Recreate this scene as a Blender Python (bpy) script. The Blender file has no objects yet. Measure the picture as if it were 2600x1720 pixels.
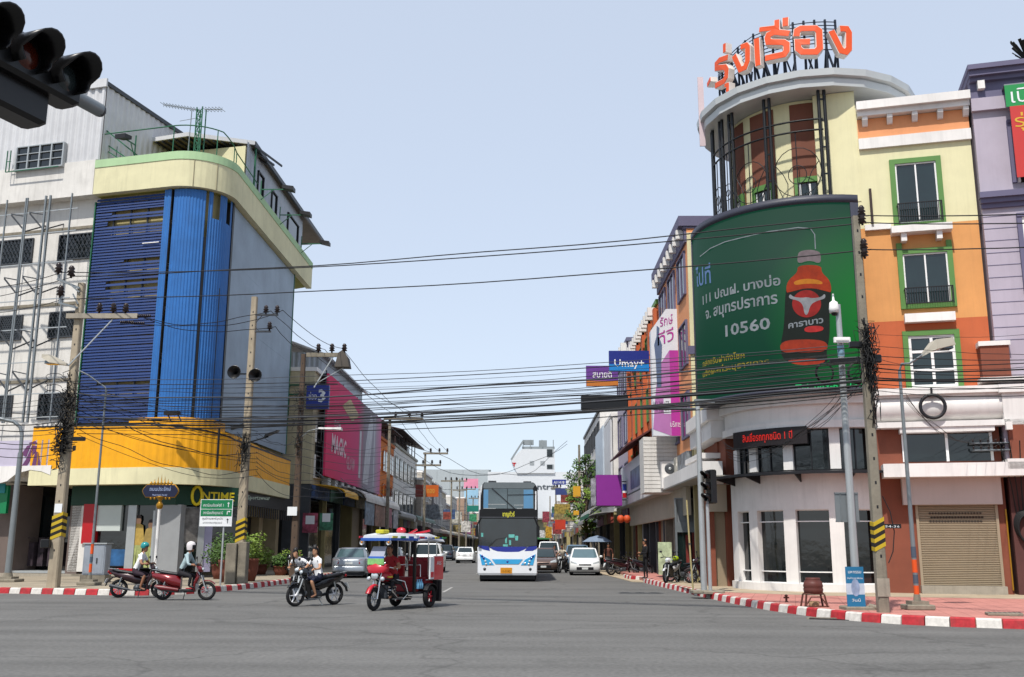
import bpy, math, random
from mathutils import Vector, Matrix
rnd = random.Random(7)
R_ = math.radians
scn = bpy.context.scene
COL = scn.collection
# ---------------------------------------------------------------- camera, sky, sun, exposure
CAM = Vector((0, 0, 1.6))
FPX, PCX, PCY = 2523.0, 1300.0, 860.0
_p, _y, _r = math.atan(527 / 2523), R_(.89), R_(.2)
_f = Vector((-math.sin(_y) * math.cos(_p), math.cos(_y) * math.cos(_p), math.sin(_p)))
_r0 = Vector((math.cos(_y), math.sin(_y), 0)); _u0 = _r0.cross(_f)
_rt = _r0 * math.cos(_r) + _u0 * math.sin(_r); _up = _u0 * math.cos(_r) - _r0 * math.sin(_r)
cd = bpy.data.cameras.new('camera'); cam = bpy.data.objects.new('camera', cd); COL.objects.link(cam)
cd.sensor_width = 36; cd.lens = 36 * FPX / 2600; cd.clip_end = 5000; cd.clip_start = .1
cam.matrix_world = Matrix.Translation(CAM) @ Matrix((_rt, _up, -_f)).transposed().to_4x4()
scn.camera = cam
SUN_EL, SUN_AZ = R_(58), R_(-158)            # azimuth from +Y clockwise: behind and a little to the left
sd = Vector((math.sin(SUN_AZ) * math.cos(SUN_EL), math.cos(SUN_AZ) * math.cos(SUN_EL), math.sin(SUN_EL)))
W = bpy.data.worlds.new('World'); scn.world = W; W.use_nodes = True
nt = W.node_tree; bg = nt.nodes['Background']
sky = nt.nodes.new('ShaderNodeTexSky'); sky.sky_type = 'NISHITA'; sky.sun_disc = False
sky.sun_elevation = SUN_EL; sky.sun_rotation = SUN_AZ; sky.air_density = 1.2; sky.dust_density = .3; sky.ozone_density = 3
hs = nt.nodes.new('ShaderNodeHueSaturation'); hs.inputs['Saturation'].default_value = .72
hz = nt.nodes.new('ShaderNodeMix'); hz.data_type = 'RGBA'; hz.inputs['Factor'].default_value = .7; hz.inputs['B'].default_value = (3.9, 4.42, 5.3, 1)   # humid haze over the whole sky
nt.links.new(sky.outputs[0], hs.inputs['Color']); nt.links.new(hs.outputs[0], hz.inputs['A']); nt.links.new(hz.outputs['Result'], bg.inputs['Color'])
bg.inputs['Strength'].default_value = .15
sl = bpy.data.lights.new('sun', 'SUN'); so = bpy.data.objects.new('sun', sl); COL.objects.link(so)
sl.energy = 4.3; sl.angle = R_(1.2); sl.color = (1, .955, .88)
so.rotation_euler = sd.to_track_quat('Z', 'Y').to_euler(); so.location = (0, 0, 60)
scn.view_settings.view_transform = 'Standard'; scn.view_settings.look = 'None'
scn.view_settings.exposure = .24; scn.view_settings.gamma = 1
scn.render.engine = 'CYCLES'; scn.cycles.max_bounces = 5; scn.cycles.diffuse_bounces = 3
scn.cycles.glossy_bounces = 2; scn.cycles.transmission_bounces = 3; scn.cycles.transparent_max_bounces = 6
scn.cycles.sample_clamp_indirect = 6
# ---------------------------------------------------------------- where measured points of the photograph stand in the world
def ray(x, y): return _f * FPX + _rt * (x - PCX) + _up * (PCY - y)
def at(x, y, Y):
    d = ray(x, y); return CAM + d * (Y / d.y)
def gr(x, y, z=0.0):
    d = ray(x, y); return CAM + d * ((z - CAM.z) / d.z)
def pl(x, y, o, n):
    d = ray(x, y); n = Vector(n); return CAM + d * (n.dot(Vector(o) - CAM) / n.dot(d))
def cyl_hit(x, y, c, r):                       # angle (radians) and height where a sight line meets an upright cylinder
    d = ray(x, y); ox, oy = CAM.x - c[0], CAM.y - c[1]
    a = d.x ** 2 + d.y ** 2; b = 2 * (ox * d.x + oy * d.y); q = b * b - 4 * a * (ox * ox + oy * oy - r * r)
    t = (-b - math.sqrt(max(q, 0))) / (2 * a); p = CAM + d * t
    return math.atan2(p.y - c[1], p.x - c[0]) % (2 * math.pi), p.z
def a1(x, y): return x / 2.7034, y / 2.7034
def a2(x, y): return x / 2.7034, 550 + y / 2.7034
def a3(x, y): return x / 2.7034, 1060 + y / 2.7034
def c1(x, y): return 1730 + x / 2.7034, y / 2.7034
def c2(x, y): return 1730 + x / 2.7034, 500 + y / 2.7034
def c3(x, y): return 1730 + x / 2.7034, 1060 + y / 2.7034
def dd(x, y): return x * 1.09705, y * 1.09705
class Fr:                                      # upright frame of a facade: x along it, y into the building, z up
    def __init__(s, ox, oy, deg):
        s.o = Vector((ox, oy, 0)); s.a = R_(deg); c, k = math.cos(s.a), math.sin(s.a)
        s.dx = Vector((c, k, 0)); s.dy = Vector((-k, c, 0))
    def px(s, x, y, t=0.0):
        p = pl(x, y, s.o - s.dy * t, s.dy) - s.o; return p.dot(s.dx), p.z
    def rect(s, p, q, t=0.0):                  # two opposite corners -> x0, x1, z0, z1
        a, b = s.px(*p, t), s.px(*q, t)
        return min(a[0], b[0]), max(a[0], b[0]), min(a[1], b[1]), max(a[1], b[1])
    def w(s, x, y, z=0): return s.o + s.dx * x + s.dy * y + Vector((0, 0, z))
    def l(s, p):
        q = Vector((p[0], p[1], 0)) - s.o; return q.dot(s.dx), q.dot(s.dy)
# ---------------------------------------------------------------- materials
def lin(h):
    if isinstance(h, tuple): return h
    return tuple((c / 12.92 if c <= .04045 else ((c + .055) / 1.055) ** 2.4) for c in (int(h[i:i + 2], 16) / 255 for i in (0, 2, 4)))
MATS = {}
def mat(name, col, rough=.7, metal=0, var=.1, scale=1.5, streak=0, bump=0, bscale=30, spec=.4, emit=0, k=.82, dirt='3a352e', coat=0):
    if name in MATS: return MATS[name]
    m = bpy.data.materials.new(name); MATS[name] = m; m.use_nodes = True
    t = m.node_tree; N = t.nodes; L = t.links; b = N['Principled BSDF']
    c = tuple(v * k for v in lin(col))
    b.inputs['Roughness'].default_value = rough; b.inputs['Metallic'].default_value = metal
    b.inputs['Specular IOR Level'].default_value = spec; b.inputs['Coat Weight'].default_value = coat
    b.inputs['Coat Roughness'].default_value = .06
    tc = N.new('ShaderNodeTexCoord'); out = None
    rgb = N.new('ShaderNodeRGB'); rgb.outputs[0].default_value = (*c, 1); out = rgb.outputs[0]
    if var:
        n = N.new('ShaderNodeTexNoise'); n.inputs['Scale'].default_value = scale; n.inputs['Detail'].default_value = 6; n.inputs['Roughness'].default_value = .65
        L.new(tc.outputs['Object'], n.inputs['Vector'])
        r = N.new('ShaderNodeMapRange'); r.inputs[1].default_value = .28; r.inputs[2].default_value = .72
        r.inputs[3].default_value = 1 - var * 1.3; r.inputs[4].default_value = 1 + var * .7; L.new(n.outputs['Fac'], r.inputs[0])
        h = N.new('ShaderNodeVectorMath'); h.operation = 'SCALE'; L.new(out, h.inputs[0]); L.new(r.outputs[0], h.inputs['Scale']); out = h.outputs[0]
    if streak:
        mp = N.new('ShaderNodeMapping'); mp.inputs['Scale'].default_value = (3.2, 3.2, .22); L.new(tc.outputs['Object'], mp.inputs['Vector'])
        n = N.new('ShaderNodeTexNoise'); n.inputs['Scale'].default_value = 1.6; n.inputs['Detail'].default_value = 8; n.inputs['Roughness'].default_value = .7
        L.new(mp.outputs[0], n.inputs['Vector'])
        r = N.new('ShaderNodeMapRange'); r.inputs[1].default_value = .5; r.inputs[2].default_value = .78; r.inputs[3].default_value = 0; r.inputs[4].default_value = streak
        L.new(n.outputs['Fac'], r.inputs[0])
        mx = N.new('ShaderNodeMix'); mx.data_type = 'RGBA'; L.new(r.outputs[0], mx.inputs['Factor']); L.new(out, mx.inputs['A'])
        mx.inputs['B'].default_value = (*lin(dirt), 1); out = mx.outputs['Result']
    L.new(out, b.inputs['Base Color'])
    if streak:
        n = N.new('ShaderNodeTexNoise'); n.inputs['Scale'].default_value = .28; n.inputs['Detail'].default_value = 3; L.new(tc.outputs['Object'], n.inputs['Vector'])
        r = N.new('ShaderNodeMapRange'); r.inputs[1].default_value = .3; r.inputs[2].default_value = .7; r.inputs[3].default_value = .88; r.inputs[4].default_value = 1.06; L.new(n.outputs['Fac'], r.inputs[0])
        h = N.new('ShaderNodeVectorMath'); h.operation = 'SCALE'; L.new(out, h.inputs[0]); L.new(r.outputs[0], h.inputs['Scale']); L.new(h.outputs[0], b.inputs['Base Color'])
    if bump:
        n = N.new('ShaderNodeTexNoise'); n.inputs['Scale'].default_value = bscale; n.inputs['Detail'].default_value = 4
        L.new(tc.outputs['Object'], n.inputs['Vector'])
        bm = N.new('ShaderNodeBump'); bm.inputs['Strength'].default_value = bump; bm.inputs['Distance'].default_value = .02
        L.new(n.outputs['Fac'], bm.inputs['Height']); L.new(bm.outputs[0], b.inputs['Normal'])
    if emit:
        b.inputs['Emission Strength'].default_value = emit; L.new(out, b.inputs['Emission Color'])
    return m
# ---------------------------------------------------------------- objects
def link(o, parent=None):
    COL.objects.link(o)
    if parent is not None: o.parent = parent
    return o
def tag(o, label=None, cat=None, group=None, kind=None):
    if label: o['label'] = label
    if cat: o['category'] = cat
    if group: o['group'] = group
    if kind: o['kind'] = kind
    return o
def thing(name, label, cat, loc=(0, 0, 0), rz=0.0, group=None):
    o = bpy.data.objects.new(name, None); o.empty_display_size = .3; link(o)
    o.location = loc; o.rotation_euler = (0, 0, rz)
    return tag(o, label, cat, group)
def struct(name, loc=(0, 0, 0), rz=0.0):
    o = bpy.data.objects.new(name, None); link(o); o.location = loc; o.rotation_euler = (0, 0, rz); o['kind'] = 'structure'; return o
def copy_tree(o, parent=None):
    c = o.copy(); COL.objects.link(c); c.parent = parent
    for ch in list(o.children): copy_tree(ch, c)
    return c
def place(o, loc, rz=0.0, label=None, group=None, sc=None):
    o.location = loc; o.rotation_euler = (0, 0, rz)
    if label: o['label'] = label
    if group: o['group'] = group
    if sc: o.scale = sc if isinstance(sc, tuple) else (sc,) * 3
    return o
class MB:
    def __init__(s): s.v = []; s.f = []; s.mi = []; s.sm = []
    def add(s, vs, fs, m=0, smooth=False):
        b = len(s.v); s.v += [tuple(v) for v in vs]
        for f in fs: s.f.append([i + b for i in f]); s.mi.append(m); s.sm.append(smooth)
        return s
    def box(s, x0, x1, y0, y1, z0, z1, m=0):
        return s.add([(x0, y0, z0), (x1, y0, z0), (x1, y1, z0), (x0, y1, z0), (x0, y0, z1), (x1, y0, z1), (x1, y1, z1), (x0, y1, z1)],
                     [(0, 3, 2, 1), (4, 5, 6, 7), (0, 1, 5, 4), (1, 2, 6, 5), (2, 3, 7, 6), (3, 0, 4, 7)], m)
    def bbox(s, x0, x1, y0, y1, z0, z1, b=.02, m=0, axis='z'):   # box with its long edges chamfered
        r = [(x0 + b, y0), (x1 - b, y0), (x1, y0 + b), (x1, y1 - b), (x1 - b, y1), (x0 + b, y1), (x0, y1 - b), (x0, y0 + b)]
        r2 = [(x0 + 2 * b, y0 + b), (x1 - 2 * b, y0 + b), (x1 - b, y0 + 2 * b), (x1 - b, y1 - 2 * b), (x1 - 2 * b, y1 - b), (x0 + 2 * b, y1 - b), (x0 + b, y1 - 2 * b), (x0 + b, y0 + 2 * b)]
        return s.loft([[(*p, z0) for p in r2], [(*p, z0 + b) for p in r], [(*p, z1 - b) for p in r], [(*p, z1) for p in r2]], m)
    def loft(s, rings, m=0, smooth=False, caps=True, closed=True):
        n = len(rings[0]); vs = [p for r in rings for p in r]; fs = []
        for i in range(len(rings) - 1):
            for j in range(n if closed else n - 1):
                k = (j + 1) % n; fs.append((i * n + j, i * n + k, (i + 1) * n + k, (i + 1) * n + j))
        s.add(vs, fs, m, smooth)
        if caps:
            s.add(rings[0], [tuple(reversed(range(n)))], m); s.add(rings[-1], [tuple(range(n))], m)
        return s
    def bar(s, p, q, w, h=None, m=0, up=(0, 0, 1)):
        p, q = Vector(p), Vector(q); d = (q - p).normalized(); h = h or w; up = Vector(up)
        if abs(d.dot(up)) > .98: up = Vector((0, 1, 0))
        a = d.cross(up).normalized() * w / 2; b = a.cross(d).normalized() * h / 2
        r = lambda c: [c - a - b, c + a - b, c + a + b, c - a + b]
        return s.loft([r(p), r(q)], m)
    def tube(s, pts, r, n=8, m=0, caps=True, smooth=True, closed=False):
        pts = [Vector(p) for p in pts]; rr = r if isinstance(r, (list, tuple)) else [r] * len(pts)
        rings = []; a = None; N = len(pts)
        for i, p in enumerate(pts):
            if closed: d = (pts[(i + 1) % N] - pts[i - 1])
            else: d = pts[min(i + 1, N - 1)] - pts[max(i - 1, 0)]
            d = d.normalized() if d.length > 1e-9 else Vector((0, 0, 1))
            if a is None: a = d.cross(Vector((0, 0, 1)) if abs(d.z) < .9 else Vector((0, 1, 0)))
            a = (a - d * a.dot(d)); a = a.normalized() if a.length > 1e-9 else d.orthogonal().normalized(); b = d.cross(a)
            rings.append([p + (a * math.cos(2 * math.pi * j / n) + b * math.sin(2 * math.pi * j / n)) * rr[i] for j in range(n)])
        if closed: rings.append(rings[0])
        return s.loft(rings, m, smooth, caps and not closed)
    def lathe(s, prof, c=(0, 0, 0), ax='z', n=16, m=0, smooth=True, a0=0.0, a1=2 * math.pi):   # profile of (radius, height)
        full = abs(a1 - a0 - 2 * math.pi) < 1e-6; k = n if full else n + 1; rings = []
        for r, h in prof:
            g = []
            for j in range(k):
                t = a0 + (a1 - a0) * j / n; x, y = r * math.cos(t), r * math.sin(t)
                g.append({'z': (c[0] + x, c[1] + y, c[2] + h), 'x': (c[0] + h, c[1] + x, c[2] + y), 'y': (c[0] + y, c[1] + h, c[2] + x)}[ax])
            rings.append(g)
        return s.loft(rings, m, smooth, False, full)
    def prism(s, poly, a, b, ax='y', m=0):        # polygon in the plane across ax, carried from a to b
        f = {'y': lambda p, t: (p[0], t, p[1]), 'z': lambda p, t: (p[0], p[1], t), 'x': lambda p, t: (t, p[0], p[1])}[ax]
        return s.loft([[f(p, a) for p in poly], [f(p, b) for p in poly]], m)
    def ball(s, c, r, m=0, n=10, sc=(1, 1, 1)):
        rings = []
        for i in range(n // 2 + 1):
            t = math.pi * i / (n // 2); q = max(math.sin(t), .02)
            rings.append([(c[0] + r * sc[0] * q * math.cos(2 * math.pi * j / n), c[1] + r * sc[1] * q * math.sin(2 * math.pi * j / n), c[2] - r * sc[2] * math.cos(t)) for j in range(n)])
        return s.loft(rings, m, True)
    def band(s, path, z0, z1, t0, t1, m=0, closed=False, smooth=False):   # wall along a plan path; offset t0 (inner) to t1 (outer), outward = right of the path
        z0 = z0 if callable(z0) else (lambda k, v=z0: v); z1 = z1 if callable(z1) else (lambda k, v=z1: v)
        P = [Vector((*p[:2], 0)) for p in path]; N = len(P); rings = []
        for i, p in enumerate(P):
            a = P[max(i - 1, 0)]; b = P[min(i + 1, N - 1)]
            d1 = (p - a).normalized() if i else (b - p).normalized(); d2 = (b - p).normalized() if i < N - 1 else d1
            n1 = Vector((d1.y, -d1.x, 0)); n2 = Vector((d2.y, -d2.x, 0)); nn = (n1 + n2).normalized(); nn = nn / max(nn.dot(n1), .3)
            k = i / (N - 1); o, q = p + nn * t1, p + nn * t0
            rings.append([(o.x, o.y, z0(k)), (o.x, o.y, z1(k)), (q.x, q.y, z1(k)), (q.x, q.y, z0(k))])
        return s.loft(rings, m, smooth)
    def done(s, name, mats, parent=None, label=None, loc=None):
        me = bpy.data.meshes.new(name); me.from_pydata(s.v, [], s.f)
        for m_ in (mats if isinstance(mats, (list, tuple)) else [mats]): me.materials.append(m_)
        me.polygons.foreach_set('material_index', s.mi); me.polygons.foreach_set('use_smooth', s.sm); me.update()
        o = bpy.data.objects.new(name, me); link(o, parent)
        if label: o['label'] = label
        if loc: o.location = loc
        return o
def part(name, mats, parent, fn, label=None):
    b = MB(); fn(b); return b.done(name, mats, parent, label)
def boxp(name, m, parent, *a, label=None): return MB().box(*a).done(name, m, parent, label)
def fillet(p0, c, p1, r, n=10):
    p0, c, p1 = Vector(p0), Vector(c), Vector(p1); a = (p0 - c).normalized(); b = (p1 - c).normalized()
    th = a.angle(b); tl = r / math.tan(th / 2); bis = (a + b).normalized(); o = c + bis * (r / math.sin(th / 2))
    s, e = c + a * tl - o, c + b * tl - o; sa = math.atan2(s.y, s.x); ea = math.atan2(e.y, e.x); d = (ea - sa + math.pi) % (2 * math.pi) - math.pi
    return [tuple(p0)] + [(o.x + r * math.cos(sa + d * i / n), o.y + r * math.sin(sa + d * i / n)) for i in range(n + 1)] + [tuple(p1)]
def resample(path, step):
    P = [Vector(p[:2]) for p in path]; out = [P[0].copy()]; acc = 0
    for a, b in zip(P, P[1:]):
        L = (b - a).length; t = step - acc
        while t <= L: out.append(a.lerp(b, t / L)); t += step
        acc = L - (t - step)
    if (out[-1] - P[-1]).length > 1e-4: out.append(P[-1].copy())
    return out
def corr(b, path, z0, z1, t=0.0, pitch=.2, d=.03, m=0):     # ribbed sheet metal along a plan path
    z0 = z0 if callable(z0) else (lambda k, v=z0: v); z1 = z1 if callable(z1) else (lambda k, v=z1: v)
    P = resample(path, pitch / 4); N = len(P); ring = []
    for i, p in enumerate(P):
        a, c = P[max(i - 1, 0)], P[min(i + 1, N - 1)]; dr = (c - a).normalized(); n = Vector((dr.y, -dr.x))
        o = p + n * (t + (d if i % 4 < 2 else 0)); k = i / (N - 1); ring.append(((o.x, o.y, z0(k)), (o.x, o.y, z1(k))))
    vs = [q for r in ring for q in r]; fs = [(2 * i, 2 * i + 2, 2 * i + 3, 2 * i + 1) for i in range(N - 1)]
    b.add(vs, fs, m); return b
FONTC = {}
def text_geo(body, h, bold=0.0, depth=.01, res=1, width=None):  # flat lettering as mesh data, baseline at 0, centred on x, in x-z, front to -y
    c = bpy.data.curves.new('t', 'FONT'); c.body = body; c.size = 1; c.resolution_u = res; c.offset = bold; c.extrude = 0
    o = bpy.data.objects.new('t', c); COL.objects.link(o)
    dg = bpy.context.evaluated_depsgraph_get(); me = bpy.data.meshes.new_from_object(o.evaluated_get(dg))
    bpy.data.objects.remove(o); bpy.data.curves.remove(c)
    vs = [v.co.copy() for v in me.vertices]; fs = [tuple(p.vertices) for p in me.polygons]; bpy.data.meshes.remove(me)
    if not vs: return [], []
    x0, x1 = min(v.x for v in vs), max(v.x for v in vs); k = h / .7; kx = width / (x1 - x0) if width else k
    vs = [((v.x - (x0 + x1) / 2) * kx, -depth, v.y * k) for v in vs]
    return vs, fs
def text(body, h, m, parent, loc=(0, 0, 0), rz=0.0, bold=.0, width=None, name='lettering', fn=None, res=1, tilt=0.0):
    vs, fs = text_geo(body, h, bold, 0, res, width)
    if tilt: vs = [(x, y, z + x * tilt) for x, y, z in vs]
    if fn: vs = [fn(v) for v in vs]
    b = MB().add(vs, fs); o = b.done(name, m, parent); o.location = loc; o.rotation_euler = (0, 0, rz); return o
# ---------------------------------------------------------------- the palette
white = mat('white_paint', 'f0ece8', .6, var=.07, streak=.17)
white_c = mat('white_clean', 'f4f2f0', .5, var=.03)
white_d = mat('white_weathered', 'e6e2dc', .8, var=.1, streak=.32, bump=.2)
cream = mat('cream_wall', 'e6dfb6', .8, var=.07, streak=.2, bump=.1)
green_p = mat('pale_green_paint', 'b4d4a4', .8, var=.06, streak=.1)
yellow = mat('yellow_cladding', 'f8ae06', .5, var=.09, streak=.16)
tan = mat('tan_plaster', 'b5a878', .9, var=.12, streak=.3)
lblue = mat('blue_cladding', '2e70b8', .5, var=.12, streak=.16)
dblue = mat('louvre_blue', '16356e', .5, var=.1)
black = mat('black_metal', '15151a', .5, var=.1)
black_p = mat('black_plastic', '121214', .35, var=.05)
steel = mat('galvanised_steel', '8d9396', .45, .5, var=.12)
steel_l = mat('light_steel', 'b6babb', .4, .4, var=.08)
dsteel = mat('dark_steel', '4a4d52', .5, .3, var=.15)
chrome = mat('chrome', 'd8d8d8', .12, 1, var=0)
conc = mat('concrete', 'a89f90', .9, var=.16, scale=2.5, streak=.35, bump=.3)
conc_l = mat('pole_concrete', 'b0a28c', .9, var=.15, scale=3, streak=.35, bump=.3)
conc_o = mat('old_pole_concrete', '8f8778', .95, var=.2, scale=3, streak=.5, bump=.4)
brown = mat('brown_wall', '8a4c38', .8, var=.1, streak=.2)
rust_o = mat('rust_orange_wall', 'c8663c', .8, var=.07, streak=.14)
orange = mat('orange_wall', 'e2a060', .8, var=.07, streak=.13)
peach = mat('peach_wall', 'f2a470', .8, var=.05, streak=.08)
pyellow = mat('pale_yellow_wall', 'ebe4b8', .8, var=.05, streak=.12)
greent = mat('green_trim', '5c8a44', .6, var=.08)
purple_l = mat('lilac_wall', 'b8aebc', .8, var=.05, streak=.1)
purple_d = mat('purple_grey_trim', '686480', .7, var=.06)
shutter_m = mat('shutter_metal', 'a89880', .5, .2, var=.06)
rubber = mat('rubber', '17171a', .85, var=.1)
glass_d = mat('dark_glass', '10181a', .06, var=.5, scale=.8, spec=.8, k=.8, bump=.25, bscale=1.3)
glass_g = mat('greenish_glass', '1c2c2c', .08, var=.4, scale=.6, spec=.8, k=.8, bump=.25, bscale=1.3)
glass_s = mat('silver_window_glass', '5a666c', .08, .3, var=.2, scale=.5, spec=.8)
dark_in = mat('dark_interior', '1b1917', .9, var=.5, scale=1.2)  # near-black: the shade inside the open shops is put into the colour
insul = mat('insulator_brown', '2a1c1a', .3, var=.05)
signw = mat('sign_white', 'eef0f2', .45, var=.02)
signg = mat('sign_green', '0a7a4a', .45, var=.04)
signb = mat('sign_blue', '2a3c94', .45, var=.05)
red = mat('red_paint', 'b4141c', .4, var=.05)
gold = mat('gold_paint', 'b08020', .35, .5, var=.1)
orange_p = mat('safety_orange', 'e85818', .6, var=.15)
ybl = mat('hazard_yellow', 'c8a820', .7, var=.15)
bkp = mat('hazard_black', '201c18', .8, var=.15)
dgreen = mat('shop_sign_green', '0c3a2a', .6, var=.08)
greenst = mat('green_steel', '2a6a4c', .5, .1, var=.15)
cable_m = mat('cable_black', '121214', .6, var=0)
cable_g = mat('cable_grey', '3a3c42', .6, var=0)
corrg = mat('grey_corrugated_metal', 'b4bac2', .5, .2, var=.1, streak=.2)
corrw = mat('white_corrugated_metal', 'd8d8da', .55, .1, var=.08, streak=.15)
leafm = mat('leaf_green', '41601f', .6, var=.35, scale=3, k=.9)
leafy = mat('leaf_light_green', '70882c', .6, var=.3, scale=3, k=.9)
bark = mat('bark', '5c4c3c', .95, var=.25, scale=5, bump=.4)
terra = mat('terracotta', '7c4636', .85, var=.15)
# ================================================================ ground, road, pavements, kerbs
U = Vector((.9677, -.2521, 0)); V_ = Vector((.2521, .9677, 0))
gm = mat('earth_ground', '9a8f80', .95, var=.2, scale=.3)
MB().add([(-1500, -300, -.004), (1500, -300, -.004), (1500, 3000, -.004), (-1500, 3000, -.004)], [(0, 1, 2, 3)]).done('ground', gm)['kind'] = 'structure'
def asphalt():
    m = mat('asphalt', '696866', .88, var=.10, scale=.35, bump=.5, bscale=120, spec=.3, k=.92)
    t = m.node_tree; N = t.nodes; L = t.links; b = N['Principled BSDF']; src = b.inputs['Base Color'].links[0].from_socket
    tc = N.new('ShaderNodeTexCoord')
    fine = N.new('ShaderNodeTexNoise'); fine.inputs['Scale'].default_value = 14; fine.inputs['Detail'].default_value = 8; L.new(tc.outputs['Object'], fine.inputs['Vector'])
    mp = N.new('ShaderNodeMapping'); mp.inputs['Scale'].default_value = (.06, .9, 1); mp.inputs['Rotation'].default_value = (0, 0, R_(14.6)); L.new(tc.outputs['Object'], mp.inputs['Vector'])
    tr = N.new('ShaderNodeTexNoise'); tr.inputs['Scale'].default_value = 1; tr.inputs['Detail'].default_value = 5; L.new(mp.outputs[0], tr.inputs['Vector'])
    vo = N.new('ShaderNodeTexVoronoi'); vo.feature = 'DISTANCE_TO_EDGE'; vo.inputs['Scale'].default_value = .16
    ds = N.new('ShaderNodeTexNoise'); ds.inputs['Scale'].default_value = .8; ds.inputs['Detail'].default_value = 6; L.new(tc.outputs['Object'], ds.inputs['Vector'])
    ad = N.new('ShaderNodeVectorMath'); ad.operation = 'MULTIPLY_ADD'; ad.inputs[1].default_value = (1.8, 1.8, 0); L.new(ds.outputs['Color'], ad.inputs[0]); L.new(tc.outputs['Object'], ad.inputs[2]); L.new(ad.outputs[0], vo.inputs['Vector'])
    ck = N.new('ShaderNodeMapRange'); ck.inputs[1].default_value = 0; ck.inputs[2].default_value = .01; ck.inputs[3].default_value = .74; ck.inputs[4].default_value = 1; L.new(vo.outputs['Distance'], ck.inputs[0])
    r1 = N.new('ShaderNodeMapRange'); r1.inputs[1].default_value = .3; r1.inputs[2].default_value = .7; r1.inputs[3].default_value = .8; r1.inputs[4].default_value = 1.2; L.new(fine.outputs['Fac'], r1.inputs[0])
    r2 = N.new('ShaderNodeMapRange'); r2.inputs[1].default_value = .3; r2.inputs[2].default_value = .7; r2.inputs[3].default_value = .8; r2.inputs[4].default_value = 1.14; L.new(tr.outputs['Fac'], r2.inputs[0])
    mu = N.new('ShaderNodeMath'); mu.operation = 'MULTIPLY'; L.new(r1.outputs[0], mu.inputs[0]); L.new(r2.outputs[0], mu.inputs[1])
    m2 = N.new('ShaderNodeMath'); m2.operation = 'MULTIPLY'; L.new(mu.outputs[0], m2.inputs[0]); L.new(ck.outputs[0], m2.inputs[1])
    so_ = N.new('ShaderNodeTexNoise'); so_.inputs['Scale'].default_value = .55; so_.inputs['Detail'].default_value = 9; so_.inputs['Roughness'].default_value = .75; so_.inputs['Distortion'].default_value = .6; L.new(tc.outputs['Object'], so_.inputs['Vector'])
    r3 = N.new('ShaderNodeMapRange'); r3.inputs[1].default_value = .56; r3.inputs[2].default_value = .72; r3.inputs[3].default_value = 1; r3.inputs[4].default_value = .72; L.new(so_.outputs['Fac'], r3.inputs[0])
    m3 = N.new('ShaderNodeMath'); m3.operation = 'MULTIPLY'; L.new(m2.outputs[0], m3.inputs[0]); L.new(r3.outputs[0], m3.inputs[1]); m2 = m3
    sc = N.new('ShaderNodeVectorMath'); sc.operation = 'SCALE'; L.new(src, sc.inputs[0]); L.new(m2.outputs[0], sc.inputs['Scale']); L.new(sc.outputs[0], b.inputs['Base Color'])
    return m
asph = asphalt()
MB().add([(-120, -40, 0), (120, -40, 0), (120, 70, 0), (-120, 70, 0)], [(0, 1, 2, 3)]).add([(-10.6, 70, 0), (6.5, 70, 0), (6.5, 420, 0), (-10.6, 420, 0)], [(0, 1, 2, 3)]).done('road', asph)['kind'] = 'structure'
# faded centre line of the street and a stop line
mk = mat('faded_road_paint', 'aaa8a4', .85, var=.2, scale=4)
b = MB()
for y0 in range(30, 200, 6):
    if 40 < y0 < 60: continue
    b.add([(-3.0, y0, .004), (-2.9, y0, .004), (-2.9, y0 + 4.2, .004), (-3.0, y0 + 4.2, .004)], [(0, 1, 2, 3)])
b.done('road_marking', mk)['kind'] = 'structure'
KL = [(-65.9, 46.5), (-17.56, 33.95), (-14.2, 33.05), (-12.9, 32.8), (-12.0, 33.0), (-11.3, 33.8), (-10.9, 35.2), (-10.55, 37.2), (-10.35, 40), (-10.28, 44), (-10.3, 60), (-10.3, 420)]
KR = [(5.3, 46.6), (5.45, 42), (5.6, 38), (5.75, 33), (5.95, 29.5), (6.25, 26.6), (6.75, 24.2), (7.3, 22.9), (8.05, 21.9), (8.9, 21.35), (10.0, 20.9), (25, 17.0), (60, 7.9)]
pav_l = mat('pavement_concrete_left', 'a89c88', .95, var=.2, scale=1.2, bump=.3)
pav_r = mat('pavement_red_paving', 'c8877c', .92, var=.16, scale=1.6, bump=.4)
apron = mat('sandy_concrete', 'b6a58c', .95, var=.18, scale=.8, bump=.3)
PZ = .17
def tile_mat(m, sx, c2):
    t = m.node_tree; N = t.nodes; L = t.links; b = N['Principled BSDF']; src = b.inputs['Base Color'].links[0].from_socket
    tc = N.new('ShaderNodeTexCoord'); mp = N.new('ShaderNodeMapping'); mp.inputs['Rotation'].default_value = (0, 0, R_(14.6)); L.new(tc.outputs['Object'], mp.inputs['Vector'])
    br = N.new('ShaderNodeTexBrick'); br.inputs['Scale'].default_value = 1; br.inputs['Brick Width'].default_value = sx; br.inputs['Row Height'].default_value = sx; br.offset = 0
    br.inputs['Mortar Size'].default_value = .012; br.inputs['Color1'].default_value = (1, 1, 1, 1); br.inputs['Color2'].default_value = (.86, .86, .86, 1); br.inputs['Mortar'].default_value = (.6, .58, .55, 1)
    L.new(mp.outputs[0], br.inputs['Vector'])
    mx = N.new('ShaderNodeMix'); mx.data_type = 'RGBA'; mx.blend_type = 'MULTIPLY'; mx.inputs['Factor'].default_value = .8; L.new(src, mx.inputs['A']); L.new(br.outputs['Color'], mx.inputs['B'])
    L.new(mx.outputs['Result'], b.inputs['Base Color'])
tile_mat(pav_r, .4, 0); tile_mat(pav_l, .5, 0)
def slab(name, poly, z, m):
    b = MB(); b.prism(poly, -.02, z, 'z'); o = b.done(name, m); o['kind'] = 'structure'; return o
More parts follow.
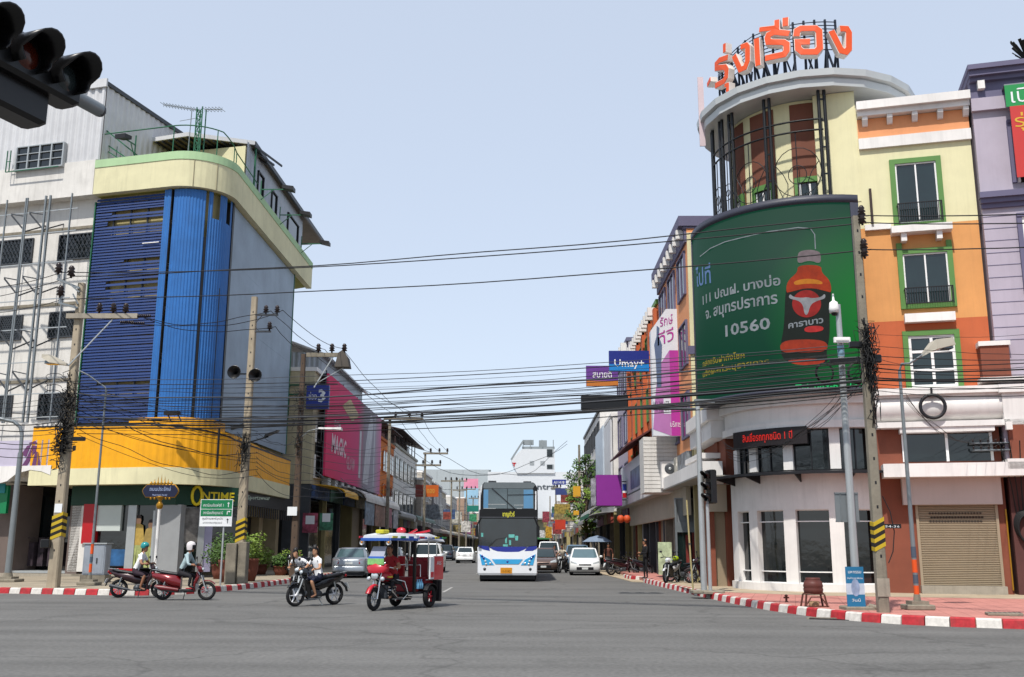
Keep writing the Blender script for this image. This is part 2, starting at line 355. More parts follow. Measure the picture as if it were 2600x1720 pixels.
def off(path, t):
    P = [Vector(p) for p in path]; out = []
    for i, p in enumerate(P):
        d = (P[min(i + 1, len(P) - 1)] - P[max(i - 1, 0)]).normalized(); out.append((p.x + d.y * t, p.y - d.x * t))
    return out
L_in = off(KL, -.12)[:]      # towards the pavement: left of travel
slab('left_pavement', list(reversed([(-65, 75)] + L_in + [(-40, 420)])), PZ, pav_l)
R_in = off(KR, -.12)
slab('right_pavement', [(60, 60), (5.42, 60), (5.42, 46.6)] + R_in[1:], PZ, pav_r)
slab('shop_apron', [(3.6 + 1.2, 47.2), (5.5, 46.0), (20, 44), (20, 420), (5.6, 420), (5.6, 75), (4.2, 66)], .03, apron)
# strip of bare concrete along the foot of the rounded corner building
b = MB(); b.add([(5.6, 34, PZ + .004), (7.0, 32.4, PZ + .004), (9.0, 30.9, PZ + .004), (17.5, 28.6, PZ + .004), (60, 18, PZ + .004), (60, 40, PZ + .004), (5.6, 44, PZ + .004)], [tuple(range(7))]); b.done('concrete_path', apron)['kind'] = 'structure'
k_red = mat('kerb_red', 'bc2c34', .75, var=.3, scale=9, streak=.4, dirt='5a5048'); k_wht = mat('kerb_white', 'e0dad2', .8, var=.2, scale=9, streak=.5, dirt='6a6056')
def kerb(path, i0, i1, step, name, w=.17):
    root = struct(name); P = resample(path[i0:i1], step); n = 0
    for a, c in zip(P, P[1:]):
        d = (c - a); Lk = d.length
        if Lk < .15: continue
        d.normalize(); q = Vector((-d.y, d.x)); g = .012
        a_, c_ = a + d * g, c - d * g; h = PZ + .02 + rnd.uniform(-.008, .008)
        pr = [(0, 0), (.03, h - .03), (.06, h), (w, h), (w, 0)]
        bb = MB(); bb.loft([[(*(e + q * (-.0 + u - .03)), z) for u, z in pr] for e in (a_, c_)])
        bb.done('kerb_stone', k_red if n % 2 else k_wht, root); n += 1
Lp = [tuple((Vector(KL[1]) + Vector((-U.x, -U.y)) * 16.0))] + KL[1:]
kerb(Lp, 0, 11, .43, 'left_kerb')
kerb(KR, 0, 12, .49, 'right_kerb')
kerb([(4.95, 52.6), (5.1, 49.9), (5.6, 49.2)], 0, 3, .5, 'short_kerb', .14)
# ================================================================ LEFT CORNER BUILDING
LF = Fr(-14.9, 44.5, -14.6)
def lf_root(name, label, cat='building'): return thing(name, label, cat, LF.o, LF.a)
def pathL(t, xs, ye, r, n=12):       # plan path along the front, round the corner and up the street side; t = how far it stands out
    y = -t; wx = -14.9 + t
    A = LF.w(0, y); k = (wx - A.x) / LF.dx.x; c = A + LF.dx * k            # where the two offset planes meet
    e = Vector((wx, ye, 0)); s = LF.w(xs, y)
    return [LF.l(p) for p in fillet(s.xy, c.xy, e.xy, r, n)]
cb = lf_root('corner_building', 'cream corner shophouse with blue louvres, rounded yellow band and grey-blue side wall')
ZR = 18.25
def wallpath(b, path, z0, z1, back=8.0, m=0):     # closed solid: path plus a straight back
    P = [tuple(p) for p in path]; q0 = (P[0][0], P[0][1] + back); e = P[-1]
    b.prism(P + [(e[0] - 8, e[1] + 2), (q0[0], q0[1] + 8)], z0, z1, 'z', m)
inner = pathL(0, -6.2, 60.1, 1.4)
part('wall', tan, cb, lambda b: wallpath(b, inner, 4.3, ZR))
par = pathL(.6, -6.25, 63.6, 2.1, 14)
part('parapet', cream, cb, lambda b: b.band(par, ZR, 19.6, .0 - .35, 0, smooth=False))
part('parapet_coping', green_p, cb, lambda b: b.band(par, 19.6, 20.0, -.4, .03))
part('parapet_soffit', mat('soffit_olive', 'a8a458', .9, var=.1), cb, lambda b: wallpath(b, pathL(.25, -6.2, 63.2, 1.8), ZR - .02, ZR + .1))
# grooves in the parapet
for i in (4, 8):
    p = par[i + 1]; part('parapet_joint', mat('joint_stain', 'a0987c', .9), cb, lambda b: b.box(p[0] - .02, p[0] + .02, p[1] - .02, p[1] + .02, ZR + .02, 19.98))
# blue louvre screen
scr = thing('louvre_screen', 'dark blue horizontal louvre slats with gaps, left of the light blue cladding', 'louvre screen', LF.w(0, 0), LF.a)
zt, zb = 17.95, 7.0; n = 76; gaps = {3: .55, 4: .55, 8: .6, 9: .6, 22: .45, 28: .6, 29: .6, 31: .5, 32: .5, 62: .72}
sl = None
for i in range(n):
    z = zt - (zt - zb) * i / n
    if i in (2, 7) or i in (10,): pass
    x0 = -6.2; x1 = -2.42
    if i in (5, 29, 31, 63): x0, x1 = -6.2, -5.3          # slats missing on the right stretch
    if i in (22,): x0, x1 = -6.2, -4.4
    if i in (8, 9): x0, x1 = -6.2, -5.5
    tl = rnd.uniform(-.02, .02); dz = rnd.uniform(-.012, .012)
    m = MB(); m.add([(x0, -.30, z + dz), (x1, -.30, z + dz - tl), (x1, -.26, z + .124 + dz - tl), (x0, -.26, z + .124 + dz), (x0, -.28, z - .0 + dz), (x1, -.28, z - .0 + dz - tl), (x1, -.24, z + .124 + dz - tl), (x0, -.24, z + .124 + dz)],
        [(0, 1, 2, 3), (7, 6, 5, 4), (0, 4, 5, 1), (1, 5, 6, 2), (2, 6, 7, 3), (3, 7, 4, 0)])
    m.done('slat', dblue, scr)
def _(b):
    for x in (-6.2, -5.25, -4.3, -3.36, -2.45): b.box(x - .03, x + .03, -.19, -.1, zb, zt)
part('post', dsteel, scr, _)
part('edge_cap', greenst, scr, lambda b: b.box(-6.3, -6.24, -.32, 0, zb, zt))
boxp('fallen_strut', white_c, scr, -3.4, -2.5, -.36, -.33, 15.6, 15.64).rotation_euler = (0, 0, 0)
# light blue ribbed cladding round the corner
cl = thing('corner_cladding', 'light blue ribbed metal cladding on the rounded corner', 'cladding', LF.w(0, 0), LF.a)
part('edge_panel', lblue, cl, lambda b: corr(b, [(-2.36, -.0), (-2.0, -.0)], 6.6, 18.2, .34, .2, .03))
def _(b):
    for z in (8.3, 9.9, 10.2, 12.4, 14.2, 14.5, 16.6):
        b.box(-2.0, -1.78, -.3, -.24, z, z + .05); b.bar((-1.98, -.27, z), (-1.8, -.27, z - .25), .04)
    b.box(-2.0, -1.97, -.34, 0, 6.7, 18.2)
part('bracket', black, cl, _)
arc = pathL(0, -1.86, 48.0, 1.4, 24)
ap = resample(arc, .05); tot = len(ap)
def seg(f0, f1): return [tuple(p) for p in ap[int(f0):int(f1)]]
cw = 2.62   # ribbed length along the path
def cut(a, c): return seg(a / .05, c / .05)
part('ribbed_panel', lblue, cl, lambda b: corr(b, cut(0, 1.32), 6.6, 18.2, .30, .12, .025))
part('ribbed_panel', lblue, cl, lambda b: corr(b, cut(1.40, 2.95), 6.6, 16.9, .30, .12, .025))
part('ribbed_panel', lblue, cl, lambda b: corr(b, cut(1.36, 1.62), 16.9, 18.2, .30, .12, .025))
part('ribbed_panel', lblue, cl, lambda b: corr(b, cut(1.9, 2.35), 16.9, 18.2, .30, .12, .025))
part('ribbed_panel', lblue, cl, lambda b: corr(b, cut(2.6, 2.95), 16.9, 18.2, .30, .12, .025))
def _(b):
    b.band(cut(1.28, 1.44), 6.5, 15.9, .2, .325); b.band(cut(2.95, 3.3), 6.5, 18.2, .0, .36)
    b.band(cut(2.12, 2.2), 6.6, 13.6, .2, .33)
part('shadow_gap', black, cl, _)
# grey-blue hoarding on the side wall
hm = mat('faded_billboard', '9aaaba', .55, var=.16, scale=.5, streak=.35, dirt='8090a0')
hb = thing('blank_hoarding', 'faded blank grey-blue hoarding covering the street side wall', 'billboard', (-14.9, 0, 0), R_(90))
def _(b):
    for i in range(6):
        for j in range(4):
            y0 = 46.75 + i * 2.22; z0 = 7.0 + j * 2.8; b.box(y0, y0 + 2.215, -.28, -.2, z0, z0 + 2.795)
part('panel_sheet', hm, hb, _)
def _(b):
    for y in (46.7, 60.1): b.box(y - .04, y + .04, -.32, 0, 7.0, ZR)
part('frame', greenst, hb, _)
part('backing', dsteel, hb, lambda b: b.box(46.8, 60, -.2, -.02, 7.1, 18.1))
# the yellow band and its cream ledge
yb = pathL(1.2, -7.75, 57.6, 2.6, 14)
yz1 = lambda k: 6.85 - .55 * max(0, (k - .1))
part('yellow_band', yellow, cb, lambda b: corr(b, yb, 4.95, yz1, 0, .34, .02))
part('band_backing', tan, cb, lambda b: b.band(yb, 4.9, lambda k: yz1(k) - .03, -.25, -.005))
part('cream_ledge', cream, cb, lambda b: b.band(yb, 4.22, 4.95, -.3, .03))
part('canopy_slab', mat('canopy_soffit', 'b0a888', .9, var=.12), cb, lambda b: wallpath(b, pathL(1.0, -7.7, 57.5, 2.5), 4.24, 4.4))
part('cap_rail', black, cb, lambda b: b.band(yb, lambda k: yz1(k) + .0, lambda k: yz1(k) + .07, -.1, .03))
e = pathL(.5, -3.2, 47.0, 1.6, 10)
part('upper_yellow_step', yellow, cb, lambda b: corr(b, e, 6.5, 7.25, 0, .3, .02))
b = MB(); q = LF.l((-13.67, 43.9)); b.box(q[0] - .02, q[0] + .03, q[1] - .1, q[1], 4.95, 6.7); b.done('band_seam', black, cb)
# ---- penthouse behind the parapet and its roof
part('penthouse_wall', cream, cb, lambda b: b.prism([LF.l(p) for p in [(-18.5, 50.0), (-14.9, 49.2), (-14.9, 61.5), (-19, 61.5)]], 19, 22.3, 'z'))
ps = thing('penthouse_cladding', 'grey metal clad rooftop wall with small windows above the parapet', 'rooftop room', (-14.85, 0, 0), R_(90))
part('cladding', corrg, ps, lambda b: corr(b, [(49.2, 0), (62.5, 0)], 19, 22.6, 0, .3, .03))
for y0, y1 in ((51.4, 52.6), (54.4, 55.6), (58.4, 61.2)):
    f = part('window', black, ps, lambda b: (b.box(y0, y1, -.12, .1, 20.2, 20.28), b.box(y0, y1, -.12, .1, 21.72, 21.8), b.box(y0, y0 + .08, -.12, .1, 20.2, 21.8), b.box(y1 - .08, y1, -.12, .1, 20.2, 21.8)))
    boxp('pane', glass_d, f, y0 + .08, y1 - .08, -.05, -.03, 20.28, 21.72)
zr = pl(647, 366, (-14.6, 0, 0), (1, 0, 0)).z; zr = min(max(zr, 20.8), 23.5)
zr = 22.6
ro = [gr(350, 366, zr), gr(477, 346, zr), gr(647, 368, zr), gr(823, 620, zr)]
rb = [(ro[3].x - 4, ro[3].y + .6, zr + .9), (ro[0].x - 1, ro[0].y + 7, zr + .9)]
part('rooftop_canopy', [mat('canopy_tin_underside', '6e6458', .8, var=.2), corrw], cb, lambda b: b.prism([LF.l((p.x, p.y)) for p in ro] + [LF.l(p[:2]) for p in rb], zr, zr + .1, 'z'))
part('roof_edge', corrw, cb, lambda b: b.band([LF.l((p.x, p.y)) for p in ro[:3]], zr - .02, zr + .2, -.05, .06))
part('roof_edge', dsteel, cb, lambda b: b.band([LF.l((p.x, p.y)) for p in ro[2:]], zr - .05, zr + .2, -.05, .06))
def _(b):
    for i in range(9):
        p = ro[0].lerp(ro[1], i / 8.0); l = LF.l((p.x, p.y)); b.box(l[0] - .03, l[0] + .03, l[1], l[1] + 4, zr - .12, zr - .01)
        p = ro[1].lerp(ro[2], i / 8.0); l = LF.l((p.x, p.y)); b.box(l[0] - .03, l[0] + .03, l[1], l[1] + 3, zr - .12, zr - .01)
part('rafter', dsteel, cb, _)
def _(b):
    for i in (0, 1, 2):
        p = ro[i]; l = LF.l((p.x, p.y + .2)); b.box(l[0] - .04, l[0] + .04, l[1], l[1] + .08, 19.2, zr)
part('canopy_post', greenst, cb, _)
# ---- green rail on the parapet
rail = thing('rooftop_railing', 'thin green pipe railing curving along the top of the cream parapet', 'railing', LF.w(0, 0), LF.a)
rp = pathL(.35, -6.2, 50.6, 2.0, 12)
part('top_rail', greenst, rail, lambda b: b.tube([(p[0], p[1], 21.45 - .6 * max(0, i - 9) / 4.0) for i, p in enumerate(rp)], .03, 6))
def _(b):
    for i in (1, 5, 8, 12, 13):
        p = rp[i]; b.tube([(p[0], p[1], 19.95), (p[0], p[1], 21.4 - .6 * max(0, i - 9) / 4.0)], .028, 6)
part('rail_post', greenst, rail, _)
part('brace_frame', greenst, rail, lambda b: ([b.bar((-6.1, .1 + k * .28, 20.0), (-6.1, .1 + k * .28, 21.5 - k * .14), .035) for k in range(8)], b.bar((-6.1, -.2, 21.7), (-3.8, .4, 19.8), .06), b.bar((-6.1, 0, 21.0), (-4.5, 0, 19.9), .06), b.bar((-6.1, 0, 20.7), (-4.9, 0, 19.9), .05)))
mast = thing('antenna_mast', 'green lattice mast carrying thin television aerials on the roof', 'antenna', LF.w(-1.55, .9, 19.9), LF.a)
def _(b):
    for s in ((-.16, -.16), (.16, -.16), (.16, .16), (-.16, .16)): b.bar((*s, 0), (*s, 2.95), .045)
    for k in range(7):
        z = k * .41; b.bar((-.16, -.16, z), (.16, -.16, z + .42), .03); b.bar((.16, -.16, z), (-.16, -.16, z + .42), .03); b.bar((-.16, -.16, z), (.16, -.16, z), .03)
        b.bar((-.16, .16, z), (-.16, -.16, z + .42), .03)
part('lattice', greenst, mast, _)
for (x0, x1, z, tl, nn) in ((-2.2, -.1, 2.85, -.9, 13), (.2, 1.15, 2.75, -.1, 6)):
    def _(b):
        b.bar((x0, 0, z - tl * .5 * (1 if x0 < 0 else 0) + .1), (x1, 0, z), .035)
        for k in range(nn):
            f = k / (nn - 1); x = x0 + (x1 - x0) * f; zz = (z - tl * .5 * (1 if x0 < 0 else 0) + .1) * (1 - f) + z * f; b.bar((x, -.3, zz), (x, .3, zz), .016); b.bar((x, 0, zz - .12), (x, 0, zz + .12), .014)
    part('aerial', steel, mast, _)
part('side_mast', steel, mast, lambda b: (b.tube([(-.6, 0, .2), (-.55, 0, 2.9)], .025, 6), b.bar((-1.2, 0, 2.4), (-.3, 0, 2.45), .02)))
def flood(loc, rz, label, L=1.3):
    t = thing('flood_light', label, 'flood light', loc, rz, 'flood lights on outrigger arms')
    part('arm', greenst, t, lambda b: (b.bar((0, 0, 0), (0, -L, 0), .05), b.bar((0, 0, -.7), (0, 0, .5), .05), b.bar((0, 0, -.6), (0, -L * .5, -.05), .035)))
    part('lamp_head', black, t, lambda b: b.loft([[(-.22, -L + .1, .02), (.22, -L + .1, .02), (.22, -L + .1, .2), (-.22, -L + .1, .2)], [(-.28, -L - .5, -.12), (.28, -L - .5, -.12), (.28, -L - .5, .1), (-.28, -L - .5, .1)]]))
    return t
# on the street side the arms point +X (rotate 90), at heights above the parapet
flood((-14.3, 50.4, 20.3), R_(90), 'flood light on green arm nearest the rounded corner of the parapet')
flood((-14.3, 54.6, 20.3), R_(90), 'middle flood light on green arm over the street side parapet')
flood((-14.3, 60.2, 20.3), R_(90), 'flood light on green arm at the street end of the parapet')
flood(LF.w(-4.6, .1, 20.9), LF.a, 'flood light on the roof beside the corrugated white wall', .7)
# ---- ground floor of the corner building
gw = pathL(-.1, -4.9, 60.1, 1.2)
lux = LF
def LP(x, y, t=0): return LF.px(*a3(x, y), t)
def box3(name, m, root, p, q, t0, t1, label=None):      # box from two l3-crop corners, standing from t0 to t1 in front of the wall
    x0, x1, z0, z1 = LF.rect(a3(*p), a3(*q), t1); return boxp(name, m, root, x0, x1, -t1, -t0, z0, z1, label=label)
grd = thing('corner_shop', 'green fronted clothes shop on the ground floor under the yellow band', 'shop', LF.o, LF.a)
box3('sign_band', dgreen, grd, (500, 450), (1210, 600), -.3, .15)
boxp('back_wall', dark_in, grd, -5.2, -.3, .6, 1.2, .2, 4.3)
box3('red_panel', red, grd, (578, 596), (642, 868), -.1, .2)
box3('white_board', mat('frosted_panel', 'c4ccc8', .4, var=.04), grd, (672, 600), (822, 780), -.1, .12)
def fins(name, m, root, px, t0, t1): 
    for p, q in px: box3(name, m, root, p, q, t0, t1)
fins('column', white_d, grd, [((500, 600), (580, 1060))], -.3, .1)
fins('column', mat('grey_stone', '96989a', .6, var=.08), grd, [((1070, 600), (1212, 1070))], -.3, .12)
fins('window_frame', steel_l, grd, [((884, 600), (906, 1040)), ((1054, 640), (1068, 1040))], -.1, .1)
w_ = box3('window', glass_d, grd, (672, 780), (884, 1030), -.3, -.02)
w_ = box3('window', glass_d, grd, (822, 600), (884, 780), -.3, -.02)
w_ = box3('window', glass_d, grd, (906, 600), (1054, 1040), -.3, -.02)
box3('window_poster', mat('poster_blue', '2c5c8c', .4, var=.5, scale=1.5), grd, (690, 905), (884, 1020), -.02, .03)
box3('red_plinth', red, grd, (690, 1036), (905, 1075), -.2, .12); box3('plinth', conc, grd, (490, 1076), (1212, 1098), -.2, .25)
# two fashion posters: standing figures in olive coats
def fig(root, cx, z0, h, coat, fr_t=.06):
    def _(b):
        s = h / 1.7
        P = lambda pts: [(cx + x * s, z0 + z * s) for x, z in pts]
        b.prism(P([(-.22, .75), (.22, .75), (.26, 1.0), (.2, 1.42), (.07, 1.48), (-.07, 1.48), (-.2, 1.42), (-.28, 1.0)]), -fr_t, -fr_t + .01, 'y', 0)
        b.prism(P([(-.18, 0), (-.02, 0), (0, .7), (.02, 0), (.18, 0), (.22, .78), (-.22, .78)]), -fr_t + .002, -fr_t + .01, 'y', 1)
        b.prism(P([(-.09, 1.48), (.09, 1.48), (.11, 1.62), (.05, 1.72), (-.05, 1.72), (-.11, 1.62)]), -fr_t - .002, -fr_t + .008, 'y', 2)
        b.prism(P([(-.12, 1.58), (-.1, 1.74), (0, 1.8), (.1, 1.74), (.12, 1.58), (.08, 1.66), (-.08, 1.66)]), -fr_t - .004, -fr_t + .006, 'y', 3)
    part('poster_figure', [mat('print_' + coat, coat, .6, var=.2, scale=6), mat('print_skirt', 'a8b070', .6, var=.3, scale=5), mat('print_skin', 'c89878', .6), mat('print_hair', '2a1c18', .6)], root, _)
x0, x1, z0, z1 = LF.rect(a3(906, 640), a3(1054, 1040))
fig(grd, x0 + (x1 - x0) * .32, z0 + .05, 2.2, 'b89a4c'); fig(grd, x0 + (x1 - x0) * .8, z0 + .05, 2.0, 'a0884c')
# corner part with the lettered sign, turned toward the street mouth
ang = R_(38); so2 = LF.w(-.75, -.15)
cs = thing('corner_sign_shop', 'shop corner under a dark green sign with yellow lettering', 'shop', so2, ang)
CFr = Fr(so2.x, so2.y, 38)
def boxc(name, m, p, q, t0, t1, root=cs):
    x0, x1, z0, z1 = CFr.rect(a3(*p), a3(*q), t1); return boxp(name, m, root, x0, x1, -t1, -t0, z0, z1)
boxc('sign_board', dgreen, (1215, 468), (1640, 612), -.2, .1)
x0, x1, z0, z1 = CFr.rect(a3(1310, 480), a3(1600, 600), .12)
ylt = mat('yellow_letter', 'e8d020', .4, var=.05); zc = (z0 + z1) / 2
part('emblem', ylt, cs, lambda b: b.tube([(x0 + .3 + .22 * math.cos(t * math.pi / 8), -.14, zc + .4 * math.sin(t * math.pi / 8)) for t in range(16)], .07, 6, closed=True))
text('NTIME', .38, ylt, cs, (x0 + 1.3, -.13, zc - .2), bold=.02, width=1.5)
text('Thai Sportswear', .2, mat('grey_letter', '8a9a90', .4), cs, (x0 + 3.0, -.13, zc - .1), width=1.6)
boxc('window', glass_d, (1215, 612), (1372, 1060), -.3, -.02); boxc('wall', mat('lilac_curtain', 'a8a4c0', .7, var=.1), (1385, 612), (1440, 1060), -.3, .0)
boxc('poster', mat('poster_grey', '787470', .5, var=.6, scale=3), (1218, 620), (1368, 860), -.01, .02)
boxc('window_frame', steel_l, (1372, 612), (1386, 1060), -.2, .05); boxc('window', glass_d, (1440, 612), (1620, 1060), -.4, -.1)
boxc('red_panel', red, (1470, 1010), (1560, 1070), -.1, .05)
# street side ground floor
ssf = thing('side_shopfront', 'beige street side wall with dark shop openings below the canopy', 'shop', (-14.9, 0, 0), R_(90))
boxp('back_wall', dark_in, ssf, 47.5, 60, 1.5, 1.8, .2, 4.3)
for y0, y1 in ((49.6, 51.4), (55.6, 56.4), (59.4, 60.1)): boxp('wall', mat('beige_wall', 'b8a684', .85, var=.12, streak=.2), ssf, y0, y1, -.1, 1.5, .17, 4.25)
boxp('fascia', black, ssf, 48.0, 60, -1.0, -.8, 3.55, 4.2); boxp('shutter_box', tan, ssf, 51.4, 55.6, -.05, .4, 3.1, 4.2)
boxp('door', black, ssf, 52.0, 55.4, .3, .4, .17, 3.1)
boxp('notice', mat('notice_paper', 'c0a880', .6, var=.3, scale=6), ssf, 50.0, 50.4, -.13, -.1, 1.7, 2.3); boxp('notice', mat('notice_paper', 'c0a880'), ssf, 50.6, 51.0, -.13, -.1, 1.7, 2.3)
def _(b):
    for i in range(26): b.box(48.2 + i * .45, 48.2 + i * .45 + .2, -1.03, -1.0, 3.0, 3.55)
part('valance', mat('dark_valance', '2a2420', .8), ssf, _)
# ================================================================ WHITE BUILDING AT FAR LEFT
wb = lf_root('white_building', 'weathered white building with barred windows and corrugated metal top floor')
WX = -26
part('wall', white_d, wb, lambda b: b.box(WX, -6.25, 0, 9, 4.6, ZR))
part('band', white_d, wb, lambda b: b.box(WX, -6.27, -.6, 9, ZR, 20.05))
gm_ = mat('window_mesh', '23262a', .7, var=.3)
def barred(root, p, q, t=0):
    x0, x1, z0, z1 = LF.rect(p, q, t + .1); y = -t
    f = part('window', dsteel, root, lambda b: (b.box(x0 - .05, x1 + .05, y - .1, y + .05, z0 - .06, z0), b.box(x0 - .05, x1 + .05, y - .1, y + .05, z1, z1 + .06), b.box(x0 - .06, x0, y - .1, y + .05, z0, z1), b.box(x1, x1 + .06, y - .1, y + .05, z0, z1)))
    boxp('pane', glass_d, f, x0, x1, y - .02, y + .05, z0, z1)
    def _(b):
        W_, H_ = x1 - x0, z1 - z0; k = 9
        for i in range(-4, k):
            for sgn in (1, -1):
                a = x0 + W_ * i / k * 1.0; pts = []
                xa, xb = a, a + H_ * .6; za, zb_ = (z0, z1) if sgn > 0 else (z1, z0)
                ta = max(0, (x0 - xa) / (xb - xa)); tb = min(1, (x1 - xa) / (xb - xa))
                if tb > ta: b.bar((xa + (xb - xa) * ta, y - .09, za + (zb_ - za) * ta), (xa + (xb - xa) * tb, y - .09, za + (zb_ - za) * tb), .022)
    part('security_grille', dsteel, f, _)
for p, q in ((a2(-330, 190), a2(-120, 320)), (a2(0, 175), a2(205, 310)), (a2(412, 135), a2(636, 275)), (a2(-250, 720), a2(-130, 860)), (a2(5, 692), a2(130, 838)), (a2(345, 665), a2(530, 815)), (a2(-60, 1235), a2(62, 1378)), (a2(272, 1222), a2(470, 1380))):
    barred(wb, p, q)
def _(b):
    for z in (16.75, 12.95, 9.2): b.box(WX, -6.3, -.06, 0, z, z + .14)
part('string_course', conc_o, wb, _)
part('upper_cladding', corrw, wb, lambda b: corr(b, [(WX, 0), (-6.1, 0)], 20.05, 24.0, .5, .42, .08))
part('upper_side_cladding', corrw, wb, lambda b: corr(b, [(-6.1, -.5), (-6.1, 12)], 19.9, 24.0, 0, .42, .05))
part('upper_roof', corrw, wb, lambda b: b.box(WX, -6.02, -.62, 12, 24.0, 24.12))
part('roof_capping', corrw, wb, lambda b: b.box(WX, -6.0, -.66, -.55, 23.86, 24.3))
part('side_capping', dsteel, wb, lambda b: b.box(-6.12, -5.98, -.55, 12, 23.95, 24.16))
x0, x1, z0, z1 = LF.rect(a1(132, 1025), a1(436, 1140), .6)
f = part('window', steel_l, wb, lambda b: ([b.box(x0 + (x1 - x0) * k / 4 - .04, x0 + (x1 - x0) * k / 4 + .04, -.75, -.5, z0, z1) for k in range(5)], b.box(x0 - .05, x1 + .05, -.8, -.5, z0 - .07, z0), b.box(x0, x1, -.75, -.5, z1, z1 + .05), b.box(x0, x1, -.74, -.6, z0 + (z1 - z0) * .34, z0 + (z1 - z0) * .37), b.box(x0, x1, -.74, -.6, z0 + (z1 - z0) * .67, z0 + (z1 - z0) * .7)))
boxp('pane', glass_d, f, x0, x1, -.66, -.57, z0, z1)
part('cage', greenst, wb, lambda b: (b.bar((x0 - .35, -.95, z0 - .15), (x1, -.95, z0 - .15), .04), b.bar((x0 - .35, -.95, z0 - .15), (x0 - .35, -.95, z1 - .2), .04), b.bar((x0 - .15, -.95, z0 - .15), (x0 - .15, -.95, z1 - .2), .04), b.bar((x0 - .35, -.95, z0 + .4), (x0 - .1, -.95, z0 + .4), .03)))
# old steel frame of a removed hoarding
fr = lf_root('steel_sign_frame', 'bare steel frame of pipes and trusses in front of the white wall', 'sign frame')
def fline(p, q, w=.06, t=1.3):
    A, B = LF.px(*p, t), LF.px(*q, t); x = (A[0] + B[0]) / 2
    boxp('post', steel, fr, x - w / 2, x + w / 2, -t - w, -t, 7.1, 18.1)
    return x
xs = [fline(a2(45, 0), a2(5, 300)), fline(a2(185, 0), a2(105, 700)), fline(a2(320, 0), a2(145, 1440), .085), fline(a2(355, 0), a2(172, 1440), .085), fline(a2(490, 0), a2(400, 800)), fline(a2(20, 1400), a2(30, 1300))]
for k, z in enumerate((17.3, 16.2, 14.7, 12.9, 11.5, 9.9, 8.4, 7.3)):
    boxp('rail', steel_l, fr, WX, -6.4, -1.34, -1.3, z, z + .045)
def _(b):
    for z in (16.4, 13.2, 10.6, 8.6):
        for x in (xs[2], xs[1]): b.bar((x, -1.3, z), (x - .0, -.0, z + .7), .06); b.bar((x - .9, -1.3, z + .9), (x, -1.3, z), .06); b.bar((x - .9, -1.32, z + .95), (x, -1.32, z + .75), .05)
part('brace', dsteel, fr, _)
# ground floor, awning and poster of the white building
gs = lf_root('left_shop', 'dark open shop under an arched awning beside the yellow band', 'shop')
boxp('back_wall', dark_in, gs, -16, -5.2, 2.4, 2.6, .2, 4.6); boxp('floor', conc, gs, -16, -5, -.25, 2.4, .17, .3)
part('upper_wall', white_d, gs, lambda b: b.box(WX, -7.7, -.2, 3, 4.5, 7.2))
for p, q in (((-20, 470), (68, 1090)), ((488, 600), (520, 1090))): box3('column', mat('brown_grey_column', '6e605a', .8, var=.12), gs, p, q, -1.5, .1)
box3('glass_door', glass_d, gs, (70, 540), (240, 1060), -1.8, -1.6); box3('glass_door', glass_d, gs, (260, 540), (480, 1060), -1.8, -1.6)
box3('door_sill', steel_l, gs, (60, 1052), (500, 1072), -1.9, .0)
def _(b):
    for k in range(7): x = -9.2 + k * .55; z = 1.2 + .25 * math.sin(k * 2.1); b.box(x, x + .3, .9, 1.3, .6, z + .5); b.bar((x, .8, 1.9), (x + .4, .8, 1.9), .03)
part('clothes_rack', [mat('rack_goods', '3a2e36', .8, var=.7, scale=4)], gs, _)
x0, x1, z0, z1 = LF.rect(a3(-60, 165), a3(345, 345), 1.2)
po = thing('purple_poster', 'lilac poster with dark purple figure above the arched awning', 'poster', LF.o, LF.a)
boxp('board', mat('lilac_poster', 'c4bcd0', .5, var=.08), po, x0, x1, -1.2, -.9, z0, z1)
pp = mat('poster_purple', '6a3a68', .5, var=.1)
X = lambda f: x0 + (x1 - x0) * f; Z = lambda f: z0 + (z1 - z0) * f
part('motif', pp, po, lambda b: (b.prism([(X(.53), Z(.02)), (X(.62), Z(.05)), (X(.74), Z(.6)), (X(.8), Z(.55)), (X(.84), Z(.05)), (X(.7), Z(.0)), (X(.76), Z(.78)), (X(.68), Z(.82)), (X(.6), Z(.3))], -1.22, -1.2), b.prism([(X(.52), Z(.5)), (X(.6), Z(.8)), (X(.66), Z(.84)), (X(.6), Z(.4))], -1.22, -1.2), b.prism([(X(.62), Z(.9)), (X(.72), Z(.97)), (X(.76), Z(.88)), (X(.68), Z(.84))], -1.22, -1.2)))
aw = thing('arched_awning', 'white arched awning over the dark shop at the left edge', 'awning', LF.o, LF.a)
x0, x1, z0, z1 = LF.rect(a3(-10, 345), a3(345, 450), 1.2)
def _(b):
    n = 14; cx = x0 + (x1 - x0) * .62; w = (x1 - x0) * .42; rings = []
    for i in range(n + 1):
        t = math.pi * i / n; rings.append([(cx - w * math.cos(t), -1.2 + .1 * math.sin(t), z0 + .05 + .55 * math.sin(t)), (cx - w * math.cos(t), -.1, z0 + .35 + .7 * math.sin(t))])
    b.loft(rings, 0, True, False, False)
    b.add([(x0 - .6, -1.25, z1), (x1, -1.25, z1), (x1, -1.25, z0 + .35), (cx + w * .5, -1.25, z0 + .52), (cx, -1.25, z0 + .6), (cx - w * .6, -1.25, z0 + .45), (cx - w, -1.25, z0 + .1), (x0 - .6, -1.25, z0 - .15)], [tuple(range(8))])
    b.box(x0 - .6, x1, -1.25, -.2, z1, z1 + .05)
part('shade', white, aw, _)
box3('side_sign', signg, po, (-60, 470), (38, 660), .6, .75); box3('side_sign', mat('teal_sign', '1c8a90', .5, var=.2), po, (-60, 455), (30, 520), .76, .8)
